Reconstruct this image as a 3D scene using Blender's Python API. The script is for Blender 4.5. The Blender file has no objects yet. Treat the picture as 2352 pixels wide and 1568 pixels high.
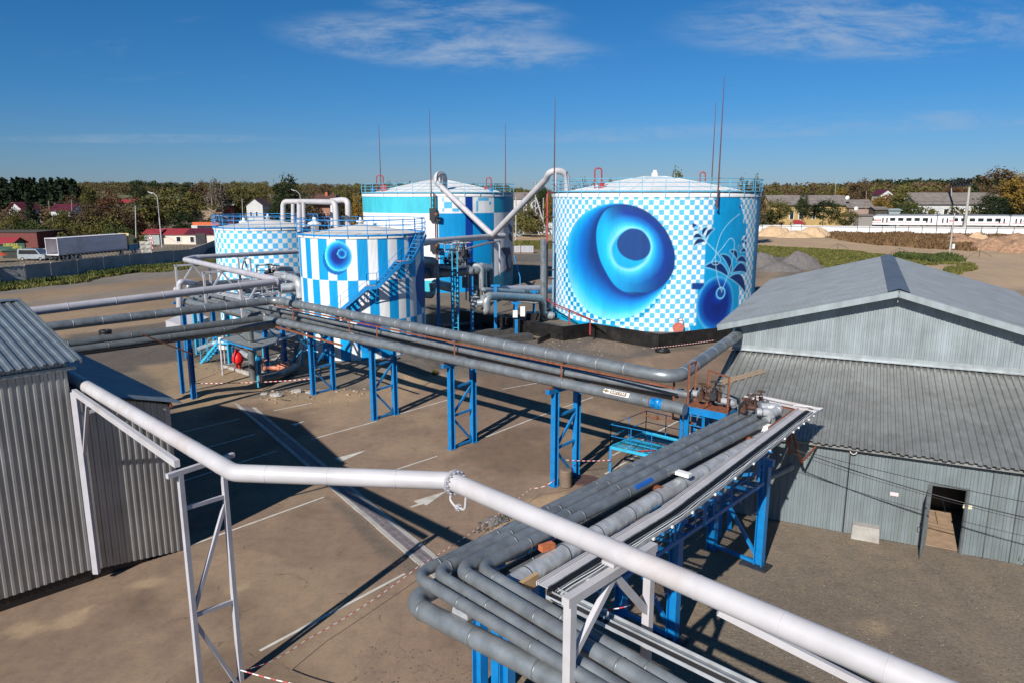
import bpy, math, random, numpy as np
from mathutils import Vector, Matrix
R_=math.radians; sin=math.sin; cos=math.cos
random.seed(7); rng=np.random.default_rng(7)
S=bpy.context.scene; COL=S.collection
# ---------------- camera, sky, sun, exposure ----------------
F_=1650.0; PITCH=math.atan(334/F_); CAMH=12.0
cd=bpy.data.cameras.new('camera'); cam=bpy.data.objects.new('camera',cd); COL.objects.link(cam); S.camera=cam
cd.sensor_width=36; cd.lens=36*F_/2352; cd.clip_end=8000; cd.clip_start=.1
cam.location=(0,0,CAMH); cam.rotation_euler=(math.pi/2-PITCH,0,0)
SUN_AZ=207.5; SUN_EL=32.3      # azimuth measured from the camera heading, clockwise
wd=bpy.data.worlds.new('World'); S.world=wd; wd.use_nodes=True
nt=wd.node_tree; N=nt.nodes; L=nt.links; N.clear()
out=N.new('ShaderNodeOutputWorld'); bg=N.new('ShaderNodeBackground'); sky=N.new('ShaderNodeTexSky')
sky.sky_type='NISHITA'; sky.sun_disc=False; sky.sun_elevation=R_(SUN_EL); sky.sun_rotation=R_(SUN_AZ)
sky.air_density=1.0; sky.dust_density=.25; sky.ozone_density=5.0; sky.altitude=200
tc=N.new('ShaderNodeTexCoord'); sx=N.new('ShaderNodeSeparateXYZ'); L.new(tc.outputs['Generated'],sx.inputs[0])
def wm(op,a,b=None,c=None):
    n=N.new('ShaderNodeMath'); n.operation=op
    for i,v in enumerate((a,b,c)):
        if v is None: continue
        if isinstance(v,(int,float)): n.inputs[i].default_value=v
        else: L.new(v,n.inputs[i])
    return n.outputs[0]
yy=wm('MAXIMUM',wm('ABSOLUTE',sx.outputs[1]),.05); tx=wm('DIVIDE',sx.outputs[0],yy); tz=wm('DIVIDE',sx.outputs[2],yy)
cx=N.new('ShaderNodeCombineXYZ'); L.new(tx,cx.inputs[0]); L.new(tz,cx.inputs[1])
def wnoise(scale,det,rough,dist,loc,sc,rot=.0):
    mp=N.new('ShaderNodeMapping'); mp.inputs['Location'].default_value=loc; mp.inputs['Scale'].default_value=sc; mp.inputs['Rotation'].default_value=(0,0,rot)
    L.new(cx.outputs[0],mp.inputs[0]); n=N.new('ShaderNodeTexNoise'); n.inputs['Scale'].default_value=scale; n.inputs['Detail'].default_value=det
    n.inputs['Roughness'].default_value=rough; n.inputs['Distortion'].default_value=dist; L.new(mp.outputs[0],n.inputs['Vector']); return n.outputs['Fac']
def ramp(v,a,b):
    m=N.new('ShaderNodeMapRange'); m.interpolation_type='SMOOTHSTEP'; m.inputs['From Min'].default_value=a; m.inputs['From Max'].default_value=b; L.new(v,m.inputs['Value']); return m.outputs[0]
def patch(x0,z0,rx,rz,sl=0):
    u=wm('DIVIDE',wm('SUBTRACT',tx,x0),rx); v=wm('DIVIDE',wm('SUBTRACT',wm('SUBTRACT',tz,z0),wm('MULTIPLY',wm('SUBTRACT',tx,x0),sl)),rz)
    return ramp(wm('ADD',wm('MULTIPLY',u,u),wm('MULTIPLY',v,v)),1.6,.1)
pm=patch(-.09,.195,.20,.032,-.08)
for q in ((.46,.215,.23,.04,.0),(.60,.10,.30,.012,.02),(-.50,.075,.2,.006,.0),(.30,.085,.5,.010,.03),(-.05,.235,.12,.02,-.1)): pm=wm('MAXIMUM',pm,wm('MULTIPLY',patch(*q),.9 if q[1]>.15 else .5))
n2=wnoise(13,10,.70,.35,(0.4,2.0,0),(.5,2.2,1),-.12); n1=wnoise(22,6,.7,.5,(3.3,1.1,0),(.6,1.8,1),.1)
cf=wm('MULTIPLY',pm,wm('MULTIPLY',ramp(n2,.36,.66),wm('ADD',.55,wm('MULTIPLY',n1,.7)))); cf=wm('MAXIMUM',wm('MULTIPLY',cf,.78),wm('MULTIPLY',ramp(n2,.56,.80),.10))
tn=N.new('ShaderNodeValToRGB'); e=tn.color_ramp.elements; e[0].position=0; e[0].color=(.50,.62,.90,1); e[1].position=.34; e[1].color=(.13,.62,.92,1); q=e.new(.12); q.color=(.27,.63,.95,1)
L.new(sx.outputs[2],tn.inputs[0])
tint=N.new('ShaderNodeMixRGB'); tint.blend_type='MULTIPLY'; tint.inputs[0].default_value=1; L.new(sky.outputs[0],tint.inputs[1]); L.new(tn.outputs[0],tint.inputs[2])
mx=N.new('ShaderNodeMixRGB'); L.new(cf,mx.inputs[0]); L.new(tint.outputs[0],mx.inputs[1]); mx.inputs[2].default_value=(4.3,5.5,7.2,1)
L.new(mx.outputs[0],bg.inputs[0]); bg.inputs[1].default_value=.06; L.new(bg.outputs[0],out.inputs[0])
sl=bpy.data.lights.new('sun','SUN'); sl.energy=4.8; sl.angle=R_(.5); sl.color=(1,.955,.89)
so=bpy.data.objects.new('sun',sl); COL.objects.link(so)
sd=Vector((sin(R_(SUN_AZ))*cos(R_(SUN_EL)),cos(R_(SUN_AZ))*cos(R_(SUN_EL)),sin(R_(SUN_EL))))
so.rotation_euler=sd.to_track_quat('Z','Y').to_euler(); so.location=(-40,-80,80)
S.view_settings.view_transform='Standard'; S.view_settings.look='None'; S.view_settings.exposure=.5; S.view_settings.gamma=1
# ---------------- survey helpers: measured photo points to real positions ----------------
_c,_s=cos(PITCH),sin(PITCH)
def ray(x,y): X=x-1176; Y=784-y; return (X,F_*_c+Y*_s,Y*_c-F_*_s)
def G(x,y,z=0): r=ray(x,y); t=(z-CAMH)/r[2]; return Vector((r[0]*t,r[1]*t,z))     # point at height z
def DP(x,y,d): r=ray(x,y); t=d/r[1]; return Vector((r[0]*t,d,CAMH+r[2]*t))         # point at forward distance d
def az(a): a=R_(a); return Vector((sin(a),cos(a),0))
class FR:                                                                          # plan frame: y axis along azimuth a
    def __init__(s,a): s.y=az(a); s.x=az(a+90)
    def __call__(s,x,y,z=0): return s.x*x+s.y*y+Vector((0,0,z))
    def inv(s,p): return (p.x*s.x.x+p.y*s.x.y, p.x*s.y.x+p.y*s.y.y)
# ---------------- materials ----------------
def newmat(name):
    m=bpy.data.materials.new(name); m.use_nodes=True; t=m.node_tree; b=t.nodes['Principled BSDF']; return m,t,b
def nz(t,scale,det=4,rough=.55,vec=None,sc=None,obj=True):
    tcn=t.nodes.new('ShaderNodeTexCoord'); v=tcn.outputs['Object'] if vec is None else vec
    if sc is not None:
        mp=t.nodes.new('ShaderNodeMapping'); mp.inputs['Scale'].default_value=sc; t.links.new(v,mp.inputs[0]); v=mp.outputs[0]
    n=t.nodes.new('ShaderNodeTexNoise'); n.inputs['Scale'].default_value=scale; n.inputs['Detail'].default_value=det; n.inputs['Roughness'].default_value=rough
    t.links.new(v,n.inputs['Vector']); return n.outputs['Fac']
def cr(t,fac,stops):
    r=t.nodes.new('ShaderNodeValToRGB'); e=r.color_ramp.elements
    while len(e)>2: e.remove(e[-1])
    e[0].position,e[0].color=stops[0][0],(*stops[0][1],1); e[1].position,e[1].color=stops[-1][0],(*stops[-1][1],1)
    for p,c in stops[1:-1]: q=e.new(p); q.color=(*c,1)
    t.links.new(fac,r.inputs[0]); return r.outputs[0]
def bump(t,b,h,st=.3,dist=.02):
    n=t.nodes.new('ShaderNodeBump'); n.inputs['Strength'].default_value=st; n.inputs['Distance'].default_value=dist
    t.links.new(h,n.inputs['Height']); t.links.new(n.outputs[0],b.inputs['Normal']); return n
def mixc(t,fac,a,b,mode='MIX'):
    n=t.nodes.new('ShaderNodeMixRGB'); n.blend_type=mode
    for i,v in enumerate((fac,a,b)):
        if isinstance(v,(int,float)): n.inputs[i].default_value=v
        elif isinstance(v,tuple): n.inputs[i].default_value=(*v,1)
        else: t.links.new(v,n.inputs[i])
    return n.outputs[0]
def paint(name,c,rough=.5,metal=0,var=.25,scale=3,det=6,sc=None,dirt=None,dirt_amt=.5,bmp=.06,spec=.5,far=False,dent=0):
    m,t,b=newmat(name); f=nz(t,scale,det,.6,sc=sc)
    lo=tuple(max(0,x*(1-var)) for x in c); hi=tuple(min(1,x*(1+var*.6)) for x in c)
    col=cr(t,f,[(.3,lo),(.7,hi)])
    if dirt:
        f2=nz(t,scale*.45,8,.7,sc=sc); f3=cr(t,f2,[(.52,(0,0,0)),(.72,(dirt_amt,)*3)]); col=mixc(t,f3,col,dirt)
    t.links.new(col,b.inputs['Base Color']); b.inputs['Roughness'].default_value=rough; b.inputs['Metallic'].default_value=metal
    b.inputs['Specular IOR Level'].default_value=spec
    if bmp: bump(t,b,nz(t,scale*6,3),bmp,.02)
    return m
M={}
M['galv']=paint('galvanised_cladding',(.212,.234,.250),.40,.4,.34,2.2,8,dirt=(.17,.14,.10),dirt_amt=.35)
M['galv_dark']=paint('weathered_and_shaded_galvanised',(.15,.165,.17),.45,.35,.30,1.8,8,dirt=(.13,.11,.09),dirt_amt=.4)  # weathered trim, and shade-darkened copy of galv for pipes below the big pipe
M['silver']=paint('bright_foil_cladding',(.50,.515,.53),.34,.4,.28,2.2,8,dirt=(.3,.2,.12),dirt_amt=.35)
M['lav']=paint('pale_lilac_paint',(.435,.42,.43),.48,0,.13,1.1,8,dirt=(.33,.25,.20),dirt_amt=.5)
M['lav2']=paint('grey_lilac_paint',(.40,.39,.42),.45,0,.15,1.6,6,dirt=(.32,.25,.2),dirt_amt=.35)
M['blue']=paint('blue_gloss_paint',(.004,.17,.43),.38,0,.22,2.5,5,dirt=(.07,.09,.12),dirt_amt=.5)
M['cyanp']=paint('cyan_paint',(.03,.35,.55),.45,0,.18,2.5,5)
M['railb']=paint('pale_blue_rail_paint',(.10,.38,.55),.45,0,.18,2.5,5)
M['dblue']=paint('dark_blue_rail_paint',(.012,.22,.52),.45,0,.18,2.5,5)
M['galvlt']=paint('light_galvanised',(.34,.37,.38),.4,.4,.25,2.2,8,dirt=(.2,.17,.13),dirt_amt=.35)
M['rust2']=paint('dark_rusty_castings',(.075,.032,.02),.7,.2,.6,6,6,bmp=.3)
M['dslab']=paint('shaded_slab_and_grit',(.06,.057,.052),.8,0,.3,2,6)  # concrete darkened to carry the tank shade; same tone serves dark grit
M['rubble']=paint('sandy_rubble',(.27,.205,.145),.9,0,.35,2,6)
M['pebble']=paint('pebbles',(.25,.22,.18),.9,0,.4,2,6)
M['rust']=paint('rusty_steel',(.20,.065,.028),.8,0,.5,6,6,bmp=.3)
M['redp']=paint('red_oxide_paint',(.30,.03,.03),.5,0,.25,4,5)
M['brown']=paint('red_brown_mast_paint',(.11,.035,.03),.55,0,.2,4,4)
M['black']=paint('black_rubber',(.012,.012,.013),.5,0,.3,5)
M['dark']=paint('dark_steel',(.03,.03,.035),.5,.2,.3,5)
M['bitumen']=paint('black_bitumen_coating',(.013,.012,.012),.42,0,.6,1.6,7,dirt=(.06,.05,.04),dirt_amt=.5,bmp=.2)
M['conc']=paint('concrete',(.36,.34,.31),.85,0,.25,1.2,9,dirt=(.17,.15,.13),dirt_amt=.7,bmp=.25)
M['fconc']=paint('fence_concrete',(.36,.34,.325),.88,0,.3,.5,9,dirt=(.09,.085,.08),dirt_amt=.7,bmp=.2)
M['white']=paint('white_paint',(.72,.72,.70),.5,0,.08,2,5)
M['cream']=paint('cream_roof_coat',(.60,.57,.52),.7,0,.14,.7,8,dirt=(.36,.33,.28),dirt_amt=.5)
M['roofw']=paint('white_roof_coat',(.66,.66,.65),.6,0,.08,.7,7,dirt=(.42,.40,.36),dirt_amt=.4)
M['wood']=paint('bleached_timber',(.30,.22,.15),.8,0,.4,5,8,sc=(1,6,1))
M['brick']=paint('orange_brick',(.42,.12,.045),.85,0,.3,8)
M['glass']=paint('dark_window_glass',(.02,.025,.03),.08,0,.2,1,bmp=0)
M['mark']=paint('worn_road_paint',(.52,.49,.43),.8,0,.2,1.4,9,dirt=(.24,.19,.145),dirt_amt=.95)
M['stripe_red']=paint('red_tape',(.45,.02,.03),.5)
M['grate']=paint('cast_grate',(.20,.175,.185),.6,0,.3,4)
def add_dents(key,st,sc=.9):
    t=M[key].node_tree; b=t.nodes['Principled BSDF']; old=b.inputs['Normal'].links[0].from_node if b.inputs['Normal'].links else None
    n=bump(t,b,nz(t,sc,2,.5),st,.12)
    if old: t.links.new(old.outputs[0],n.inputs['Normal'])
for k_,s_ in (('galv',.35),('galv_dark',.3),('silver',.75),('lav',.10),('bitumen',.15)): add_dents(k_,s_,1.6 if k_=='silver' else 1.0)
def steel_roof(name,c,metal=.35,rough=.45,streak=None,pv=1):
    m,t,b=newmat(name); f=nz(t,.7,9,.62); f2=nz(t,3,6,.6,sc=streak or (1,1,.12))
    a=cr(t,f,[(.3,tuple(x*(1-.2*pv) for x in c)),(.7,tuple(min(1,x*(1+.15*pv)) for x in c))])
    d=cr(t,f2,[(.35,(.72,.70,.66)),(.62,(1,1,1))]); col=mixc(t,.7,a,d,'MULTIPLY')
    f4=nz(t,26,2,.5); col=mixc(t,cr(t,f4,[(.74,(0,0,0)),(.80,(.6,.6,.6))]),col,(.6,.6,.58))
    t.links.new(col,b.inputs['Base Color']); b.inputs['Metallic'].default_value=metal; b.inputs['Roughness'].default_value=rough
    bump(t,b,nz(t,1.3,3),.12,.05); return m
M['leanroof']=steel_roof('weathered_steel_roofing',(.27,.275,.265))
M['uproof']=steel_roof('blue_grey_steel_roofing',(.155,.175,.195),.2,.5,streak=(.3,.3,.3),pv=.35)
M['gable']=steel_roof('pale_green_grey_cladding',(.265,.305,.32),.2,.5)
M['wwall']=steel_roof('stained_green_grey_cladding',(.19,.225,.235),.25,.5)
M['lwall']=steel_roof('zinc_wall_cladding',(.38,.385,.38),.55,.38)
M['ridge']=steel_roof('ridge_steel',(.14,.155,.18),.3,.5)
M['lroof']=steel_roof('zinc_roof_cladding',(.24,.28,.31),.5,.38)
# ---------------- mesh builder ----------------
class MB:
    def __init__(s): s.v=[]; s.f=[]; s.sm=[]
    def add(s,vs,fs,smooth=False):
        o=len(s.v); s.v+= [tuple(p) for p in vs]; s.f+=[tuple(i+o for i in f) for f in fs]; s.sm+=[smooth]*len(fs); return s
    def hexa(s,p): # 8 pts bottom 4 ccw, top 4
        return s.add(p,[(3,2,1,0),(4,5,6,7),(0,1,5,4),(1,2,6,5),(2,3,7,6),(3,0,4,7)])
    def box(s,c,d,x=Vector((1,0,0)),y=None,z=Vector((0,0,1))):
        c=Vector(c); x=Vector(x); z=Vector(z); y=z.cross(x) if y is None else y
        a,b,h=d[0]/2,d[1]/2,d[2]/2
        return s.hexa([c+x*i*a+y*j*b+z*k*h for k in (-1,1) for i,j in ((-1,-1),(1,-1),(1,1),(-1,1))])
    def beam(s,p,q,w,h,up=Vector((0,0,1))):
        p,q=Vector(p),Vector(q); d=(q-p); l=d.length; d=d/l
        if abs(d.dot(up))>.95: up=Vector((1,0,0)) if abs(d.x)<.9 else Vector((0,1,0))
        y=up.cross(d).normalized(); z=d.cross(y)
        return s.box((p+q)/2,(l,w,h),d,y,z)
    def hbeam(s,p,q,w,h,t=.02,side=Vector((1,0,0))): # H section, flanges perpendicular to 'side'
        p,q=Vector(p),Vector(q); d=(q-p).normalized(); sd_=(side-d*side.dot(d)).normalized(); o=d.cross(sd_)
        s.box((p+q)/2,((q-p).length,t,h-.004),d,sd_,o)
        for k in (-1,1): s.box((p+q)/2+o*k*(h/2),((q-p).length,w,t),d,sd_,o)
        return s
    def tube(s,pts,r,n=10,cap=True,smooth=True,closed=False):
        pts=[Vector(p) for p in pts]; m=len(pts); rr=r if isinstance(r,(list,tuple)) else [r]*m
        if m<2: return s
        T=[]
        for i in range(m):
            if closed: a=pts[(i+1)%m]-pts[i-1]
            else: a=pts[min(i+1,m-1)]-pts[max(i-1,0)]
            T.append(a.normalized())
        u=Vector((0,0,1)) if abs(T[0].z)<.9 else Vector((1,0,0)); u=(u-T[0]*u.dot(T[0])).normalized()
        vs=[];fs=[]
        for i in range(m):
            u=(u-T[i]*u.dot(T[i])).normalized(); w=T[i].cross(u)
            k=1
            if 0<i<m-1 and not closed:
                cc=(pts[i]-pts[i-1]).normalized().dot((pts[i+1]-pts[i]).normalized()); k=1/max(.6,math.sqrt(max(.1,(1+cc)/2)))
            for j in range(n):
                a=2*math.pi*j/n; vs.append(pts[i]+(u*cos(a)+w*sin(a))*rr[i])
        for i in range(m if closed else m-1):
            i2=(i+1)%m
            for j in range(n): fs.append((i*n+j,i*n+(j+1)%n,i2*n+(j+1)%n,i2*n+j))
        s.add(vs,fs,smooth)
        if cap and not closed: s.add(vs[:n],[tuple(range(n))[::-1]]); s.add(vs[-n:],[tuple(range(n))])
        return s
    def cyl(s,c,r,h,n=16,r2=None,smooth=True,cap=True): c=Vector(c); return s.tube([c,c+Vector((0,0,h))],[r,r if r2 is None else r2],n,cap,smooth)
    def ring(s,c,r,rt,n=48,tn=6,a0=0,a1=None):
        c=Vector(c)
        if a1 is None: return s.tube([c+Vector((cos(2*math.pi*i/n)*r,sin(2*math.pi*i/n)*r,0)) for i in range(n)],rt,tn,closed=True)
        k=max(2,int(abs(a1-a0)/(2*math.pi)*n)); return s.tube([c+Vector((cos(a0+(a1-a0)*i/k)*r,sin(a0+(a1-a0)*i/k)*r,0)) for i in range(k+1)],rt,tn)
    def lathe(s,c,prof,n=32,smooth=True):
        c=Vector(c); vs=[];fs=[]; m=len(prof)
        for r,z in prof:
            for j in range(n): a=2*math.pi*j/n; vs.append(c+Vector((cos(a)*r,sin(a)*r,z)))
        for i in range(m-1):
            for j in range(n): fs.append((i*n+j,i*n+(j+1)%n,(i+1)*n+(j+1)%n,(i+1)*n+j))
        return s.add(vs,fs,smooth)
    def prism(s,poly,h,down=None): # poly list of Vectors (planar), extruded by vector h
        poly=[Vector(p) for p in poly]; n=len(poly); h=Vector(h)
        s.add(poly+[p+h for p in poly],[tuple(range(n))[::-1],tuple(range(n,2*n))]+[(i,(i+1)%n,n+(i+1)%n,n+i) for i in range(n)]); return s
    def sheet(s,O,U,V,Nn,w,f0,f1,pitch=.2,dep=.03,nv=1,thick=.0):
        """trapezoid-ribbed sheet: ribs run along V, repeat along U"""
        O=Vector(O); pts=[]; k=0; x=0
        prof=[(0,0),(.30,0),(.40,1),(.72,1),(.82,0)]
        us=[]
        while x<w:
            for a,b in prof:
                if x+a*pitch<=w: us.append((x+a*pitch,b*dep))
            x+=pitch
        us.append((w,0)); vs=[];fs=[]
        for u,d in us:
            a,b=f0(u),f1(u)
            for j in range(nv+1): vs.append(O+U*u+V*(a+(b-a)*j/nv)+Nn*d)
        for i in range(len(us)-1):
            for j in range(nv): a=i*(nv+1)+j; fs.append((a,a+nv+1,a+nv+2,a+1))
        return s.add(vs,fs)
    def build(s,name,mat,parent=None,kind=None,label=None):
        me=bpy.data.meshes.new(name); o_=Vector(parent_origin(parent))
        me.from_pydata([(a[0]-o_.x,a[1]-o_.y,a[2]-o_.z) for a in s.v],[],s.f)
        me.polygons.foreach_set('use_smooth',s.sm); me.materials.append(M[mat] if isinstance(mat,str) else mat); me.update()
        o=bpy.data.objects.new(name,me); COL.objects.link(o)
        if parent: o.parent=parent
        if kind: o['kind']=kind
        if label: o['label']=label
        return o
def parent_origin(p):
    v=Vector((0,0,0))
    while p: v+=p.location; p=p.parent
    return v
def tag(o,label,cat,group=None):
    o['label']=label; o['category']=cat
    if group: o['group']=group
    return o
def thing(name,label,cat,loc,group=None):
    o=bpy.data.objects.new(name,None); o.empty_display_size=.3; COL.objects.link(o); o.location=Vector(loc); return tag(o,label,cat,group)
def copy_tree(o,loc,rz,label,group=None):
    c=o.copy(); COL.objects.link(c); c.location=Vector(loc); c.rotation_euler=(0,0,rz); c['label']=label
    if group: c['group']=group
    for ch in list(o.children):
        d=ch.copy(); COL.objects.link(d); d.parent=c
        for g in list(ch.children): e=g.copy(); COL.objects.link(e); e.parent=d
    return c
def fillet(pts,R,n=6):
    pts=[Vector(p) for p in pts]; o=[pts[0]]
    for i in range(1,len(pts)-1):
        a=(pts[i-1]-pts[i]); b=(pts[i+1]-pts[i]); la,lb=a.length,b.length; a/=la; b/=lb; ang=a.angle(b)
        if ang>3.1: o.append(pts[i]); continue
        d=min(R/math.tan(ang/2),la*.48,lb*.48); r=d*math.tan(ang/2); c=pts[i]+(a+b).normalized()*(r/sin(ang/2))
        s0=pts[i]+a*d-c; s1=pts[i]+b*d-c; w=s0.angle(s1)
        for k in range(n+1):
            t=k/n; v=(s0*sin((1-t)*w)+s1*sin(t*w))/sin(w); o.append(c+v)
    o.append(pts[-1]); return o
_band={}
def band_mesh(r,w=.05,t=.008):
    k=(round(r,3),w)
    if k not in _band:
        m=MB(); m.tube([(-w/2,0,0),(-w/2,0,.0001),(w/2,0,0)],r,4); m=MB()
        m.tube([Vector((-w/2,0,0)),Vector((-w/2+.004,0,0)),Vector((w/2-.004,0,0)),Vector((w/2,0,0))],[r-.004,r+t,r+t,r-.004],20,cap=False)
        me=bpy.data.meshes.new('joint_band'); me.from_pydata(m.v,[],m.f); me.polygons.foreach_set('use_smooth',[True]*len(m.f)); me.update(); _band[k]=me
    return _band[k]
def pipe(name,label,pts,r,mat,cat='pipe',group=None,band=0,bmat='galv_dark',bend=None,n=20,off=.5,bw=.05,bt=.008):
    pts=[Vector(p) for p in pts]; root=thing(name,label,cat,pts[0],group)
    q=fillet(pts,bend if bend is not None else r*2.2); m=MB(); m.tube(q,r,n); m.build('pipe_run',mat,root)
    if band:
        d0=off*band
        for i in range(len(q)-1):
            seg=q[i+1]-q[i]; l=seg.length
            if l<band*.4: d0-=l; continue
            p=max(d0,0)
            while p<l:
                me=band_mesh(r,bw,bt)
                if not me.materials: me.materials.append(M[bmat])
                b=bpy.data.objects.new('joint_band',me); COL.objects.link(b); b.parent=root; b.location=q[i]+seg*(p/l)-pts[0]
                b.rotation_euler=seg.to_track_quat('X','Z').to_euler(); p+=band*random.choice((1,1,.93,1.08))
            d0=p-l
    return root
def text_part(s,size,mat,parent,loc,xd,up,extr=.002,name='lettering'):
    cu=bpy.data.curves.new(name,'FONT'); cu.body=s; cu.size=size; cu.align_x='CENTER'; cu.align_y='CENTER'; cu.extrude=extr
    t=bpy.data.objects.new(name,cu); COL.objects.link(t); dg=bpy.context.evaluated_depsgraph_get(); me=bpy.data.meshes.new_from_object(t.evaluated_get(dg))
    COL.objects.unlink(t); bpy.data.objects.remove(t); o=bpy.data.objects.new(name,me); COL.objects.link(o); me.materials.clear(); me.materials.append(M[mat])
    o.parent=parent; xd=Vector(xd).normalized(); up=Vector(up).normalized(); zd=xd.cross(up)
    mat3=Matrix((xd,up,zd)).transposed(); o.rotation_euler=mat3.to_euler(); o.location=Vector(loc)-parent_origin(parent); return o
# ---------------- numeric helpers ----------------
def sst(a,b,x): t=np.clip((x-a)/(b-a),0,1); return t*t*(3-2*t)
def vnoise(x,y,sc,seed=0):
    x=np.asarray(x)/sc; y=np.asarray(y)/sc; xi=np.floor(x).astype(np.int64); yi=np.floor(y).astype(np.int64); fx=x-xi; fy=y-yi
    def h(a,b):
        n=(a*374761393+b*668265263+seed*144665)&0x7fffffff; n=((n^(n>>13))*1274126177)&0x7fffffff; return ((n^(n>>16))&0xffff)/65535.0
    fx=fx*fx*(3-2*fx); fy=fy*fy*(3-2*fy)
    return (h(xi,yi)*(1-fx)+h(xi+1,yi)*fx)*(1-fy)+(h(xi,yi+1)*(1-fx)+h(xi+1,yi+1)*fx)*fy
def fbm(x,y,sc,o=4,seed=0):
    r=0;a=1;t=0
    for i in range(o): r=r+a*vnoise(x,y,sc/2**i,seed+i*7); t+=a; a*=.55
    return r/t
def sdist(P,poly):
    """signed distance (positive inside) of points P (n,2) to polygon"""
    poly=np.asarray(poly,float); x,y=P[:,0],P[:,1]; d=np.full(len(P),1e18); ins=np.zeros(len(P),bool); n=len(poly)
    for i in range(n):
        a=poly[i]; b=poly[(i+1)%n]; e=b-a; w0=x-a[0]; w1=y-a[1]; t=np.clip((w0*e[0]+w1*e[1])/(e@e+1e-12),0,1)
        d=np.minimum(d,(w0-e[0]*t)**2+(w1-e[1]*t)**2)
        if a[1]!=b[1]:
            c=(a[1]>y)!=(b[1]>y); ins^= c&(x<(b[0]-a[0])*(y-a[1])/(b[1]-a[1])+a[0])
    return np.sqrt(d)*np.where(ins,1,-1)
def ldist(P,pts):
    pts=np.asarray(pts,float); x,y=P[:,0],P[:,1]; d=np.full(len(P),1e18)
    for i in range(len(pts)-1):
        a=pts[i]; e=pts[i+1]-a; w0=x-a[0]; w1=y-a[1]; t=np.clip((w0*e[0]+w1*e[1])/(e@e+1e-12),0,1); d=np.minimum(d,(w0-e[0]*t)**2+(w1-e[1]*t)**2)
    return np.sqrt(d)
def catmull(p,n=6,closed=True):
    p=np.asarray(p,float); m=len(p); o=[]
    for i in range(m if closed else m-1):
        a,b,c,d=(p[(i-1)%m],p[i],p[(i+1)%m],p[(i+2)%m]) if closed else (p[max(i-1,0)],p[i],p[i+1],p[min(i+2,m-1)])
        for k in range(n): t=k/n; o.append(.5*((2*b)+(c-a)*t+(2*a-5*b+4*c-d)*t*t+(3*b-a-3*c+d)*t**3))
    if not closed: o.append(p[-1])
    return np.array(o)
def colmesh(name,V,F,colr,mat,parent=None,uv=None,smooth=True):
    me=bpy.data.meshes.new(name); nV=len(V); nF=len(F); me.vertices.add(nV); me.vertices.foreach_set('co',np.asarray(V,np.float32).ravel())
    me.loops.add(nF*4); me.polygons.add(nF); F=np.asarray(F,np.int32); me.loops.foreach_set('vertex_index',F.ravel())
    me.polygons.foreach_set('loop_start',np.arange(0,nF*4,4,dtype=np.int32)); me.polygons.foreach_set('use_smooth',np.full(nF,smooth))
    at=me.color_attributes.new('paint','FLOAT_COLOR','POINT'); c=np.ones((nV,4),np.float32); c[:,:colr.shape[1]]=colr; at.data.foreach_set('color',c.ravel())
    if uv is not None:
        u=me.uv_layers.new(name='UVMap'); u.data.foreach_set('uv',np.asarray(uv,np.float32)[F.ravel()].ravel())
    me.update(); me.validate(); me.materials.append(mat)
    o=bpy.data.objects.new(name,me); COL.objects.link(o)
    if parent: o.parent=parent
    return o
def g2(pts,z=0): return [tuple(G(x,y,z)[:2]) for x,y in pts]
# ---------------- ground ----------------
def elev(x,y):
    x=np.asarray(x,float); y=np.asarray(y,float)
    d=-( (x+70.6)*.949-(y-98.6)*.316 )          # metres beyond the concrete fence
    e=1.25*sst(1.0,9,d)*sst(60,80,y)
    e=np.maximum(e,1.3*sst(3,14,(y-238.6)+.27*(x-105.7))*sst(20,60,x))
    hill=5*sst(230,420,y)+13*sst(420,1000,y)*(0.8+.45*sst(0,-500,x))-6*sst(200,500,y)*sst(-20,30,x)*(1-sst(140,230,x))
    e=e+hill+ (fbm(x,y,160,3,5)-.5)*7*sst(300,700,y)
    def bumpf(px,py,r,h): c=G(px,py); return h*np.exp(-((x-c.x)**2+(y-c.y)**2)/r**2)
    e=e+(bumpf(955,842,2.8,.85)+bumpf(905,862,1.6,.3)+bumpf(560,840,2.2,.15)+bumpf(620,915,1.5,.22)+bumpf(790,905,1.2,.15)+bumpf(470,905,1.6,.18)+bumpf(1150,1210,.8,.12))*(.6+.8*fbm(x,y,1.2,4,3))
    e=e-bumpf(600,885,1.2,.25)
    return e
def axis(a,b,st,far,gr,start=None):
    v=list(np.arange(a,b,st)); s=st; x=b
    while x<far: v.append(x); s*=gr; x+=s
    v.append(far); return v
xr=axis(0,30,.2,1700,1.09); xs=np.array([-v for v in xr[::-1]][:-1]+xr); ys=np.array(list(np.arange(-30,7,1.5))+axis(7,62,.2,2600,1.055))
X,Y=np.meshgrid(xs,ys); x=X.ravel(); y=Y.ravel(); P=np.stack([x,y],1)
jit=np.stack([fbm(x,y,3.0,4,11)-.5,fbm(x,y,3.0,4,23)-.5],1)
c=np.zeros((len(x),3)); c[:]=(.165,.135,.105); gv=np.full(len(x),.5)   # gv: how stony the surface is
def zone(poly,col,soft=.5,jt=1.5,amt=1,g=None,z=0):
    global c,gv
    s=sdist(P+jit*jt,g2(poly,z)); m=(sst(-soft,soft,s)*amt)[:,None]; c=c*(1-m)+np.array(col)*m
    if g is not None: gv=gv*(1-m[:,0])+g*m[:,0]
TAN=(.40,.275,.165); ASPH=(.225,.158,.113); GRAV=(.115,.10,.088); SAND=(.36,.25,.15); ROADC=(.235,.19,.15)
far_=sst(60,120,y)[:,None]; c=c*(1-far_)+np.array((.20,.16,.115))*far_
zone([(-900,700),(-900,655),(0,652),(420,600),(700,560),(700,640),(410,720),(0,760)],(.19,.165,.14),2,3)
zone([(-900,780),(-600,690),(0,678),(410,636),(480,640),(470,700),(380,760),(150,790)],(.26,.185,.12),1.5,3)
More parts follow.
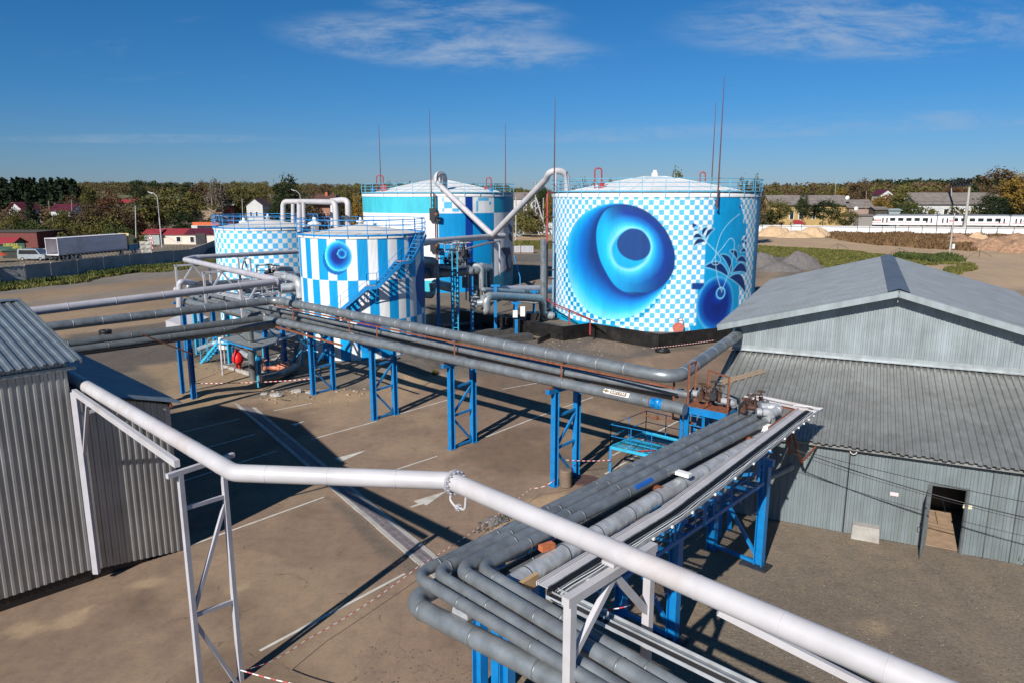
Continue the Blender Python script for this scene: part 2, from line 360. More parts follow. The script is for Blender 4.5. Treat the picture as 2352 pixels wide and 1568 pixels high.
zone([(0,700),(410,650),(410,665),(0,720)],(.21,.175,.14),1.5,3)
zone([(-200,735),(410,668),(405,676),(-200,752)],(.30,.22,.15),.8,1,.6)
zone([(-200,1900),(-500,1420),(418,1262),(400,960),(500,935),(560,915),(640,930),(860,903),(1030,873),(1330,836),(1500,815),(1690,786),(1730,820),(1640,1000),(1385,1060),(1290,1160),(1200,1170),(1080,1260),(985,1330),(1120,1568),(1200,1900)],ASPH,.35,.9,1,.05)
zone([(1235,1500),(1260,1280),(1390,1075),(1560,1000),(1700,960),(1900,1150),(2352,1240),(2800,1300),(2800,2400),(1300,2400)],(.205,.165,.125),.6,1.2,1,1)
zone([(744,1141),(768,1145),(845,1205),(918,1265),(975,1290),(985,1318),(930,1316),(918,1302),(869,1269),(790,1190)],(.145,.115,.09),.12,.5,.9,.3)
zone([(1130,1500),(1260,1330),(1300,1450),(1330,1700),(1200,1700)],(.24,.18,.12),.6,1.2,.9,.9)
zone([(1075,1258),(1180,1168),(1300,1130),(1330,1150),(1210,1250),(1110,1330),(1000,1310)],SAND,.35,1.2,.95,.5)
zone([(150,770),(420,735),(560,740),(640,800),(640,860),(560,850),(440,830),(330,850),(200,870)],(.12,.10,.085),.6,2,.95,1)
zone([(330,840),(440,825),(560,850),(620,900),(560,915),(420,960),(380,900)],(.30,.215,.135),.6,1.6,.95,.4)
zone([(600,920),(700,895),(860,895),(1000,850),(1040,872),(900,910),(650,945)],(.31,.22,.14),.4,1.4,.95,.6)
zone([(870,840),(940,800),(1040,820),(1060,850),(980,870),(900,865)],GRAV,.4,1.5,.95,1)
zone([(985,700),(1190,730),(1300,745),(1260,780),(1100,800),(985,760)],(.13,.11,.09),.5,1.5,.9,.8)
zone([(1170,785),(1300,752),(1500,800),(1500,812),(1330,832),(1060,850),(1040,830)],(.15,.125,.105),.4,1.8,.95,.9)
zone([(1400,770),(1480,800),(1440,815),(1340,800)],(.27,.20,.145),.5,1.5,.7,.4)
zone([(1170,585),(1270,583),(1290,605),(1170,602)],(.12,.11,.10),2,3,.9,.5)
zone([(1170,530),(1290,528),(1290,555),(1170,556)],TAN,3,4,.95,.2)
zone([(1740,545),(2000,548),(2100,560),(2700,575),(2700,700),(2230,650),(2060,606),(1740,566)],(.40,.285,.18),2,5,.95,.2)
zone([(1740,598),(1810,585),(1900,600),(1800,640),(1700,640)],(.13,.12,.11),2,3,.9,.9)
zone([(1740,618),(1780,612),(1800,640),(1740,660)],(.30,.22,.15),2,2,.8,.4)
zone([(2040,600),(2352,590),(2352,700),(2290,665),(2120,622)],(.37,.27,.18),3,5,.9,.2)
zone([(985,700),(1190,725),(1285,748),(1240,772),(1195,790),(1100,770),(985,755)],(.035,.032,.03),.4,.8,.9,.6)  # tank and pipe shade painted into the ground colour as near-black
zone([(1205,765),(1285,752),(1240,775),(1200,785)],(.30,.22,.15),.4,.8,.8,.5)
gl=fbm(x,y,9,5,31)[:,None]; c=c*(.82+.36*gl)
dust=sst(.52,.66,fbm(x+5,y*1.0,4.2,5,41))*(1-gv)*(y<60); c=c*(1-.42*dust[:,None])+np.array((.33,.24,.155))*(.42*dust[:,None]); dk_=sst(.53,.66,fbm(x+91,y+13,6.5,5,53))*(1-gv)*(y<60); c=c*(1-.28*dk_[:,None])
dust=sst(.50,.62,fbm(x+55,y,5.0,5,47))*(gv>.7)*(y<45); c=c*(1-.45*dust[:,None])+np.array((.24,.18,.12))*(.45*dust[:,None])
green=sst(300,420,y)[:,None]*sst(.35,.6,fbm(x,y,120,3,77))[:,None]; c=c*(1-green)+np.array((.10,.115,.04))*green
# seeps and stains with a shape of their own
for px,py,r in ((318,1342,.35),(352,1335,.45),(170,1420,.6),(60,1445,.7),(200,1400,.4),(540,1350,.5),(1900,1500,.3),(2010,1440,.5)):
    q=G(px,py); d=np.hypot(x-q.x,(y-q.y)*1.0)+.5*(fbm(x,y,.8,3,px)-.5); m=(1-sst(r*.4,r,d))[:,None]*.5; c=c*(1-m)+np.array((.42,.31,.19))*m
nx,ny=len(xs),len(ys); ii=np.arange(nx*ny).reshape(ny,nx); Fq=np.stack([ii[:-1,:-1],ii[:-1,1:],ii[1:,1:],ii[1:,:-1]],-1).reshape(-1,4)
gm,t,b=newmat('dusty_yard_surface'); at=t.nodes.new('ShaderNodeAttribute'); at.attribute_name='paint'
n1=nz(t,9,8,.78); n2=nz(t,1.1,6,.6); n3=nz(t,42,3,.7); n4=nz(t,2.3,10,.72)
k=cr(t,n1,[(.28,(.62,.62,.62)),(.5,(.96,.96,.96)),(.75,(1.35,1.33,1.3))]); col=mixc(t,cr(t,at.outputs['Alpha'],[(0,(.38,.38,.38)),(1,(.95,.95,.95))]),at.outputs['Color'],mixc(t,1,at.outputs['Color'],k,'MULTIPLY'))
sp=cr(t,n3,[(.60,(0,0,0)),(.70,(1,1,1))]); sp=mixc(t,1,sp,cr(t,at.outputs['Alpha'],[(.35,(.05,.05,.05)),(1,(.5,.5,.5))]),'MULTIPLY'); col=mixc(t,sp,col,(.36,.32,.27))
tr=nz(t,.55,7,.65,sc=(1.2,.35,1)); col=mixc(t,.35,col,mixc(t,1,col,cr(t,tr,[(.35,(.70,.70,.72)),(.65,(1.25,1.2,1.12))]),'MULTIPLY'))
col=mixc(t,.55,col,mixc(t,1,col,cr(t,n4,[(.34,(.72,.72,.73)),(.5,(1,1,1)),(.68,(1.22,1.16,1.06))]),'MULTIPLY'))
vd_=t.nodes.new('ShaderNodeTexVoronoi'); vd_.feature='DISTANCE_TO_EDGE'; vd_.inputs['Scale'].default_value=.28; tco=t.nodes.new('ShaderNodeTexCoord'); nn=t.nodes.new('ShaderNodeTexNoise'); nn.inputs['Scale'].default_value=1.3; nn.inputs['Detail'].default_value=6; t.links.new(tco.outputs['Object'],nn.inputs['Vector'])
mv=t.nodes.new('ShaderNodeMixRGB'); mv.blend_type='ADD'; mv.inputs[0].default_value=.9; t.links.new(tco.outputs['Object'],mv.inputs[1]); t.links.new(nn.outputs['Color'],mv.inputs[2]); t.links.new(mv.outputs[0],vd_.inputs['Vector'])
ck_=cr(t,vd_.outputs['Distance'],[(.0,(1,1,1)),(.007,(0,0,0))]); ck_=mixc(t,1,ck_,cr(t,n2,[(.50,(0,0,0)),(.60,(.75,.75,.75))]),'MULTIPLY'); ck_=mixc(t,1,ck_,cr(t,at.outputs['Alpha'],[(.1,(1,1,1)),(.4,(0,0,0))]),'MULTIPLY'); col=mixc(t,ck_,col,(.05,.04,.03))
sc_=nz(t,3.2,5,.7,sc=(.22,1.6,1)); col=mixc(t,cr(t,sc_,[(.66,(0,0,0)),(.74,(.22,.22,.22))]),col,(.42,.34,.26))
t.links.new(col,b.inputs['Base Color']); b.inputs['Roughness'].default_value=.93; b.inputs['Specular IOR Level'].default_value=.2
ad=t.nodes.new('ShaderNodeMath'); ad.operation='MULTIPLY'; t.links.new(n1,ad.inputs[0]); t.links.new(at.outputs['Alpha'],ad.inputs[1]); bump(t,b,ad.outputs[0],.9,.06)
E_=elev(x,y); near=(y<62)&(y>5)&(np.abs(x)<32); E_=E_+gv*near*(fbm(x,y,.7,3,91)-.5)*.06
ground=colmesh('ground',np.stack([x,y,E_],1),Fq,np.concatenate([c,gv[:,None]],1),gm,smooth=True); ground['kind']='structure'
def gz(p): return float(elev(np.array([p[0]]),np.array([p[1]]))[0])
def GE(px,py,it=4):
    z=0
    for _ in range(it): p=G(px,py,z); z=gz(p)
    p=G(px,py,z); return p
def at_dist(px,d):   # ground point on image column px at forward distance d
    r=ray(px,450); X_=(px-1176)/(F_/ _c)*d if False else None
    p=DP(px,450,d); return Vector((p.x,d,gz(p)))
# ---------------- painted tanks ----------------
TK={}
def tank_paint_mat(name,ribs,depth):
    m,t,b=newmat(name); at=t.nodes.new('ShaderNodeAttribute'); at.attribute_name='paint'; uv=t.nodes.new('ShaderNodeUVMap')
    sp=t.nodes.new('ShaderNodeSeparateXYZ'); t.links.new(uv.outputs[0],sp.inputs[0])
    def mt(op,a,b_):
        n=t.nodes.new('ShaderNodeMath'); n.operation=op
        for i,v in enumerate((a,b_)):
            if v is None: continue
            if isinstance(v,(int,float)): n.inputs[i].default_value=v
            else: t.links.new(v,n.inputs[i])
        return n.outputs[0]
    w=mt('SINE',mt('MULTIPLY',sp.outputs[0],2*math.pi/ribs),None); w=mt('POWER',mt('ABSOLUTE',w,None),.6)
    groove=cr(t,w,[(.0,(.62,.66,.72)),(.42,(1,1,1))]); f=nz(t,.9,8,.6,sc=(1,1,.35)); wear=cr(t,f,[(.35,(.82,.82,.80)),(.6,(1.03,1.03,1.03))])
    f2=nz(t,3.5,5,.6,sc=(1,1,.08)); st=cr(t,f2,[(.3,(.90,.90,.89)),(.55,(1,1,1))])
    gm_=t.nodes.new('ShaderNodeGamma'); gm_.inputs[1].default_value=1.10; t.links.new(at.outputs['Color'],gm_.inputs[0]); col=mixc(t,.75,gm_.outputs[0],groove,'MULTIPLY'); col=mixc(t,.8,col,wear,'MULTIPLY'); col=mixc(t,.7,col,st,'MULTIPLY')
    t.links.new(col,b.inputs['Base Color']); b.inputs['Roughness'].default_value=.5; b.inputs['Specular IOR Level'].default_value=.35; bump(t,b,w,.5,depth); return m
def on_cyl(px,py,C,R):
    r=ray(px,py); a=r[0]**2+r[1]**2; bq=-2*(r[0]*C[0]+r[1]*C[1]); cq=C[0]**2+C[1]**2-R*R; D=bq*bq-4*a*cq
    if D<0:  # past the visible edge: take the tangent point
        tt=-bq/(2*a); q=(r[0]*tt-C[0],r[1]*tt-C[1]); l=math.hypot(*q); q=(q[0]/l*R,q[1]/l*R); ph0=math.atan2(-C[0],-C[1]); ph=math.atan2(q[0],q[1])-ph0; ph=(ph+math.pi)%(2*math.pi)-math.pi
        return -ph*R, CAMH+r[2]*tt
    tt=(-bq-math.sqrt(D))/(2*a); q=(r[0]*tt-C[0],r[1]*tt-C[1]); ph0=math.atan2(-C[0],-C[1]); ph=math.atan2(q[0],q[1])-ph0; ph=(ph+math.pi)%(2*math.pi)-math.pi
    return -ph*R, CAMH+r[2]*tt       # s grows to the right as seen from the yard
def cyl_pt(C,R,s,z,dr=0):
    ph=math.atan2(-C[0],-C[1])-s/R; return Vector((C[0]+sin(ph)*(R+dr),C[1]+cos(ph)*(R+dr),z))
def shell(name,C,R,H,fn,st,ribs,parent,z0=0):
    n=int(2*math.pi*R/st); m=int((H-z0)/st); s=np.linspace(-math.pi*R,math.pi*R,n+1); z=np.linspace(z0,H,m+1); Sg,Zg=np.meshgrid(s,z); s_=Sg.ravel(); z_=Zg.ravel()
    ph=math.atan2(-C[0],-C[1])-s_/R; V=np.stack([np.sin(ph)*R,np.cos(ph)*R,z_],1); idx=np.arange((n+1)*(m+1)).reshape(m+1,n+1)
    Fq=np.stack([idx[:-1,:-1],idx[:-1,1:],idx[1:,1:],idx[1:,:-1]],-1).reshape(-1,4)
    return colmesh('shell',V,Fq,fn(s_,z_),tank_paint_mat(name+'_paint',ribs,.03),parent,np.stack([s_,z_],1))
WHT=np.array((.80,.80,.79)); LBL=np.array((.13,.50,.76)); BLU=np.array((.0,.30,.62)); CYA=np.array((.015,.52,.82)); NAV=np.array((.003,.045,.20)); MID=np.array((.0,.17,.56)); PAL=np.array((.34,.80,.93)); TUR=np.array((.07,.50,.60)); TEAL=np.array((.0,.27,.42))
def lay(c,m,col): m=m[:,None]; return c*(1-m)+np.asarray(col)*m
def checks(s,z,w,h,a,b,o=0): k=(np.floor(s/w+o)+np.floor(z/h)).astype(int)&1; return np.where((k==1)[:,None],a,b)
def tank(name,label,azc,D,R,H,roof_h,fn,st,ribs,railmat,roofmat,rail_h=1.15,walk=.35,posts=32,cone=False,group='painted storage tanks'):
    C=az(azc)*D; root=thing('storage_tank',label,'storage tank',(C.x,C.y,0),group)
    shell(name,(C.x,C.y),R,H,fn,st,ribs,root)
    m=MB(); pr=[(R+.06,H-.12),(R+.06,H+.02)]
    if cone: pr+=[(R*f,H+.05+roof_h*(1-f)) for f in (.98,.75,.5,.25,.06,0)]
    else:
        pr+=[(R+.0,H+.22),(R-.3,H+.32)]; dz=lambda f:roof_h*((math.sqrt((1.0)**2+.012)-math.sqrt((f/.92)**2+.012))/(math.sqrt(1.012)-math.sqrt(.012)))*.86+.14*roof_h*(1-(f/.92)**2); pr+=[(R*f,H+.25+max(0,dz(f))) for f in (.92,.85,.75,.65,.5,.35,.2,.1,.04,0.001)]
    m.lathe(C,pr,72,True)
    m.build('roof',roofmat,root)
    if not cone:
        m=MB(); 
        for i in range(28): a=2*math.pi*i/28; d=Vector((cos(a),sin(a),0)); m.tube([C+d*(R*f)+Vector((0,0,H+.27+max(0,dz(f)))) for f in (.91,.75,.5,.25,.1)],.015,4)
        m.build('roof_seams',roofmat,root)
    zt=H+(.05 if cone else walk)
    m=MB(); m.lathe(C,[(R-.75,zt-.02),(R+.12,zt-.02),(R+.12,zt+.10),(R-.75,zt+.06)],72,False) if not cone else m.lathe(C,[(R-.1,zt),(R+.08,zt),(R+.08,zt+.12),(R+.04,zt+.12)],72,False)
    m.build('walkway',railmat,root)
    m=MB()
    for i in range(posts):
        a=2*math.pi*(i+.5)/posts; d=Vector((cos(a),sin(a),0)); p=C+d*(R+.1); m.beam(p+Vector((0,0,H-.05)),p+Vector((0,0,zt+rail_h)),.045,.045)
    for f in (.36,.68,1): m.ring(C+Vector((0,0,zt+rail_h*f)),R+.1,.028 if f<1 else .034,72,5)
    m.build('railing',railmat,root); root['_']=0; del root['_']
    return root,C
# big tank with the large round painting
C4=az(10.98)*75.2; R4=10.2; c4=(C4.x,C4.y)
z4=lambda p: [on_cyl(1234+a/4,363+b/4,c4,R4) for a,b in p]
def crescent(p0,co,p1,ci,k=8):
    q=[]; 
    for a,b,c_ in ((p0,co,p1),(p1,ci,p0)):
        for i in range(k): t=i/k; q.append((a[0]*(1-t)**2+2*b[0]*t*(1-t)+c_[0]*t*t,a[1]*(1-t)**2+2*b[1]*t*(1-t)+c_[1]*t*t))
    return q
def mural_big(s,z):
    P=np.stack([s,z],1); w=.445; c=checks(s,z+.1,w,.435,LBL*1.0,WHT)
    def sd(pts,sm=True): q=np.array(z4(pts)); return sdist(P,catmull(q,5) if sm else q)
    e=lambda d,a=.05: sst(-a,a,d)
    # darker-blue checks trailing below the disc
    halo=sd([(235,850),(262,680),(330,560),(480,470),(900,430),(1180,640),(1275,930),(1220,1150),(1060,1370),(930,1480),(760,1530),(600,1525),(430,1450),(300,1330),(240,1130),(245,1000)])
    dk=checks(s,z+.1,w,.435,np.array((.0,.30,.56)),np.array((.52,.76,.90))); c=lay(c,e(halo)*(z<7.5)*(s<2.2),dk)
    o1=[(275,850),(298,700),(370,570),(480,480),(620,428),(760,418),(880,440),(1000,490),(1100,570),(1190,680),(1250,820),(1265,930),(1245,1050),(1170,1190),(1050,1340),(930,1430),(800,1475),(640,1480),(500,1430),(400,1340),(320,1200),(280,1030)]
    o2=[(542,720),(560,600),(620,490),(700,448),(800,432),(900,447),(1000,490),(1100,570),(1190,680),(1250,820),(1265,930),(1245,1050),(1180,1140),(1090,1205),(950,1255),(850,1252),(720,1180),(620,1030),(560,880)]
    o3=[(680,840),(700,775),(765,690),(850,650),(950,665),(1012,720),(1042,800),(1028,880),(980,960),(900,1012),(820,1022),(740,990),(692,920)]
    o4=[(732,800),(740,750),(775,700),(830,660),(885,650),(960,670),(1020,740),(1042,820),(1020,890),(960,935),(890,945),(800,910),(752,860)]
    d1=sd(o1);d2=sd(o2);d3=sd(o3);d4=sd(o4)
    def grad(t,stops):
        o=np.zeros((len(t),3)); ps=[p for p,_ in stops]
        for k in range(3): o[:,k]=np.interp(t,ps,[q[k] for _,q in stops])
        return o
    zn=z/12; t1=np.clip(d1/(d1+np.maximum(-d2,0)+1e-6),0,1)
    sh=sst(2.5,6.5,z)[:,None]; ga=grad(t1,[(0,(.06,.48,.78)),(.18,(.0,.36,.72)),(.5,(.0,.15,.52)),(.85,NAV),(1,NAV)])
    gb=grad(t1,[(0,(.20,.68,.82)),(.30,(.02,.46,.74)),(.6,(.0,.24,.62)),(.9,(.0,.05,.30)),(1,NAV)]); c=lay(c,e(d1),ga*sh+gb*(1-sh))
    xn=sst(-4.8,1.2,s); t2=np.clip(d2/(d2+np.maximum(-d3,0)+1e-6),0,1)
    gl=grad(t2,[(0,(.0,.36,.74)),(.6,(.01,.46,.78)),(.85,(.1,.6,.84)),(1,(.36,.74,.87))]); gr=grad(t2,[(0,NAV),(.38,(.0,.04,.27)),(.68,(.0,.22,.60)),(.88,(.02,.48,.78)),(1,(.36,.74,.87))])
    # at the top the dark colour reaches further round
    k=np.clip(xn+.75*sst(8.6,11,z)*sst(-6,-3,s)+.35*(z<3.5),0,1)[:,None]; c=lay(c,e(d2),gl*(1-k)+gr*k)
    c=lay(c,e(d3,.2),(.0,.37,.70)); c=lay(c,e(d4),(.008,.060,.22))
    # right field
    f=sd([(1640,330),(1866,330),(1868,440),(1890,500),(1893,600),(1920,605),(1917,710),(1880,725),(1880,800),(1915,860),(1918,1050),(1860,1080),(1850,1350),(1830,1700),(1400,1700),(1400,1540),(1456,1540),(1475,1210),(1530,1150),(1545,800),(1615,600)],False); c=lay(c,e(f),(.0,.32,.62))
    # orb
    oc=np.array(z4([(1648,1345)])[0]); dr=np.hypot((s-oc[0])/2.15,(z-oc[1])/2.55); c=lay(c,1-sst(.98,1.02,dr),grad(dr,[(0,(.003,.02,.16)),(.62,(.004,.03,.24)),(.85,(.0,.13,.48)),(1,(.08,.48,.78))]))
    g=1-sst(0,.9,np.hypot(s-(oc[0]+.1),z-(oc[1]+.6))); c=lay(c,g*.7*(dr<.95),(.0,.06,.50))
    oc=np.array(z4([(1686,1243)])[0]); dr=np.hypot(s-oc[0],z-oc[1]); c=lay(c,(1-sst(.50,.56,dr)),(.01,.07,.30)); c=lay(c,np.exp(-((dr-.5)/.07)**2),(.2,.66,.9))
    c=lay(c,e(sd([(1422,1150),(1530,1150),(1530,1175),(1500,1210),(1422,1210)],False)),(.006,.06,.26))
    for q in [(a_,b_,c_,((d_[0]+(a_[0]+c_[0])/2)/2,(d_[1]+(a_[1]+c_[1])/2)/2)) for a_,b_,c_,d_ in (((1760,1095),(1700,880),(1538,1000),(1680,1000)),((1780,1060),(1815,880),(1688,890),(1770,950)),((1790,1055),(1890,880),(1925,1055),(1870,1000)),((1765,1102),(1910,990),(1912,1242),(1860,1110)),((1830,952),(1890,850),(1922,965),(1875,925)),((1838,932),(1850,820),(1772,858),(1815,880)),((1868,866),(1905,800),(1918,864),(1895,850)),((1866,858),(1870,820),(1848,810),(1858,840)),
              ((1548,770),(1480,690),(1433,810),(1500,760)),((1525,738),(1465,655),(1433,735),(1480,722)),((1520,718),(1495,640),(1567,640),(1540,665)),((1545,750),(1550,640),(1622,655),(1570,690)),((1482,670),(1450,640),(1438,675),(1465,662)),((1484,668),(1480,640),(1500,636),(1492,652)))]:
        d=sd(crescent(*q),False); c=lay(c,np.exp(-(np.maximum(-d,0)/.10)**2)*.55*(d<0),(.45,.80,.92)); c=lay(c,e(d),(.004,.035,.16))
    for a,b_,r in ((1435,615,.09),(1453,620,.08),(1435,632,.07),(1915,738,.14),(1888,770,.14),(1915,782,.14),(1865,455,.10),(1885,420,.08)):
        q=np.array(z4([(a,b_)])[0]); c=lay(c,1-sst(r,r+.05,np.hypot(s-q[0],z-q[1])),(.008,.045,.24))
    for ln in ([(1697,1235),(1660,1120),(1640,980),(1642,860),(1690,700),(1770,590),(1860,515)],[(1700,1215),(1750,1080),(1790,950),(1812,800),(1795,745),(1760,750),(1700,830),(1640,900),(1605,955),(1620,982),(1660,978),(1685,940),(1660,885),(1600,820),(1550,772)]):
        q=catmull(np.array(z4(ln)),6,False); d=ldist(P,q); c=lay(c,(1-sst(.015,.055,d))*.75,(.50,.80,.92))
    c=lay(c,1.0*((s<-R4*1.33)|(s>R4*1.18)),(.0,.36,.62))
    base=.35+.5*sst(-7,-12,s); c=lay(c,1.0*(z<base)*(s<-3),(.0,.36,.62))
    return c
rA,CA=tank('round_mural','giant tank painted with a round blue eye-like spiral on checks','',0,0,0,0,None,0,0,0,0) if False else tank('round_mural','widest tank, blue and white checks around a huge concentric blue disc',10.98,75.2,R4,12.0,1.7,mural_big,.065,.20,'railb','roofw')
# far middle tank
R3=10.2; C3=az(-5.73)*100.6; c3=(C3.x,C3.y); z3=lambda p:[on_cyl(798.5+a/4,363+b/4,c3,R3) for a,b in p]
def mural_far(s,z):
    P=np.stack([s,z],1); X=lambda px: z3([(px,600)])[0][0]; c=np.tile(WHT,(len(s),1)); top=z>z3([(700,510)])[0][1]; xa,xb,xc,xd,xe=X(832),X(1085),X(1148),X(1345),X(1500)
    c=lay(c,1.0*(top&(s<xa)),TUR); c=lay(c,1.0*(~top&(s>xa)&(s<xd)),BLU); c=lay(c,1.0*((s>xb)&(s<xc)),(.0,.05,.30)); c=lay(c,1.0*(top&(s>xd)),(.0,.33,.50))
    ck=checks(s,z,.95,.75,LBL,WHT,.3); a,b_=z3([(865,368)])[0],z3([(1050,495)])[0]; m=(s>a[0])&(s<b_[0])&(z<a[1])&(z>b_[1]); c=np.where(m[:,None],ck,c)
    for r in ((1178,400,1198,492),(1200,368,1296,398),(1300,400,1320,430)):
        a,b_=z3([r[:2]])[0],z3([r[2:]])[0]; c=lay(c,1.0*((s>a[0])&(s<b_[0])&(z<a[1])&(z>b_[1])),LBL)
    low=z3([(1400,1085)])[0][1]; c=lay(c,1.0*((z<low+.25*(s-xd))&(s>xd)),TEAL)
    c=lay(c,1.0*((s<xa)&(z<1.6)),TUR)
    for q,col in (([(1480,820),(1500,860),(1510,960),(1505,1030),(1480,1040),(1455,990),(1450,900),(1460,850)],(.02,.05,.12)),([(1490,880),(1505,930),(1500,1010),(1480,1000),(1470,930)],(.25,.35,.42)),([(1485,690),(1510,720),(1512,770),(1490,760),(1480,730)],(.02,.05,.12)),([(1410,830),(1460,825),(1465,850),(1430,860)],(.02,.05,.12)),([(1425,860),(1460,860),(1455,900),(1440,890)],(.02,.05,.12)),([(1475,610),(1500,620),(1515,660),(1500,690),(1480,650)],(.05,.12,.25)),([(1458,1015),(1475,1020),(1478,1050),(1462,1052)],(.02,.04,.1))):
        c=lay(c,sst(-.04,.04,sdist(P,catmull(np.array(z3(q)),4))),col)
    q=np.array(z3([(1350,700),(1380,660),(1430,635),(1475,632)])); c=lay(c,1-sst(.02,.07,ldist(P,catmull(q,5,False))),(.3,.33,.38))
    for q in ([(225,632),(245,600),(270,598),(262,632)],[(335,640),(350,630),(362,650),(340,650)],[(372,636),(385,630),(395,650),(378,652)]): c=lay(c,sst(-.04,.04,sdist(P,np.array(z3(q)))),(.02,.2,.42))
    return c
rB,CB=tank('far','far middle tank with turquoise top band, white and blue panels and a navy stripe',-5.73,100.6,R3,12.0,1.9,mural_far,.10,.22,'railb','roofw',posts=30)
# near striped tank
R2=4.8; C2=az(-11.7)*58.0; c2=(C2.x,C2.y); z2=lambda p:[on_cyl(363+a/4,363+b/4,c2,R2) for a,b in p]
def mural_stripe(s,z):
    e_=[z2([(px,740)])[0][0] for px in (1310,1350,1400,1465,1545,1632,1726,1822,1920,2016,2107,2190,2260,2300)]
    e_=[e_[0]-(i)*.85 for i in range(14,0,-1)]+e_+[e_[-1]+i*.85 for i in range(1,16)]; k=np.searchsorted(np.array(e_),s); b1=z2([(1800,1128)])[0][1]; b2=2.9
    inv=((z<b1).astype(int)+(z<b2).astype(int)); c=np.where((((k+inv)&1)==0)[:,None],np.array((.0,.33,.66)),WHT)
    P=np.stack([s,z],1); oc=np.array(z2([(1652,905)])[0]); a=abs(z2([(1775,905)])[0][0]-z2([(1530,905)])[0][0])/2; sh=sst(1.04,.99,np.hypot((s-oc[0]+.22)/a,(z-oc[1]+.22)/a/1.05)); 
    sh=1-sst(.99,1.04,np.hypot((s-oc[0]+.2)/a,(z-oc[1]+.26)/a/1.03)); c=lay(c,sh,(.0,.14,.42))
    d=np.hypot((s-oc[0])/a,(z-oc[1])/a/1.06); g=np.zeros((len(s),3)); 
    for i in range(3): g[:,i]=np.interp(d,[0,.45,.78,.92,1],[[.004,.02,.22][i],[.004,.04,.34][i],[.0,.24,.62][i],[.06,.48,.78][i],[.16,.66,.86][i]])
    lt=sst(.9,-.9,(s-oc[0])) if False else np.clip(.5-(s-oc[0])/2/a,0,1); g=g*(.85+.6*lt[:,None]*sst(.3,.9,d)[:,None]); c=lay(c,1-sst(.98,1.02,d),g)
    o2=np.array(z2([(1688,882)])[0]); d=np.hypot(s-o2[0],z-o2[1])/(a*.33); g=np.zeros((len(s),3))
    for i in range(3): g[:,i]=np.interp(d,[0,.55,.85,1],[[.004,.05,.32][i],[.0,.10,.45][i],[.02,.4,.75][i],[.2,.7,.88][i]])
    c=lay(c,1-sst(.96,1.03,d),g)
    o3=(6.0,5.2); d=np.hypot((s-o3[0])/1.5,(z-o3[1])/1.9); c=lay(c,1-sst(.96,1.03,d),(.01,.08,.34)); o4=(-2.0,1.8); d=np.hypot((s-o4[0]-2.4)/1.3,(z-o4[1])/1.3); c=lay(c,1-sst(.96,1.03,d),(.0,.26,.6)); d=np.hypot((s-o4[0]-2.1)/1.,(z-o4[1]-.3)/1.); c=lay(c,1-sst(.96,1.03,d),(.006,.04,.28))
    return c
rC,CC=tank('striped','nearest tank with tall blue and white stripes and a small dark blue ball painting',-11.7,58.0,R2,9.07,.72,mural_stripe,.07,.19,'dblue','cream',posts=22,cone=True)
# checkered tank
R1=4.85; C1=az(-18.65)*75.6; c1=(C1.x,C1.y)
def mural_check(s,z): 
    c=checks(s,z+.1,.455,.455,np.array((.12,.50,.80)),WHT); return lay(c,1.0*((s>5.1)|(s<-9)),(.42,.43,.44))
rD,CD=tank('checkered','left tank painted all over in small light blue and white checks',-18.65,75.6,R1,8.95,.75,mural_check,.07,.19,'dblue','cream',posts=22,cone=True)
for C,z in ((CA,14.0),(CB,14.1)):
    m=MB(); m.cyl(C+Vector((0,0,z-.2)),.35,.45,12); m.cyl(C+Vector((0,0,z+.25)),.22,.25,10); m.build('roof_vent','roofw',rA if C is CA else rB)
def rod(root,foot,z0,ztop,brk=None):
    p=Vector((foot.x,foot.y,0)); m=MB(); m.tube([p+Vector((0,0,z0)),p+Vector((0,0,z0+(ztop-z0)*.55)),p+Vector((0,0,ztop))],[.075,.05,.022],6); m.box(p+Vector((0,0,z0+.05)),(.18,.18,.1))
    if brk: 
        for zb in brk: m.beam(p+Vector((0,0,zb)),p+(root.location-p).normalized().xy.to_3d()*.5+Vector((0,0,zb)),.05,.05)
    m.build('lightning_rod','brown',root)
def dtop(px,py,d): return DP(px,py,d).z
s_,z_=on_cyl(1640,480,c4,R4); f=cyl_pt(c4,R4,s_,0,.45); rod(rA,f,z_,DP(1655,177,f.y).z,(z_+.4,11.6))
f=DP(1634,430,83.5); rod(rA,f,12.3,DP(1642,235,83.5).z)
f=cyl_pt(c4,R4,-R4*1.45,0,.3); f=DP(1272,500,72.5); rod(rA,f,12.2,DP(1270,224,72.5).z,(12.3,))
s_,z_=on_cyl(992,478,c3,R3); f=cyl_pt(c3,R3,s_,0,.45); rod(rB,f,z_,DP(988,254,f.y).z,(z_+.4,11.6))
f=DP(875,433,103); rod(rB,f,12.3,DP(873,284,103).z); f=DP(1161,433,103); rod(rB,f,12.3,DP(1161,283,103).z)
# red U pipes and red boxes on the roofs
for root,px0,px1,py0,py1,d,bx in ((rA,1366,1382,387,438,70,(1374,1388,422,437)),(rA,1608,1620,396,430,82,None),(rB,865,880,404,438,96,(875,888,427,439)),(rB,1117,1128,409,436,98,(1112,1119,430,437))):
    a=DP(px0,py1,d);b=DP(px0,py0,d);c_=DP(px1,py0,d);e=DP(px1,py1,d); m=MB(); m.tube(fillet([a,b,c_,e],.25,4),.07,8); m.build('red_vent_loop','redp',root)
    if bx: p=DP((bx[0]+bx[1])/2,(bx[2]+bx[3])/2,d-.3); w=(bx[1]-bx[0])/1680*d; m=MB(); m.box(p,(w,.5,w)); m.box(p+Vector((0,0,w/2+.03)),(w+.1,.6,.06)); m.build('red_foam_box','redp',root)
for root,px,py,d in ((rB,857,437,94),(rB,1128,437,95),(rA,1690,438,78),(rD,560,516,72)):
    m=MB(); p=DP(px,py,d); m.cyl(p-Vector((0,0,.2)),.25,.4,12); m.build('roof_hatch','dblue',root)
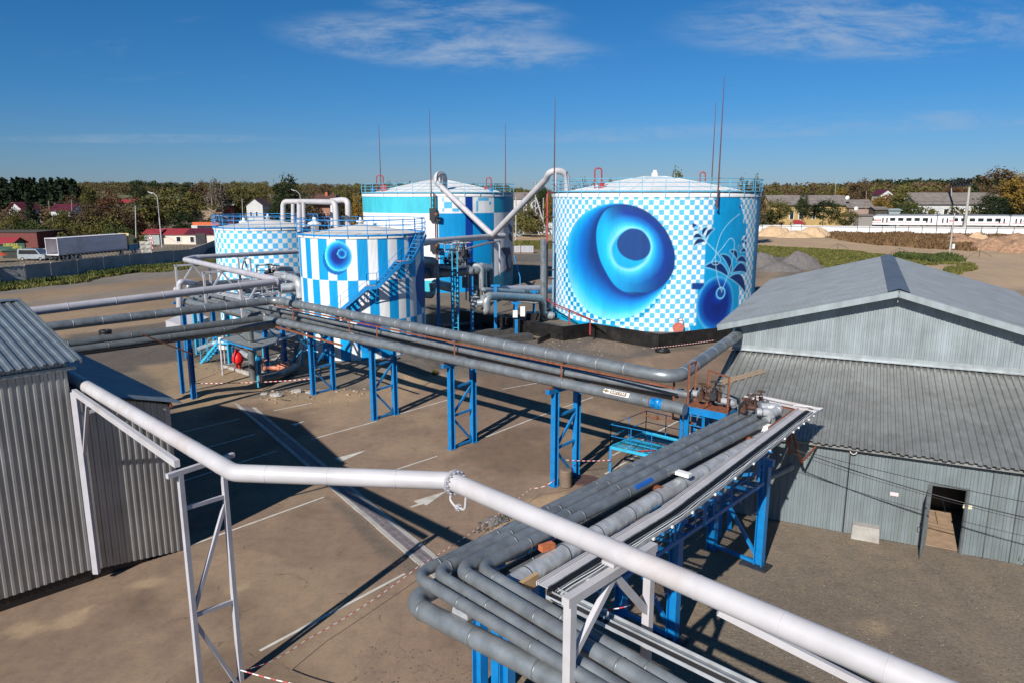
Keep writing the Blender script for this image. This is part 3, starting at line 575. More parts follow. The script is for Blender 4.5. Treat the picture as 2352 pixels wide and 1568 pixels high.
# manholes low on the shells
for root,C,R,px,py,r in ((rA,c4,R4,1555,752,.42),(rC,c2,R2,935,808,.42)):
    s_,z_=on_cyl(px,py,C,R); p=cyl_pt(C,R,s_,z_); q=cyl_pt(C,R,s_,z_,.35); m=MB(); m.tube([p,q],r,20); m.tube([q,q+(q-p)*.2],r*1.18,20)
    d=(q-p).normalized(); u=Vector((0,0,1)); w=d.cross(u)
    for i in range(16): a=math.pi*i/8; o_=q+(q-p)*.22+(u*cos(a)+w*sin(a))*r*1.06; m.tube([o_,o_+d*.04],.035,6)
    m.build('manhole_cover',paint('salmon_primer',(.50,.14,.10),.6),root)
    m=MB(); m.tube(fillet([q+u*r*1.2+w*.1,q+u*(r+.45)+w*.1,q+u*(r+.45)-w*.35,q-w*.5+u*.1],.1,3),.025,6); m.build('davit_arm','redp',root)
UP=Vector((0,0,1))
# ---------------- right warehouse ----------------
B=FR(25.9); bx,by=B.x,B.y
def zl(yb): return 3.4+(yb-26.6)*(4.8-3.4)/(34.76-26.6)
wh=thing('steel_warehouse','large grey steel warehouse with gable upper part and lean-to roof','warehouse',B(-1.95,27.1,0))
WX0,WX1,WY,EY,UY,BY=-5.2,22.0,27.1,26.6,34.76,54.2; DX0,DX1=None,None
dl=B.inv(G(2122,1250)); dx0=dl[0]; dx1=dx0+1.02; DH=2.3
LX=-4.6   # left edge of front wall
m=MB(); O=B(LX,WY,0)
def wallseg(a,b,z0,z1): m.sheet(B(a,WY,z0),bx,UP,-by,b-a,lambda u:0,lambda u:z1-z0,.21,.022)
wallseg(LX,dx0,0.02,zl(WY)-.03); wallseg(dx0,dx1,DH,zl(WY)-.03); wallseg(dx1,WX1,.02,zl(WY)-.03)
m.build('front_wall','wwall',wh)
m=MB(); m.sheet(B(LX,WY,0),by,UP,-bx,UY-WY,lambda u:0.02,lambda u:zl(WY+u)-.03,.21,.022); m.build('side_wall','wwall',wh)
m=MB(); m.box(B((dx0+dx1)/2,WY+2.2,.02),(6,4.0,.02),bx,by); m.build('interior_floor',paint('sandy_floor',(.34,.23,.15),.9),wh)
m=MB(); m.box(B((dx0+dx1)/2,WY+.75,1.35),(.02,1.2,.05),bx,by); m.box(B(dx0-2,WY+3.9,1.6),(8,.05,3.2),bx,by); m.box(B(dx0-2.6,WY+2,1.6),(.05,4,3.2),bx,by); m.build('inner_partition','dark',wh)
m=MB()
for xx in (dx0-.04,dx1+.04): m.beam(B(xx,WY-.03,0),B(xx,WY-.03,DH+.05),.07,.10)
m.beam(B(dx0-.08,WY-.03,DH+.06),B(dx1+.08,WY-.03,DH+.06),.07,.07); m.build('door_frame','galv_dark',wh)
hd=(by*-1*cos(R_(8))+bx*-sin(R_(8))).normalized()   # open leaf swung outwards
dm=MB(); p=B(dx0-.06,WY-.08,0); n_=hd.cross(UP)
dm.sheet(p+UP*.05,hd,UP,n_,1.0,lambda u:0,lambda u:DH-.05,.2,.02)
for a,b_ in ((0,0),(1.0,0)): dm.beam(p+hd*a+UP*.05,p+hd*a+UP*DH,.05,.05)
for zz_ in (.06,DH): dm.beam(p+UP*zz_,p+hd+UP*zz_,.05,.05)
door=dm.build('door','galv_dark',wh); m=MB(); q=p+hd*.85+UP*1.1+n_*.05; m.tube([q,q+n_*.07,q+n_*.07+UP*.18,q+UP*.18],.012,6); m.build('handle','dark',door)
# lean-to roof
sl=(B(0,UY,zl(UY))-B(0,EY,zl(EY))); ln=sl.length; sv=sl.normalized(); sn=bx.cross(sv)
m=MB(); m.sheet(B(WX0,EY,zl(EY)),bx,sv,sn,WX1-WX0,lambda u:0+.03*sin(u*5.1),lambda u:ln,.25,.055,1)
for a in (0,): m.box(B((WX0+WX1)/2,EY+.2,zl(EY)-.10),(WX1-WX0,.06,.09),bx,by)
m.build('lean_to_roof','leanroof',wh)
# flashing strip between
m=MB(); m.box(B((WX0+WX1)/2,UY-.10,zl(UY)+.09),(WX1-WX0,.26,.02),bx,by); m.box(B((WX0+WX1)/2,UY-.03,zl(UY)+.20),(WX1-WX0,.02,.22),bx,by); m.build('flashing_strip','galvlt',wh)
AX,AZ,EX,EZ=1.53,8.06,-5.80,6.04; HWX=AX-EX; XR=AX+HWX
def zg(xx): return AZ-(AZ-EZ)*abs(xx-AX)/HWX
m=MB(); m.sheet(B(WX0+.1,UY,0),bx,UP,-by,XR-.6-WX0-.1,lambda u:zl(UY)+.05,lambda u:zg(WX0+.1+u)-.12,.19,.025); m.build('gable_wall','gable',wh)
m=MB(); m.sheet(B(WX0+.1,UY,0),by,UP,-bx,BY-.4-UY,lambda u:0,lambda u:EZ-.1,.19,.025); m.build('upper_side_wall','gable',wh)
FY=UY-.75
for nm,sg in (('roof_slope',-1),('roof_slope',1)):
    m=MB(); e0=B(AX+sg*HWX,FY,EZ); a0=B(AX,FY,AZ); v=(a0-e0); l=v.length; v.normalize(); n_=(v.cross(by)*sg).normalized(); n_=n_ if n_.z>0 else -n_
    m.sheet(e0,by,v,n_,BY-FY,lambda u:0,lambda u:l,.45,.07); m.build(nm,'uproof',wh)
m=MB()
for sg in (-1,1):
    p=B(AX+sg*(HWX+.02),FY-.03,EZ-.10);q=B(AX,FY-.03,AZ-.10); m.beam(p,q,.03,.26)
    p=B(AX+sg*(HWX+.02),FY+.1,EZ+.045);q=B(AX,FY+.1,AZ+.045); m.beam(p,q,.28,.012)
m.build('barge_board','gable',wh)
m=MB(); 
for sg in (-1,1):
    v=(B(AX+sg*.32,0,zg(AX+.32))-B(AX,0,AZ)); 
    m.add([B(AX,FY,AZ+.12),B(AX,BY,AZ+.12),B(AX+sg*.42,BY,zg(AX+.42)+.09),B(AX+sg*.42,FY,zg(AX+.42)+.09)],[(0,1,2,3)])
m.build('ridge_cap','ridge',wh)
m=MB(); m.beam(B(LX+.0,WY-.03,0),B(LX,WY-.03,3.3),.06,.06); m.build('corner_trim','galv_dark',wh)
for px in (2262,2320): m=MB(); q=B.inv(G(px,1300)); m.beam(B(q[0],WY-.035,.02),B(q[0],WY-.035,3.35),.03,.02); m.build('joint_trim','galv_dark',wh)
# wall lamp, notices, concrete block, planks
p=B.inv(G(1960,1215)); p=B(p[0]+.0,WY-.08,DP(1960,1040,G(1960,1220).y).z)
def wall_x(px,py):  # hit of photo point on the front wall plane
    r=Vector(ray(px,py)); t=WY/(r.x*by.x+r.y*by.y); q=Vector((r.x*t,r.y*t,CAMH+r.z*t)); return B.inv(q)[0],q.z
xx,zz_=wall_x(1960,1038); lt=thing('wall_lamp','small round lamp bracket under the lean-to eave','lamp',B(xx,WY-.1,zz_))
m=MB(); m.tube([B(xx,WY,zz_+.1),B(xx,WY-.22,zz_+.12)],.12,14); m.build('lamp_body','cream',lt); m=MB(); m.tube([B(xx,WY-.22,zz_+.12),B(xx,WY-.24,zz_+.12)],.09,14); m.build('lens','dark',lt)
for i,(px,py,lb) in enumerate(((2054,1133,'small pinkish notice left of the open doorway'),(2222,1162,'small yellowish notice right of the open doorway'))):
    xx,zz_=wall_x(px,py); m=MB(); m.box(B(xx,WY-.035,zz_),(.26,.012,.13),bx,by); tag(m.build('notice',paint('notice_paper',(.62,.5,.5) if i==0 else (.62,.55,.36),.7)),lb,'sign','notices on the warehouse wall')
xx,_z=wall_x(1987,1225); cb=MB(); cb.hexa([B(xx-.45,WY-.42,0),B(xx+.45,WY-.42,0),B(xx+.45,WY+.1,0),B(xx-.45,WY+.1,0),B(xx-.43,WY-.30,.5),B(xx+.42,WY-.30,.5),B(xx+.42,WY+.1,.52),B(xx-.43,WY+.1,.52)]); tag(cb.build('concrete_block','conc'),'pale concrete block set against the warehouse wall foot','block')
pl=thing('timber_planks','two bleached planks lying across the top of lean-to roof','plank',B(-4.2,32,4.4))
def lean_pt(px,py,h=.07):
    z=4.3
    for _ in range(8): p=G(px,py,z); z=zl(B.inv(p)[1])+h
    return G(px,py,z)
for a,b_ in (((1655,875),(1752,848)),((1662,879),(1757,852))): m=MB(); m.beam(lean_pt(*a),lean_pt(*b_),.16,.04); m.build('plank','wood',pl)
# ---------------- left sheds ----------------
LF=FR(44); lx,ly=LF.x,LF.y; LW=-24.1
sh=thing('tall_corrugated_shed','tall shed of zinc sheets cut by the left picture edge','shed',LF(LW,2,0))
m=MB(); m.sheet(LF(LW,-9,0),ly,UP,lx,14.75,lambda u:.42-.0*u,lambda u:7.12,.20,.035); m.build('front_wall','lwall',sh)
m=MB(); m.sheet(LF(-37.6,5.75,0),lx,UP,ly,13.5,lambda u:.3,lambda u:8.2-abs(-37.6+u+30.6)*.165,.20,.035); m.build('side_wall','lwall',sh)
ez,rz_=7.2,8.30
m=MB(); e0=LF(LW+.25,-9,ez-.03); r0=LF(-30.6,-9,rz_); v=(r0-e0); l=v.length; v.normalize(); n_=ly.cross(v); n_=n_ if n_.z>0 else -n_; m.sheet(e0,ly,v,n_,15.1,lambda u:0,lambda u:l,.27,.045); m.build('roof_slope','lroof',sh)
m=MB(); e0=LF(-37.6,-9,7.2); v=(r0-e0); l=v.length; v.normalize(); n_=ly.cross(v); n_=n_ if n_.z>0 else -n_; m.sheet(e0,ly,v,n_,15.1,lambda u:0,lambda u:l,.27,.045); m.build('roof_slope','lroof',sh)
m=MB(); m.beam(LF(LW+.25,6.12,ez-.02),LF(-30.6,6.12,rz_+.02),.06,.14); m.beam(LF(-30.6,6.12,rz_+.02),LF(-37.6,6.12,7.2),.06,.14); m.beam(LF(LW+.1,-9,6.98),LF(LW+.1,6.0,6.98),.1,.1); m.build('eave_trim','lroof',sh)
m=MB(); m.box(LF(LW-.22,-2,.22),(.3,15.5,.46),lx,ly); m.build('plinth','bitumen',sh)
m=MB(); m.beam(LF(-30.6,-9,rz_+.05),LF(-30.6,6.0,rz_+.05),.5,.03); m.build('ridge_cap','lroof',sh)
ls=thing('low_corrugated_shed','lower shed of zinc sheets with a shaded dark roof','shed',LF(LW,7,0))
def zr(yf): return 6.23-(yf-5.75)*.305
m=MB(); m.sheet(LF(LW-.04,5.95,0),ly,UP,lx,2.66,lambda u:.35-.13*u,lambda u:zr(5.95+u)-.12,.20,.035); m.build('front_wall','lwall',ls)
m=MB(); m.sheet(LF(LW-.04,8.61,0),-lx,UP,ly,13.5,lambda u:0,lambda u:zr(8.61)-.12,.20,.035); m.build('side_wall','lwall',ls)
a=LF(LW+.22,5.8,zr(5.8)); bb=LF(LW+.22,8.95,zr(8.95)); v=bb-a; l=v.length; v.normalize(); n_=v.cross(-lx); n_=n_ if n_.z>0 else -n_
m=MB(); m.sheet(a,-lx,v,n_,13.9,lambda u:0,lambda u:l,.14,.025); m.build('roof','lroof',ls)
m=MB(); m.beam(LF(LW+.2,8.6,zr(8.6)-.12),LF(LW-13,8.6,zr(8.6)-.12),.06,.12); m.build('timber_purlin','rust',ls)
m=MB(); m.box(LF(LW-.2,6.6,.15),(.2,1.7,.36),lx,ly); m.build('plinth','bitumen',ls)
# ---------------- white overhead pipe in the foreground ----------------
ZW=6.2
q0=G(150,858,6.3); W1=G(538,1085,ZW); W2=G(1036,1103,ZW); W3=G(1888,1471,ZW); dirw=(W3-W2).normalized()
wp=pipe('white_overhead_pipe','thick pale lilac pipe crossing the whole foreground',[q0+(q0-W1).normalized()*1.2,W1,W2,W2+dirw*16],.19,'lav',band=1.35,bmat='lav2',bend=.45,n=28,off=.4,bw=.016,bt=.007)
def flange(root,c,d,r,nb=14,mat='lav2',t=.03):
    d=Vector(d).normalized(); u=UP.cross(d).normalized() if abs(d.z)<.9 else Vector((1,0,0)); w=d.cross(u); m=MB()
    for k in (-1,1): m.tube([c+d*(k*t*.6-t*.4),c+d*(k*t*.6+t*.4)],r,24)
    m.build('flange',mat,root); m=MB()
    for i in range(nb): a=2*math.pi*i/nb; o=c+(u*cos(a)+w*sin(a))*r*.87; m.tube([o-d*t*2.6,o+d*t*2.6],.017,6)
    m.build('flange_bolts',mat,root)
fc=W2-dirw*0+ (W2-W1).normalized()*-.05; flange(wp,W2+dirw*.12,dirw,.275)
m=MB(); a=W2+dirw*.12; sdv=dirw.cross(UP); m.tube(fillet([a-dirw*.12-UP*.2,a-dirw*.12-UP*.42+sdv*.03,a+dirw*.02-UP*.5+sdv*.03,a+dirw*.35-UP*.5+sdv*.03,a+dirw*.35-UP*.2],.08,4),.028,8); m.build('bypass_tube','lav',wp); flange(wp,a+dirw*.15-UP*.5+sdv*.03,dirw,.065,6,'lav2',.02)
# support trusses under it
def truss(name,label,L_,R__,ztop,w,mat,inv=False,over=.3):
    """two posts from ground to a cross beam, ladder bracing"""
    root=thing(name,label,'pipe support',Vector(((L_.x+R__.x)/2,(L_.y+R__.y)/2,0)),'pale lilac pipe support frames'); d=(R__-L_).xy.to_3d().normalized(); side=d
    for p in (L_,R__): m=MB(); m.beam(Vector((p.x,p.y,-.1)),Vector((p.x,p.y,ztop-w)),w,w,up=d); m.build('post',mat,root)
    m=MB(); m.beam(Vector((L_.x,L_.y,ztop-w/2))-d*over,Vector((R__.x,R__.y,ztop-w/2))+d*over,w,w); m.build('cross_beam',mat,root)
    def P(t,z): q=L_*(1-t)+R__*t; return Vector((q.x,q.y,z))
    return root,P
TL,TR=G(413,1086,5.9),G(511,1054,5.9); r1,P1_=truss('pipe_support','ladder-like lilac frame under the white pipe by shed',TL,TR,5.98,.11,'lav2')
for a_,b__ in (((427,1168),(516,1138)),((447,1402),(516,1155)),((449,1414),(536,1378)),((451,1432),(557,1580))): m=MB(); m.beam(P1_(.03,DP(*a_,TL.y).z),P1_(.97,DP(*b__,TR.y).z),.07,.09); m.build('brace','lav2',r1)
TL2,TR2=G(1310,1368,5.9),G(1494,1252,5.9); r2,P2_=truss('pipe_support','lilac frame with inverted V braces under the white pipe',TL2,TR2,5.92,.15,'lav',over=.12)
for t0,z0,t1,z1 in ((.50,5.75,.02,DP(1327,1517,TL2.y).z),(.53,5.75,.98,DP(1486,1400,TR2.y).z)): m=MB(); m.beam(P2_(t0,z0),P2_(t1,z1),.09,.12); m.build('brace','lav',r2)
m=MB(); q=G(1408,1287,5.96); m.box(Vector((q.x,q.y,5.96)),(.3,.25,.06),LF.y,LF.x); m.build('saddle','lav',r2)
# third bracing strut running under the pipe at lower right, and the long beam at left
lb=thing('support_beam','long pale beam running under the white pipe from the shed corner','beam',LF(-23.9,5.85,0)); top=LF(-23.92,5.86,6.25)
m=MB(); m.beam(LF(-23.92,5.86,.32),top,.17,.17); m.build('post','lav2',lb); m=MB(); m.beam(top,TL+Vector((0,0,.20))-az(134)*.1,.12,.17); m.build('beam','lav',lb)
m=MB(); d=(TL-top).normalized(); m.beam(LF(-23.9,5.9,4.2),top+d*1.25-UP*.1,.09,.09); m.build('brace','lav2',lb); m=MB(); m.beam(LF(-23.9,5.8,5.5),LF(-23.9,6.5,5.6),.09,.09); m.build('bracket','lav2',lb)
m=MB(); a=G(1790,1475,4.9); b_=G(1650,1402,5.45); m.beam(b_,b_+(G(2040,1600,4.4)-b_)*1.2,.10,.12); tag(m.build('inclined_strut','lav'),'slanting pale strut just beneath the white pipe at lower right','strut')
# ---------------- main rack ----------------
v_=lambda i:G(*i)
SB=[(446,918,'single blue column with a short head beam at the left of the rack'),(720,905,'blue braced pipe support in rubble nearest the striped tank'),(860,963,'blue braced pipe support with its feet at the asphalt edge'),(1038,1030,'blue braced pipe support in the middle of the asphalt lot'),(1273,1115,'blue braced pipe support beside the corrugated drum')]
def h_support(label,L_,u,H=4.1,gap=1.42,name='blue_pipe_support',flip=False,head=(-.5,1.15)):
    root=thing(name,label,'pipe support',L_,'blue braced pipe supports'); v=u.cross(UP)
    for t in (0,gap): m=MB(); m.hbeam(L_+u*t-UP*.15,L_+u*t+UP*H,.24,.24,.022,side=v); m.box(L_+u*t+UP*.02,(.36,.36,.03),u,v); m.build('leg','blue',root)
    m=MB(); m.beam(L_+u*(head[0])+UP*(H+.1),L_+u*(gap+head[1])+UP*(H+.1),.2,.2); m.build('head_beam','blue',root)
    m=MB(); m.beam(L_+u*head[0]+UP*(H+.215),L_+u*(gap+head[1])+UP*(H+.215),.19,.02); m.build('bearing_plate','rust',root)
    a,b_=.1,gap-.1
    for p,q in (((a,.74*H),(b_,.76*H)),((a,.42*H),(b_,.72*H)),((a,.40*H),(b_,.42*H)),((a,.37*H),(b_,.03*H)),((a,.02*H),(b_,.03*H))):
        m=MB(); m.beam(L_+u*p[0]+UP*p[1],L_+u*q[0]+UP*q[1],.08,.10); m.build('brace','blue',root)
    return root
ur=az(44.5)
p=G(446,918); rt=thing('blue_pipe_support',SB[0][2],'pipe support',p,'blue braced pipe supports')
m=MB(); m.hbeam(p-UP*.1,p+UP*3.9,.26,.26,.022,side=az(135)); m.build('leg','blue',rt); m=MB(); m.beam(p+az(-46)*.7+UP*4.0,p+az(134)*.5+UP*4.0,.2,.2); m.build('head_beam','blue',rt)
q=p+az(-46)*1.6+az(44)*0; m=MB(); m.hbeam(q-UP*.1,q+UP*3.9,.2,.2,.02,side=az(135)); m.build('leg','blue',rt)
for i in range(1,5): h_support(SB[i][2],GE(SB[i][0],SB[i][1]),ur,H=4.1-gz(GE(SB[i][0],SB[i][1])))
ZP=4.62
def run(a,b,ea,eb,z): A_,B_=G(*a,z),G(*b,z); d=(B_-A_).normalized(); return [A_-d*ea,B_+d*eb]
# P2: bitumen line
A_,B_=G(700,752,ZP),G(1496,923,ZP); d2=(B_-A_).normalized(); Lf=A_-d2*16.5
pp=pipe('bitumen_pipe','front grey pipe of the rack carrying a brown and white bitumen sticker',[Lf,B_+d2*.0],.215,'galv',band=1.9,group='pipes along the main rack')
c0=B_+d2*.02; m=MB(); m.tube([c0,c0+d2*.5],.15,12); m.lathe(c0+d2*.25-UP*.14,[(.0,-.06),(.12,-.05),(.17,0),(.17,.26),(.1,.34),(0,.36)],14); m.build('blue_valve','blue',pp); flange(pp,c0+d2*.03,d2,.2,8,'dblue',.03); flange(pp,c0+d2*.47,d2,.2,8,'dblue',.03)
m=MB(); m.tube([c0-d2*.04,c0-d2*.005],.217,20); m.build('end_collar','rust',pp)
m=MB(); sdn=d2.cross(UP); m.tube(fillet([c0-d2*.25-UP*.18+sdn*.1,c0-d2*.25-UP*.5+sdn*.12,c0+d2*.9-UP*.5+sdn*.12,c0+d2*.9-UP*.18+sdn*.1],.06,3),.022,6); m.tube([c0+d2*.3-UP*.5+sdn*.06,c0+d2*.3-UP*.5+sdn*.2],.07,12); m.build('bypass_tube','rust',pp)
E_end=G(1570,941,ZP); m=MB(); m.tube([c0+d2*.5,c0+d2*1.35],.22,20); m.build('pipe_run','galv',pp)
# sticker
tp=c0-d2*1.45; nrm=(sdn*.80+UP*.62).normalized() if sdn.y<0 else (-sdn*.80+UP*.62).normalized(); 
if nrm.y>0: nrm=Vector((-nrm.x,-nrm.y,nrm.z))
upv=(nrm.cross(d2)); upv=upv if upv.z>0 else -upv
def sticker(root,c,r,d,n_,u_,w,h,mat,name):
    m=MB(); k=6; vs=[];th=math.atan2(h/2,r)
    for i in range(k+1):
        a=-th+2*th*i/k; q=c+(n_*cos(a)+u_*sin(a))*(r+.006); vs+= [q-d*w/2,q+d*w/2]
    m.add(vs,[(2*i,2*i+1,2*i+3,2*i+2) for i in range(k)]); return m.build(name,mat,root)
sticker(pp,tp,.215,d2,nrm,upv,1.15,.20,'white','sticker'); sticker(pp,tp+d2*.10,.219,d2,nrm,upv,.72,.15,paint('brown_label',(.20,.12,.05),.6),'label_panel')
text_part('БИТУМ',.175,'white',pp,tp+d2*.10+nrm*.232,d2,upv,.006)
m=MB(); q=tp-d2*.42+nrm*.225; m.prism([q-d2*.13,q+upv*.085,q+upv*.035,q+d2*.1+upv*.035,q+d2*.1-upv*.035,q-upv*.035,q-upv*.085][::1],nrm*.006); m.build('arrow',paint('brown_label2',(.20,.12,.05),.6),pp)
# P3 and the shaded pipes behind it
a,b_=run((732,732),(1287,853),16,0,4.9); e=G(1590,907,4.9); p3=pipe('rack_pipe','slim grey pipe directly behind the bitumen pipe on the rack',[a,b_,e],.135,'galv',band=2.0,group='pipes along the main rack')
nd=-d2.cross(UP); nd=nd if nd.y>0 else -nd
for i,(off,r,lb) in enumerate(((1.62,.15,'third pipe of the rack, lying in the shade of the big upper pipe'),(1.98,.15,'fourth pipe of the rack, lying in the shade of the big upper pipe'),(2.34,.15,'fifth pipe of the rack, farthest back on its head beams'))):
    a_=Lf+nd*off-d2*3*i; pipe('rack_pipe',lb,[Vector((a_.x,a_.y,4.5)),Vector((B_.x+nd.x*off,B_.y+nd.y*off,4.5))],r,'galv_dark' if i<2 else 'galv',band=2.1,group='pipes along the main rack')  # shade of the big upper pipe put into the darker cladding colour
# P1 big upper pipe
Z1=5.6; c1_=G(634,690,Z1); c2_=G(1552,869,Z1); e1=G(60,757,Z1);  m_=G(1699,766,5.55)
P1=pipe('big_upper_pipe','biggest grey clad pipe running above the rack and turning at both ends',[e1,c1_,c2_,m_],.24,'galv',band=1.28,bmat='galvlt',bend=.7,n=24,bw=.035)
d1=(c2_-c1_).normalized(); dr=(m_-c2_).normalized(); m=MB(); m.lathe(Vector((0,0,0)),[(.0,0)],3) if False else m.tube([m_-dr*.1,m_+dr*.05,m_+dr*.16,m_+dr*.2],[.3,.36,.3,.05],20); m.build('white_end_cap','silver',P1)
# rusty carrier frame below P1
cf=thing('rusty_pipe_carrier','rusty angle rail and posts carrying the big upper pipe','pipe carrier',c1_)
sd1=d1.cross(UP); sd1=sd1 if sd1.y<0 else -sd1
m=MB(); m.beam(c1_+sd1*.16-UP*.30,c2_+sd1*.16-UP*.30,.06,.07); m.build('rail','rust',cf)
for pxx in (635,785,849,1031,1273):
    pass
for i,(px,py) in enumerate(((636,757),(785,810-30),(848,795),(1031,836),(1272,895))):
    q=G(px,py,4.33 if i else 4.2); t=(q-c1_).dot(d1); q2=c1_+d1*t; foot=Vector((q2.x,q2.y,0))+sd1*.16
    m=MB(); m.beam(foot+UP*4.3,foot+UP*(Z1-.27),.06,.06); m.beam(foot+UP*(Z1-.28),foot-sd1*.36+UP*(Z1-.28),.06,.05); m.build('post','rust',cf)
m=MB(); m.beam(G(634,751,4.35),G(786,797-4,4.32),.06,.1); m.beam(G(645,757,4.3),G(645,740,4.3),.05,.05); m.build('rail','rust',cf)
# left branch pipes
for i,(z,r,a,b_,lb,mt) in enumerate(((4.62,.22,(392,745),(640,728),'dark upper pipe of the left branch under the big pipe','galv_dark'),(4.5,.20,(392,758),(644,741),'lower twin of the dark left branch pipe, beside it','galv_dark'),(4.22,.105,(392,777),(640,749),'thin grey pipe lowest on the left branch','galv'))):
    A_=G(*a,z); dd=az(44.5); B_=G(*b_,z); A2=B_-dd*((B_-A_).length+7+i); pipe('branch_pipe',lb,[A2,B_],r,mt,band=3.0 if i<2 else 0,group='pipes of the left branch')  # upper two get darker cladding that stands for the big pipe's shade
# pipe hanging: grey round column and others in left cluster
q=GE(582,872); cl=thing('round_grey_column','round grey clad vertical pipe standing in front of the canopy','column',q); m=MB(); m.cyl(q-UP*.1,.225,4.35,20); m.build('pipe_run','galv_dark',cl)
m=MB(); m.tube([q+UP*4.2,G(540,760,4.3)],.05,6); m.build('bracket','dark',cl)
q=GE(500,1) if False else None
# ---------------- upper-left lilac vent pipe with trusses ----------------
Z7=7.1; a=G(72,716,6.9); b_=G(646,646,Z7); c_=G(425,597,Z7); 
wv=pipe('lilac_vent_pipe','pale lilac pipe folding in a zigzag before the checkered tank',[a+(a-b_).normalized()*2,b_,c_,DP(446,592,c_.y+1.2),DP(690,578,c_.y+10)],.2,'lav2',band=2.3,bmat='lav2',bend=.3,n=20,bw=.04)
flange(wv,b_+(a-b_).normalized()*.35,(a-b_),.27,12)
def vtruss(label,c,u,ztop,z0,w=2.3,hh=1.9,p=.13):
    root=thing('pipe_support',label,'pipe support',Vector((c.x,c.y,z0)),'pale lilac pipe support frames'); A_=c-u*w/2; B2=c+u*w/2
    for q in (A_,B2): m=MB(); m.beam(Vector((q.x,q.y,z0)),Vector((q.x,q.y,ztop)),p,p,up=u); m.build('post','lav2',root)
    m=MB(); m.beam(Vector((A_.x,A_.y,ztop-.05))-u*.1,Vector((B2.x,B2.y,ztop-.05))+u*.1,p,p); m.build('cross_beam','lav2',root)
    for q in (A_,B2): m=MB(); m.beam(Vector((c.x,c.y,ztop-.1)),Vector((q.x,q.y,ztop-hh)),p*.8,p*.8); m.build('brace','lav2',root)
    return root
dv=(c_-b_).normalized(); uv_=az(47)
for t,lb in ((.18,'lilac frame under the zigzag pipe nearest the rack'),(.55,'lilac frame under the middle of the zigzag pipe'),(.90,'lilac frame under the far bend of the zigzag pipe')):
    c=b_+(c_-b_)*t; vtruss(lb,c,uv_,Z7-.2,4.3 if t<.6 else 2.2,w=2.5)
q=DP(560,587,c_.y+5.5); vtruss('lilac frame in front of the checkered tank shell',Vector((q.x,q.y,0)),az(134),q.z-.2,0,w=2.2)
# ---------------- foreground pipe bank ----------------
def n1(x,y): return (871.1+.27778*x,1088.9+.27778*y)
def n2(x,y): return (1524.5+.18518*x,856.6+.18518*y)
ZQ=4.5; ub=az(42.4); wb=az(133.2)
def qpipe(lb,corner,far,near,r,mat,z=ZQ,band=1.9):
    c=G(*corner,z); f=G(*far,z); nr=G(*near,z); pipe('bank_pipe',lb,[f,c,nr+(nr-c).normalized()*7],r,mat,band=band,group='pipes of the foreground bank',bend=.34,n=22,bw=.045)
qpipe('outermost pipe of the foreground bank, its elbow farthest left',(953,1321),(1692,952),(1260,1505.6),.12,'galv')
qpipe('second bank pipe from the left, with paint spatter on the elbow',(1000,1314),(1716,950),(1301.7,1502.8),.125,'galv')
qpipe('third bank pipe, the fattest of the four with elbows',(1054,1309),(1745,955),(1271,1438.9),.155,'galv')
qpipe('fourth bank pipe, its elbow nearest the foil clad pipe',(1101,1304),(1768,962),(1282,1412.5),.135,'galv')
c=G(938,1383,3.95); nr=G(1065.5,1449,3.95); pipe('bank_pipe','fat low pipe at the front edge of the foreground bank',[c+ub*2.2,c,nr+(nr-c).normalized()*8],.2,'galv',band=1.5,group='pipes of the foreground bank',bend=.4,n=24,off=.3)
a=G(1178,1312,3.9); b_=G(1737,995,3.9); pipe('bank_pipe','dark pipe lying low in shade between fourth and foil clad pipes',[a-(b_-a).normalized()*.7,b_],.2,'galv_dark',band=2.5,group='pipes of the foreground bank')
a=G(1232,1308,4.12); b_=G(1524.4,1133.4,4.12); d=(b_-a).normalized(); e=G(1716,1026,4.12); foil=pipe('foil_clad_pipe','brightest big foil clad pipe with a brick on it',[a-d*2.3,b_,e,e+(e-b_).normalized()*1.6],.215,'silver',band=1.3,bmat='galvlt',bend=.8,n=26,bt=.005)
q=G(1256,1258,4.36); q.z=4.40; m=MB(); m.box(q,(.34,.16,.13),ub+wb*.25); tag(m.build('brick','brick'),'loose orange brick resting between bank pipes','brick')
q=G(1570,1087,4.45); m=MB(); m.box(q,(.42,.2,.1),wb); tag(m.build('white_block','white'),'short white box lying across the bank by the blue sticker','block')
a,b_=G(1101,1304,ZQ),G(1768,962,ZQ); dq=(b_-a).normalized(); st=sticker(bpy.data.objects['bank_pipe.003'] if 'bank_pipe.003' in bpy.data.objects else foil,a+dq*((G(1479,1116,ZQ)-a).dot(dq)),.135,dq,(wb*.75+UP*.66).normalized(),(-wb*.66+UP*.75).normalized(),.85,.13,paint('blue_label',(.01,.10,.40),.6),'blue_sticker')
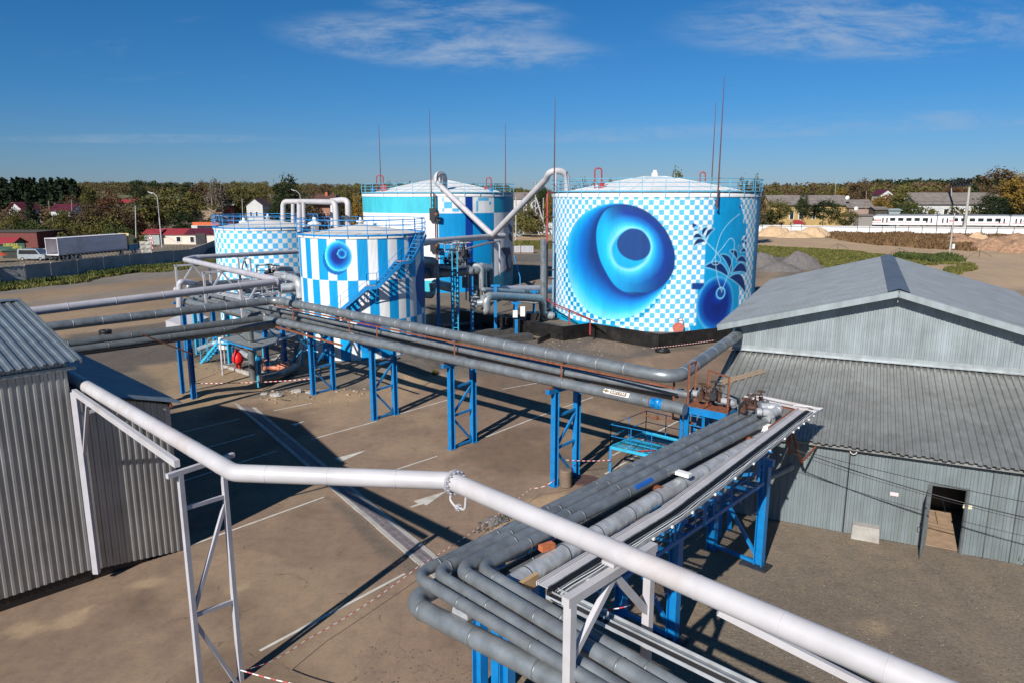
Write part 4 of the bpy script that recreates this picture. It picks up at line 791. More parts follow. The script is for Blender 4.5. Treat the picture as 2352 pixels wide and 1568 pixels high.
# supports of the bank: frames across it
bank_n=(('blue braced leg frame under the far end of the bank by the warehouse',(1742,1300),1.45),)
def bank_support(lb,p,w,H=3.55,back=.15):
    root=thing('blue_pipe_support',lb,'pipe support',p,'blue supports of the foreground bank')
    for t in (0,-w): m=MB(); q=p+wb*t; m.hbeam(q-UP*.1,q+UP*H,.26,.26,.024,side=ub); m.build('leg','blue',root)
    m=MB(); m.beam(p+wb*.25+UP*(H+.11),p-wb*(w+back)+UP*(H+.11),.22,.22); m.build('head_beam','blue',root)
    if w<1: return root
    m=MB(); 
    m.beam(p-wb*.50+UP*4.29,p-wb*(w+back-.1)+UP*4.29,.12,.12); m.build('upper_cross_beam','rust',root)
    for t in (.6,w+back-.2): m=MB(); q=p-wb*t; m.beam(q+UP*(H+.2),q+UP*4.25,.1,.1); m.build('short_post','rust',root)
    for (t0,z0,t1,z1) in ((.1,.12,w-.1,.2),(.1,.35,w-.1,2.4),(.1,2.6,w-.1,2.5),(w-.1,2.7,.1,H-.3)): m=MB(); m.beam(p-wb*t0+UP*z0,p-wb*t1+UP*z1,.09,.1); m.build('brace','blue',root)
    m=MB(); m.box(p+UP*.03-wb*.1,(.9,.6,.08),wb); m.build('foot_plate','dark',root)
    return root
pR=G(1742,1300); bank_support('blue braced frame of the bank closest to the warehouse corner',pR,1.7)
pM=G(1543,1470); bank_support('blue braced frame of the bank under its middle, seen past the lilac frame',pM,1.7)
pF=G(1165,1640); bank_support('blue frame of the bank at the bottom edge of view',pF+ub*.0,.9,back=.2)
# bank along the lower right run: one more frame turned the other way
rt=thing('blue_pipe_support','blue legs below the elbows of the foreground bank','pipe support',G(1150,1600),'blue supports of the foreground bank')
for px,py in ((1145,1600),(1235,1560)): p=G(px,py); m=MB(); m.hbeam(p-UP*.1,p+UP*3.6,.24,.24,.024,side=wb); m.build('leg','blue',rt)
pA,pB=G(1145,1600),G(1235,1560); dd=(pB-pA).normalized(); m=MB(); m.beam(pA-dd*.6+UP*3.68,pB+dd*1.3+UP*3.68,.2,.2); m.build('head_beam','blue',rt)
# ---------------- cable trays ----------------
Zt=4.8; ct=thing('cable_tray','long cable tray with black cables and white cables along the foreground bank','cable tray',G(1512,1216,Zt))
tc_=[G(x,y,Zt) for x,y in ((1262,1352),(1543,1179),(1790,991),(1858,939))]; n_t=[ (tc_[min(i+1,3)]-tc_[max(i-1,0)]).normalized().cross(UP) for i in range(4)]   # points outward right
def off(d,z=0,ext0=0,ext1=0): q=[tc_[i]+n_t[i]*d+UP*z for i in range(4)]; q[0]=q[0]-(q[1]-q[0]).normalized()*ext0; q[-1]=q[-1]+(q[-1]-q[-2]).normalized()*ext1; return q
def strip(mb,d0,d1,z,th=.01,e0=0,e1=0):
    A_=off(d0,z,e0,e1);B_=off(d1,z,e0,e1)
    for i in range(3): mb.hexa([A_[i]-UP*th,B_[i]-UP*th,B_[i+1]-UP*th,A_[i+1]-UP*th,A_[i],B_[i],B_[i+1],A_[i+1]])
m=MB(); strip(m,-.27,-.05,0,.012); m.build('tray_lid','lav',ct)
m=MB(); 
for d_,h in ((-.33,.09),(-.285,.05)): strip(m,d_,d_+.025,.04,h)
m.build('side_rail','lav',ct)
m=MB(); strip(m,-.05,.30,-.03,.01); m.build('tray_floor','galv',ct)
m=MB()
for d_ in (-.05,.14,.30): strip(m,d_,d_+.012,.035,.07)
m.build('tray_lip','silver',ct)
def wob(q,a,seed):
    r=random.Random(seed); o=[]
    for i in range(len(q)-1):
        l=(q[i+1]-q[i]).length; k=max(2,int(l/.35))
        for j in range(k): p=q[i].lerp(q[i+1],j/k); o.append(p+Vector((r.uniform(-a,a),r.uniform(-a,a),0)))
    return o+[q[-1]]
for i in range(8): m=MB(); m.tube(wob(off(-.03+.022*i,.0+.012*(i%3),0,.1 if i<7 else 0),.008,i),.013,6); m.build('black_cable','black',ct)
for i in range(3): m=MB(); m.tube(wob(off(.17+.04*i,.01+.02*(i==1)),.016,50+i),.010,6); m.build('white_cable' if i else 'black_cable','white' if i else 'black',ct)
for t in range(17):
    i=min(2,int(t/17*3)); f=t/17*3-i; p=tc_[i].lerp(tc_[i+1],f)+n_t[i]*.31-UP*.03; m=MB(); m.box(p,(.07,.06,.05),n_t[i]); m.build('bracket','white',ct)
# far turn of the tray and near turn
a=tc_[-1]; b_=G(1716,909,Zt); m=MB(); dd=(b_-a).normalized(); sn_=dd.cross(UP)
e0=a-dd*.35; m.beam(e0+UP*-.01,b_-UP*.01,.42,.012); m.build('tray_floor','lav',ct); m=MB(); m.beam(e0+sn_*-.22+UP*.03,b_-sn_*.22+UP*.03,.015,.08); m.beam(e0+sn_*.22+UP*.03,b_+sn_*.22+UP*.03,.015,.08); m.build('side_rail','lav',ct)
for i in range(3): m=MB(); m.tube(fillet([tc_[-2]+n_t[2]*(.0+.03*i),a+n_t[3]*(.03*i)-dd*.0,b_+sn_*(.03*i)],.4,6),.013,6); m.build('black_cable','black',ct)
m=MB(); tip=G(1891,939,Zt); m.tube([tip-dd*.0-UP*.0+Vector((-.9,.35,.03)),tip+UP*.05+Vector((-.5,.2,.0)),tip+UP*.04,tc_[2]+n_t[2]*.26+(tc_[3]-tc_[2]).normalized()*1.6+UP*.03],.011,6); m.build('white_cable','white',ct)
m=MB(); m.prism([tip,tc_[3]+n_t[3]*.3,tc_[3]-n_t[3]*.1-dd*.2],UP*.01); m.build('tray_tip','silver',ct)
m=MB(); q1=off(-.42,-.06)
m.beam(q1[2]+(q1[3]-q1[2])*.1,q1[3]+(q1[3]-q1[2]).normalized()*.05,.08,.1); m.beam(q1[3],b_-sn_*.34-UP*.06 if False else b_+sn_*(.34 if sn_.y<0 else -.34)-UP*.06,.08,.1); m.build('angle_frame','rust',ct)
tp_=n1(1640,1085); a=G(*tp_,Zt); b2=G(*n1(2352,1432),Zt); dd2=(b2-a).normalized(); s2=dd2.cross(UP); st_=tc_[0]-dd2*.15
m=MB(); m.beam(a-dd2*.6-UP*.02,b2+dd2*6-UP*.02,.34,.012); m.build('tray_floor','galv',ct); m=MB()
for k in (-.17,.0,.17): m.beam(a-dd2*.6+s2*k+UP*.01,b2+dd2*6+s2*k+UP*.01,.012,.07)
m.build('tray_lip','silver',ct)
for i in range(7): m=MB(); m.tube(fillet([tc_[1].lerp(tc_[0],.55)+n_t[0]*(-.05+.022*i)+UP*.02,tc_[0]+n_t[0]*(-.05+.022*i)-(tc_[1]-tc_[0]).normalized()*(.32-.03*i),a+s2*(-.12+.025*i)*-1+dd2*.2,b2+dd2*6+s2*(-.1+.03*i)*-1],.45,8),.014,6); m.build('black_cable','black',ct)
m=MB(); q=G(*n1(1190,900),4.3); m.box(G(1215,1338,4.3),(.5,.1,.25),ub); tag(m.build('timber_offcut',paint('fresh_timber',(.45,.30,.16),.8)),'pale timber offcut wedged beside the foil clad pipe','timber')
# posts under the tray
for i,(px,py) in enumerate(((1512,1216),(1640,1122),(1762,1030))):
    p=G(px,py,Zt); m=MB(); m.beam(Vector((p.x,p.y,3.75))-n_t[1]*.2,Vector((p.x,p.y,Zt-.05))-n_t[1]*.2,.08,.08); m.beam(Vector((p.x,p.y,Zt-.06))-n_t[1]*.5,Vector((p.x,p.y,Zt-.06))+n_t[1]*.15,.06,.05); m.build('tray_post','blue',ct)
# ---------------- catwalk beneath ----------------
def meshmat(name,c):
    m,t,b=newmat(name); tcn=t.nodes.new('ShaderNodeTexCoord'); br=t.nodes.new('ShaderNodeTexBrick'); br.inputs['Scale'].default_value=14; br.inputs['Mortar Size'].default_value=.035
    br.inputs['Color1'].default_value=(0,0,0,1); br.inputs['Color2'].default_value=(0,0,0,1); br.inputs['Mortar'].default_value=(1,1,1,1); t.links.new(tcn.outputs['Object'],br.inputs['Vector'])
    b.inputs['Base Color'].default_value=(*c,1); t.links.new(br.outputs['Color'],b.inputs['Alpha']); b.inputs['Roughness'].default_value=.6; return m
M['mesh']=meshmat('expanded_metal',(.05,.06,.07)); M['bmesh_']=meshmat('cyan_grating',(.02,.30,.46))
zc=3.35; A_=G(1565.8,1236,zc); B_=G(1734,1122,zc); d=(B_-A_).normalized(); s_=d.cross(UP); s_=s_ if s_.y<0 else -s_
A_=A_-d*3.5
cw=thing('blue_catwalk','narrow blue mesh catwalk slung below the cable tray','catwalk',A_)
m=MB(); m.add([A_,B_+d*.6,B_+d*.6-s_*1.15,A_-s_*1.15],[(0,1,2,3)]); m.build('mesh_deck','mesh',cw)
m=MB(); m.beam(A_,B_+d*.6,.05,.1); m.beam(A_-s_*1.15,B_+d*.6-s_*1.15,.05,.1); k=0
while k<(B_-A_).length+.5: m.beam(A_+d*k,A_+d*k-s_*1.15,.05,.06); k+=.62
m.build('deck_frame','blue',cw)
m=MB(); k=0
while k<(B_-A_).length+.6: m.beam(A_+d*k,A_+d*k+UP*1.0,.035,.035); k+=1.05
for h in (.5,1.0): m.tube([A_+UP*h,B_+d*.6+UP*h],.02,6)
m.build('railing','blue',cw)
# ---------------- blue service platform ----------------
zp=1.15; pc=[G(1402,1026,zp),G(1495,1047,zp),G(1575,1015,zp),G(1483,992,zp)]
bp=thing('blue_service_platform','low blue grating platform with railings beside the cage ladder','platform',Vector((pc[0].x,pc[0].y,0)))
m=MB(); m.add(pc,[(0,1,2,3)]); m.build('grating','bmesh_',bp)
m=MB(); cc=sum(pc,Vector())/4
for i in range(4): m.beam(pc[i],pc[(i+1)%4],.06,.13)
for k in range(1,5): m.beam(pc[0].lerp(pc[3],k/5)-UP*.04,pc[1].lerp(pc[2],k/5)-UP*.04,.05,.06)
m.build('deck_frame','cyanp',bp)
for i in range(4): m=MB(); q=pc[i]; m.beam(Vector((q.x,q.y,0)),q,.09,.09); m.build('leg','dblue',bp)
m=MB(); hr=1.05
def rail(mb,pts,h=1.05,n=3,r=.02):
    for i in range(len(pts)-1):
        a,b_=pts[i],pts[i+1]; k=max(1,int((b_-a).length/.95))
        for j in range(k+1): q=a.lerp(b_,j/k); mb.beam(q,q+UP*h,.035,.035)
        for f in range(1,n+1): mb.tube([a+UP*h*f/n,b_+UP*h*f/n],r,6)
rail(m,[pc[1],pc[0],pc[3],pc[2]],hr,2); m.build('railing','blue',bp)
m=MB(); q=G(1465,1035,zp+.05); m.tube([q,q+Vector((.75,.1,0))],.03,6); tag(m.build('red_tool','redp'),'thin red tool handle left on the blue platform','tool')
# cage ladder from platform to the valve deck
def n2p(x,y,z): return G(*n2(x,y),z)
lp=n2p(330,800,1.4); lp=G(1590,1010,1.2); vd=thing('valve_deck','blue framed valve deck with rusty chequer plates at the rack end','valve deck',Vector((lp.x,lp.y,0)))
zt=4.62; D0=n2p(240,440,zt-.1); D1=n2p(780,560,zt-.1)
c4_=[n2p(285,405,zt),n2p(770,500,zt),n2p(900,440,zt),n2p(385,340,zt)]
for (a,b_,c5,d5) in ((0,.43,.43,0),(.46,1,1,.46)):
    P_=lambda u,v:(c4_[0].lerp(c4_[1],u)).lerp(c4_[3].lerp(c4_[2],u),v)
    q=[P_(a,0),P_(b_,0),P_(b_,1),P_(a,1)]; m=MB(); m.prism(q,UP*.025); m.build('chequer_plate','rust',vd)
m=MB(); 
for i in range(4): m.beam(c4_[i]-UP*.12,c4_[(i+1)%4]-UP*.12,.08,.26)
m.build('deck_frame','blue',vd)
for i in range(4): m=MB(); q=c4_[i]; m.beam(Vector((q.x,q.y,0)),q-UP*.2,.16,.16); m.build('leg','blue',vd)
m=MB(); a,b_=n2p(300,400,zt),n2p(300,400,zt)
for px,py,hh in ((115,430,1.5),):
    q=n2p(px,py,4.3); m.beam(q-UP*.4,q+UP*1.3,.07,.07); m.beam(q-UP*.4,q-UP*.4+d1*.9,.06,.06); m.beam(q+UP*1.3,q+UP*1.3-sd1*.9,.08,.05)
m.build('rust_post','rust',vd)
for a_,b__,h in (((295,395),(380,345),1.5),((535,400),(785,505),1.3)):
    p_,q_=n2p(*a_,zt),n2p(*b__,zt); m=MB(); m.beam(p_,p_+UP*h,.06,.06); m.beam(q_,q_+UP*h,.06,.06); m.beam(p_+UP*h,q_+UP*h,.06,.05); m.build('goal_frame','rust',vd)
cl=thing('cage_ladder','blue caged ladder climbing from the low platform to the valve deck','ladder',Vector((lp.x,lp.y,0))); ld=(c4_[1]-c4_[0]).normalized(); q0_=n2p(222,425,4.5); q1_=q0_+ld*.85
m=MB(); sn3=ld.cross(UP); sn3=sn3 if sn3.y<0 else -sn3
for q in (q0_,q1_,q0_-sn3*.6,q1_-sn3*.6): m.beam(Vector((q.x,q.y,1.1)),Vector((q.x,q.y,4.55)),.09,.09)
for z in (4.5,): 
    for a,b_ in ((q0_,q1_),(q0_-sn3*.6,q1_-sn3*.6),(q0_,q0_-sn3*.6),(q1_,q1_-sn3*.6)): m.beam(Vector((a.x,a.y,z)),Vector((b_.x,b_.y,z)),.09,.1)
m.build('cage_frame','blue',cl); m=MB(); z=1.4
while z<4.4: m.tube([Vector((q0_.x,q0_.y,z)),Vector((q1_.x,q1_.y,z))],.018,6); z+=.36
m.beam(Vector((q0_.x,q0_.y,1.9)),Vector((q1_.x,q1_.y,3.2)),.03,.03); m.build('rungs','blue',cl)
# valves
def valve(name,label,c,s=1,mat='rust',ax=Vector((1,0,0)),hand=True):
    root=thing(name,label,'valve',c,'rusty valves at the rack end'); ax=Vector(ax).normalized(); sd_=ax.cross(UP); m=MB()
    m.tube([c-ax*.2*s,c-ax*.1*s,c,c+ax*.1*s,c+ax*.2*s],[.07*s,.08*s,.115*s,.08*s,.07*s],12)
    m.tube([c,c+UP*.22*s],[.09*s,.06*s],10); m.build('valve_body',mat,root)
    m=MB()
    for k in (-1,1): m.tube([c+ax*k*.2*s,c+ax*k*.235*s],.125*s,16)
    m.tube([c+UP*.2*s,c+UP*.225*s],.09*s,12); m.build('flange',mat,root)
    m=MB()
    for k in (-1,1): m.beam(c+UP*.22*s+ax*k*.06*s,c+UP*.36*s+ax*k*.03*s,.025*s,.025*s)
    m.tube([c+UP*.2*s,c+UP*.46*s],.014*s,6); m.build('yoke_stem',mat,root)
    m=MB(); hc=c+UP*.44*s; m.tube([hc+(ax*cos(a)+sd_*sin(a))*.13*s for a in [i*math.pi/8 for i in range(16)]],.014*s,5,closed=True)
    for a in (0,math.pi/2): v=(ax*cos(a)+sd_*sin(a))*.13*s; m.tube([hc-v,hc+v],.010*s,5)
    m.build('handwheel',mat,root); return root
for i,(x,y,z,s,mt,lb) in enumerate(((470,260,4.95,1.2,'rust','leftmost valve of the rusty cluster above the chequer plates'),(535,285,4.9,1.1,'rust','second valve of the cluster above the chequer plates'),(630,250,5.1,1.3,'dark','blackened valve at the back of the chequer plate cluster'),(690,300,4.95,1.3,'rust','right valve of the chequer plate cluster, beside the tall rusty goal frame'),
   (1000,420,4.8,1.0,'rust','left valve of the small rusty group inside sheet metal guards'),(1075,400,4.85,1.15,'rust','middle valve of the group inside sheet metal guards, wheel highest'),(1130,385,4.85,1.1,'rust','right front valve of the group inside sheet metal guards'),(1200,350,4.85,1.15,'rust','far right valve of the guarded group with a broad handwheel'))): valve('valve',lb,n2p(x,y+20,z),s*.85,'rust2' if mt=='rust' else mt,d1 if i%2 else dr)
m=MB(); m.tube([n2p(600,240,4.7),n2p(600,350,4.75)],.1,10); m.tube([n2p(430,270,4.8),n2p(760,330,4.8)],.09,10); tag(m.build('valve_manifold','rust2'),'rusty short manifold tube joining the deck valves','pipe')
pipe('silver_elbow_pipe','bright elbow pipe dropping through the right chequer plate',[n2p(730,335,4.95),n2p(860,365,4.95),n2p(870,430,4.6)],.12,'silver',band=.5,bmat='silver',bend=.16)
pipe('silver_elbow_pipe','bright elbow pipe at the back left of the valve deck',[n2p(430,255,4.95),n2p(330,235,4.95),n2p(320,345,4.5)],.12,'silver',band=0,bend=.16)
pipe('silver_elbow_pipe','broad bright pipe bending down at the end of the guarded valves',[n2p(1150,475,4.85),n2p(1330,480,4.85),G(*n2(1340,640),4.3)],.135,'silver',band=.35,bmat='silver',bend=.22)
pipe('silver_elbow_pipe','broad bright pipe curling round behind the guarded valves',[n2p(1200,420,4.8),n2p(1330,420,4.8),n2p(1440,440,4.8),n2p(1270,560,4.62)],.16,'silver',band=.5,bmat='silver',bend=.3)
pipe('return_pipe','dull pipe running from behind the valves along the tray frame',[n2p(370,210,4.55),n2p(930,340,4.55)],.15,'galv',band=1.2)
for i,(pts,lb) in enumerate(((((910,395),(915,485),(1060,350),(1055,280)),'bent sheet metal guard on the left of the small valve group'),(((1150,440),(1190,400),(1260,365),(1265,420)),'bent sheet metal guard in front of the broad bright pipe'),(((1255,430),(1275,395),(1335,345),(1300,410)),'small upright sheet metal guard on the right of the valve group'))):
    q=[n2p(x,y,4.75) for x,y in pts]; z0=4.55; base=[q[1],q[2]] if i==0 else [q[0],q[3]]; a,b_=base; a=Vector((a.x,a.y,z0));b_=Vector((b_.x,b_.y,z0)); m=MB(); m.prism([a,b_,b_+UP*.42,a+UP*.48],(b_-a).normalized().cross(UP)*.012); tag(m.build('sheet_guard','galv'),lb,'guard')
m=MB(); q=n2p(1290,650,4.45); m.box(q,(.7,.35,.05),wb); m.box(q+ub*-.0-UP*.12,(.3,.3,.2),wb); tag(m.build('concrete_pad','white'),'whitish pad under the down-turned bright pipe','block')
# rust braces under the tray at the wall, and service wires
wk=thing('rusty_wall_bracket','rusty bracket frame holding wires at the warehouse corner','bracket',n2p(1700,1080,3.0)); m=MB(); a=n2p(1720,1085,3.0); b_=n2p(1945,850,3.25); m.beam(a,b_,.06,.06); m.beam(n2p(1600,740,4.5),n2p(1720,1130,2.6),.08,.08); m.beam(n2p(1560,760,4.5),n2p(1560,1000,3.3),.08,.08); m.beam(n2p(1510,800,4.5),n2p(1600,980,3.4),.06,.06); m.build('bracket','rust',wk)
for i,(a,b_,sag) in enumerate(((G(1830,1033,3.7),DP(2352,1166,19.2),.5),(G(1826,1030,3.85),DP(2352,1140,18.0),.25),(G(1822,1040,3.55),DP(2352,1178,20.3),.4))):
    e=b_+(b_-a)*.5; pts=[a.lerp(e,t/20)-UP*sag*4*(t/20)*(1-t/20)*.6 for t in range(21)]; m=MB(); m.tube(pts,(.017,.009,.008)[i],5); tag(m.build('overhead_wire','black'),('thickest sagging black wire in front of the warehouse wall','thin taut wire above the thickest wire at the warehouse wall','thin wire beside the thickest wire, lowest at the corner')[i],'wire','wires at the warehouse wall')
pipe('low_pipe','grey pipe passing low from the bank towards the warehouse wall',[G(1690,1130,2.2),G(1810,1075,2.4)+ub*.3],.13,'galv',band=0)
# ---------------- drain channel, kerbs and road marks ----------------
dn0,dn1=G(543,915),G(990,1293); dd=(dn1-dn0).normalized(); sx_=dd.cross(UP); dch=thing('drain_channel','straight concrete drain channel with slotted cast iron grates across the lot','drain',dn0)
L_=(dn1-dn0).length+4
for k,nm in ((-.31,'concrete_kerb'),(.31,'concrete_kerb')):
    m=MB(); p=0
    while p<L_: w=min(1.6,L_-p); jj=random.uniform(-.015,.015); m.box(dn0+dd*(p+w/2)+sx_*(k+jj)+UP*.018,(w-.012,.17,.05),dd,sx_,UP); p+=w
    m.build(nm,'conc',dch)
m=MB(); p=0
i=0
while p<L_:
    zt_=.022; c=dn0+dd*(p+.25)
    for s in (-.2,.0,.2): m.box(c+sx_*s*.94+UP*zt_,(.485,.035,.02),dd,sx_,UP)
    for j in range(6): m.box(c+dd*(-.22+j*.088)+UP*(zt_+.002),(.042,.42,.02),dd,sx_,UP)
    p+=.5
m.build('grate_run','grate',dch); m=MB(); m.box(dn0+dd*L_/2+UP*.006,(L_,.46,.004),dd,sx_,UP); m.build('channel_floor','dark',dch)
marks=[((715,1008.5),(866,966.5)),((918,949.6),(1062,908)),((629,943),(716,925.5)),((1116,1003),(1266,944.6)),((1277,941),(1362,911.5)),((1406,1046),(1560,965)),((1155,893),(1245,877)),((911,1077.5),(1004,1047)),((412,993.5),(550,961.5)),((420,1043),(586,996.5)),((418,1105),(634,1035)),((437,1252),(744,1141)),((597,1494),(930,1317)),((1560,1010),(1600,985)),((1390,1088),(1490,1030)),((470,1690),(560,1640))]
mk=thing('parking_line','worn white parking lines painted on the lot','road marking',G(*marks[0][0])) if False else None
for i,(a,b_) in enumerate(marks):
    p,q=G(*a),G(*b_); d=(q-p).normalized(); s=d.cross(UP); m=MB(); L2=(q-p).length; k=max(2,int(L2/.5)); vs=[]
    for j in range(k+1): c=p+d*L2*j/k; w=.055+random.uniform(-.008,.008); z=max(gz(c),0)+.012; vs+=[(c+s*w)+UP*z,(c-s*w)+UP*z]
    m.add(vs,[(2*j,2*j+1,2*j+3,2*j+2) for j in range(k)]); o=m.build('parking_line','mark'); o['kind']='structure'
for pts in (((768,1052),(843,1033),(783,1060)),((668,974),(700,966),(680,977)),((950,1150),(1026,1127),(980,1160),(972,1157),(945,1165),(942,1163),(960,1156))):
    q=[G(*p)+UP*.012 for p in pts]; m=MB(); m.add(q,[tuple(range(len(q)))]); o=m.build('road_arrow','mark'); o['kind']='structure'
# drum, cover plate, tyres
q=G(1299,1116); dr_=thing('corrugated_drum','rust-brown ribbed drum standing by the last blue support','drum',q); m=MB(); pr=[(.0,0)]
for i in range(12): pr+=[(.25,.02+i*.058),(.275,.05+i*.058)]
pr+=[(.25,.75),(.22,.76),(0,.74)]; m.lathe(q,pr,20); m.build('drum_body',paint('brown_drum',(.17,.12,.085),.7),dr_)
q=G(1345,1104); m=MB(); m.cyl(q,.62,.05,28); m.cyl(q+UP*.05,.56,.012,28); tag(m.build('manhole_lid',paint('rust_lid',(.09,.045,.035),.7)),'round rust-brown steel lid flat on gravel','lid')
def tyre(lb,p,R=.55,n=1):
    root=thing('tyre',lb,'tyre',p,'old truck tyres on the ground')
    for k in range(n):
        m=MB(); c=p+UP*(.15+.27*k); w=.13; pr=[(R*.55,-w),(R*.9,-w),(R,-w*.7),(R,w*.7),(R*.9,w),(R*.55,w),(R*.5,0),(R*.55,-w)]; m.lathe(c,pr,24)
        for i in range(24): a=i*math.pi/12; d=Vector((cos(a),sin(a),0)); m.box(c+d*R,(.03,.05,w*1.3),d)
        m.build('tread','black',root)
    return root
tyre('pair of stacked tyres on the dirt behind the sheds',GE(243,772),.5,2); tyre('single tyre at the corner of black wall',GE(1521,808),.55)
# ---------------- black bund walls ----------------
def bund(lb,pts,ztop,th=.18,zt=None):
    root=thing('black_bund_wall',lb,'wall',Vector((pts[0].x,pts[0].y,0)),'black coated bund walls')
    for a,b_ in zip(pts[:-1],pts[1:]):
        m=MB(); d=(b_-a).normalized(); m.box(Vector(((a.x+b_.x)/2,(a.y+b_.y)/2,ztop/2-.05)),((b_-a).xy.length+th*.0,th,ztop+.1),d); m.build('wall_panel','bitumen',root)
    return root
g=lambda x,y,z:Vector((*G(x,y,z).xy,0))
bund('black wall running from behind the striped tank to the giant tank',[g(1051,711,1.2),g(1188,733,1.2),g(1294,750,1.2)],1.2)
bund('black wall wrapping the front of the giant tank up to the warehouse',[g(1294,750,1.2),g(1354,742,1.2),g(1516,767,1.2),g(1668,751,1.2),g(1730,742,1.2)],1.2)
bund('low black kerb wall slanting over the gravel',[g(1296,750,.5),g(1236,778,.4)],.42,.15)
for i,(pts,lb) in enumerate((((1070,757),(1118,754),'leftmost grey concrete slab in the shade between tanks'),((1150,785),(1195,780),'concrete slab nearest the slanting black kerb'),((1090,775),(1165,768),'long concrete slab behind the big pipe'))) if False else ():
    pass
for (px,py,l,w,h,rz,lb) in ((1060,752,4,1.3,.35,60,'leftmost dark concrete slab beside the striped tank'),(1128,768,4.2,1.1,.4,62,'middle dark concrete slab in the tank shade'),(1180,783,3.2,1.1,.5,62,'right concrete slab catching sun near the slanting kerb')):
    q=G(px,py); m=MB(); m.box(q+UP*h/2,(l,w,h),az(rz)); tag(m.build('concrete_slab','dslab'),lb,'slab','concrete slabs between the tanks')  # slab colour holds painted tank shade over plain concrete
# ---------------- middle pipework between the tanks ----------------
def n5(x,y): return (943.7+.14815*x,566.2+.14815*y)
def c3_(x,y): return (798.5+x/4,363+y/4)
dJ=84; J=DP(*c3_(1330,712),dJ)
lv='lav2'
pipe('lilac_vent_header','level lilac pipe hugging the striped tank and meeting the two slanting arms',[DP(*c3_(640,790),66),DP(*c3_(745,772),70),DP(*c3_(1310,725),84),DP(*c3_(1435,716),86)],.33,'lav',band=6,bend=.4)
pipe('slanting_vent_arm','slanting lilac arm rising left onto the far middle tank roof',[J,DP(*c3_(805,215),91),DP(*c3_(820,150),91),DP(*c3_(892,152),92.5),DP(*c3_(895,300),93)],.33,'lav',band=0,bend=.9)
pipe('slanting_vent_arm','slanting lilac arm rising right onto the giant tank roof',[J,DP(*c3_(1825,195),76),DP(*c3_(1855,122),75),DP(*c3_(2010,122),75.5),DP(*c3_(2018,300),76)],.33,'lav',band=0,bend=.9)
jf=thing('thin_post_frame','thin lilac posts propping the junction of the slanting arms','pipe support',Vector((J.x,J.y,0)))
for x in (1332,1396): p=DP(*c3_(x,760),dJ); m=MB(); m.tube([Vector((p.x,p.y,0)),p],.11,8); m.build('post','lav2',jf)
m=MB(); m.beam(DP(*c3_(1330,765),dJ),DP(*c3_(960,870),70),.12,.12); m.beam(DP(*c3_(1395,762),dJ),DP(*c3_(1000,862),70),.12,.12); m.build('strut','lav2',jf)
p=DP(*c3_(960,870),66); vt=vtruss('lilac frame above the valve platform between tanks',Vector((p.x+.6,p.y,0)),Vector((1,0,0)),DP(*c3_(990,772),66).z,2.5,w=DP(*c3_(1062,772),66).x-DP(*c3_(935,772),66).x)
m=MB(); a=DP(*c3_(858,165),92); b_=DP(*c3_(858,310),92); m.tube([a,b_],.1,8); m.build('prop','lav2',rB); m=MB(); a=DP(*c3_(1912,130),75); b_=DP(*c3_(1912,360),75); m.tube([a,b_],.12,8); m.build('prop','lav2',rA)
# tall grey riser by the giant tank, red ladder pipe
pipe('tall_grey_riser','tall grey riser standing left of the giant tank with a foot elbow',[DP(*c3_(1798,748),69.5),DP(*c3_(1798,1445),69.5),DP(*c3_(1900,1450),69.5)],.30,'galv',band=4,bend=.5)
m=MB(); x1=1835
ld_=thing('red_standpipe','thin red pipe running up the left side of the giant tank','pipe',DP(*c3_(x1,1310),70)); m.tube(fillet([DP(*c3_(1850,1318),69),DP(*c3_(1830,1290),70),DP(*c3_(1836,322),71),DP(*c3_(1895,318),72)],.3,4),.09,8); m.build('pipe_run','redp',ld_)
for y in (545,775,1028,1110): m=MB(); m.beam(DP(*c3_(1820,y),70),DP(*c3_(1895,y+2),71.5),.1,.12); m.build('bracket','rust',ld_)
m=MB(); m.tube([DP(*c3_(1850,1318),69),DP(*c3_(2290,1508),58)],.06,6); m.tube([DP(*c3_(1880,1350),68),DP(*c3_(2230,1490),59)],.04,6)
for x,y0,y1 in ((2036,1395,1590),(2228,1480,1530)): t=(x-1850)/440; p=DP(*c3_(x,y0),69-11*t); m.beam(p,Vector((p.x,p.y,.5)),.12,.12)
m.build('red_handrail','redp',ld_)
m=MB(); s_,z_=on_cyl(*c3_(806,500),c3,R3); 
wl=thing('red_pipe_with_winch_boxes','thin red-brown pipe with rusty winch boxes on the far middle tank','pipe',cyl_pt(c3,R3,s_,0,.3)); q=cyl_pt(c3,R3,s_,0,.35); m.tube([q+UP*1,q+UP*12.2],.09,6); m.build('pipe_run','brown',wl)
for z in (DP(*c3_(808,520),q.y).z,DP(*c3_(815,805),q.y).z): m=MB(); m.box(q+UP*z+Vector((-.3,-.05,0)),(.8,.4,1.5)); m.box(q+UP*(z-.6)+Vector((.3,-.1,0)),(.6,.3,.4)); m.build('winch_box','dark',wl); m=MB(); m.lathe(q+UP*z+Vector((.2,-.6,0)),[(0,-.2),(.22,-.2),(.22,.2),(0,.2)],10); m.build('winch_drum','rust',wl)
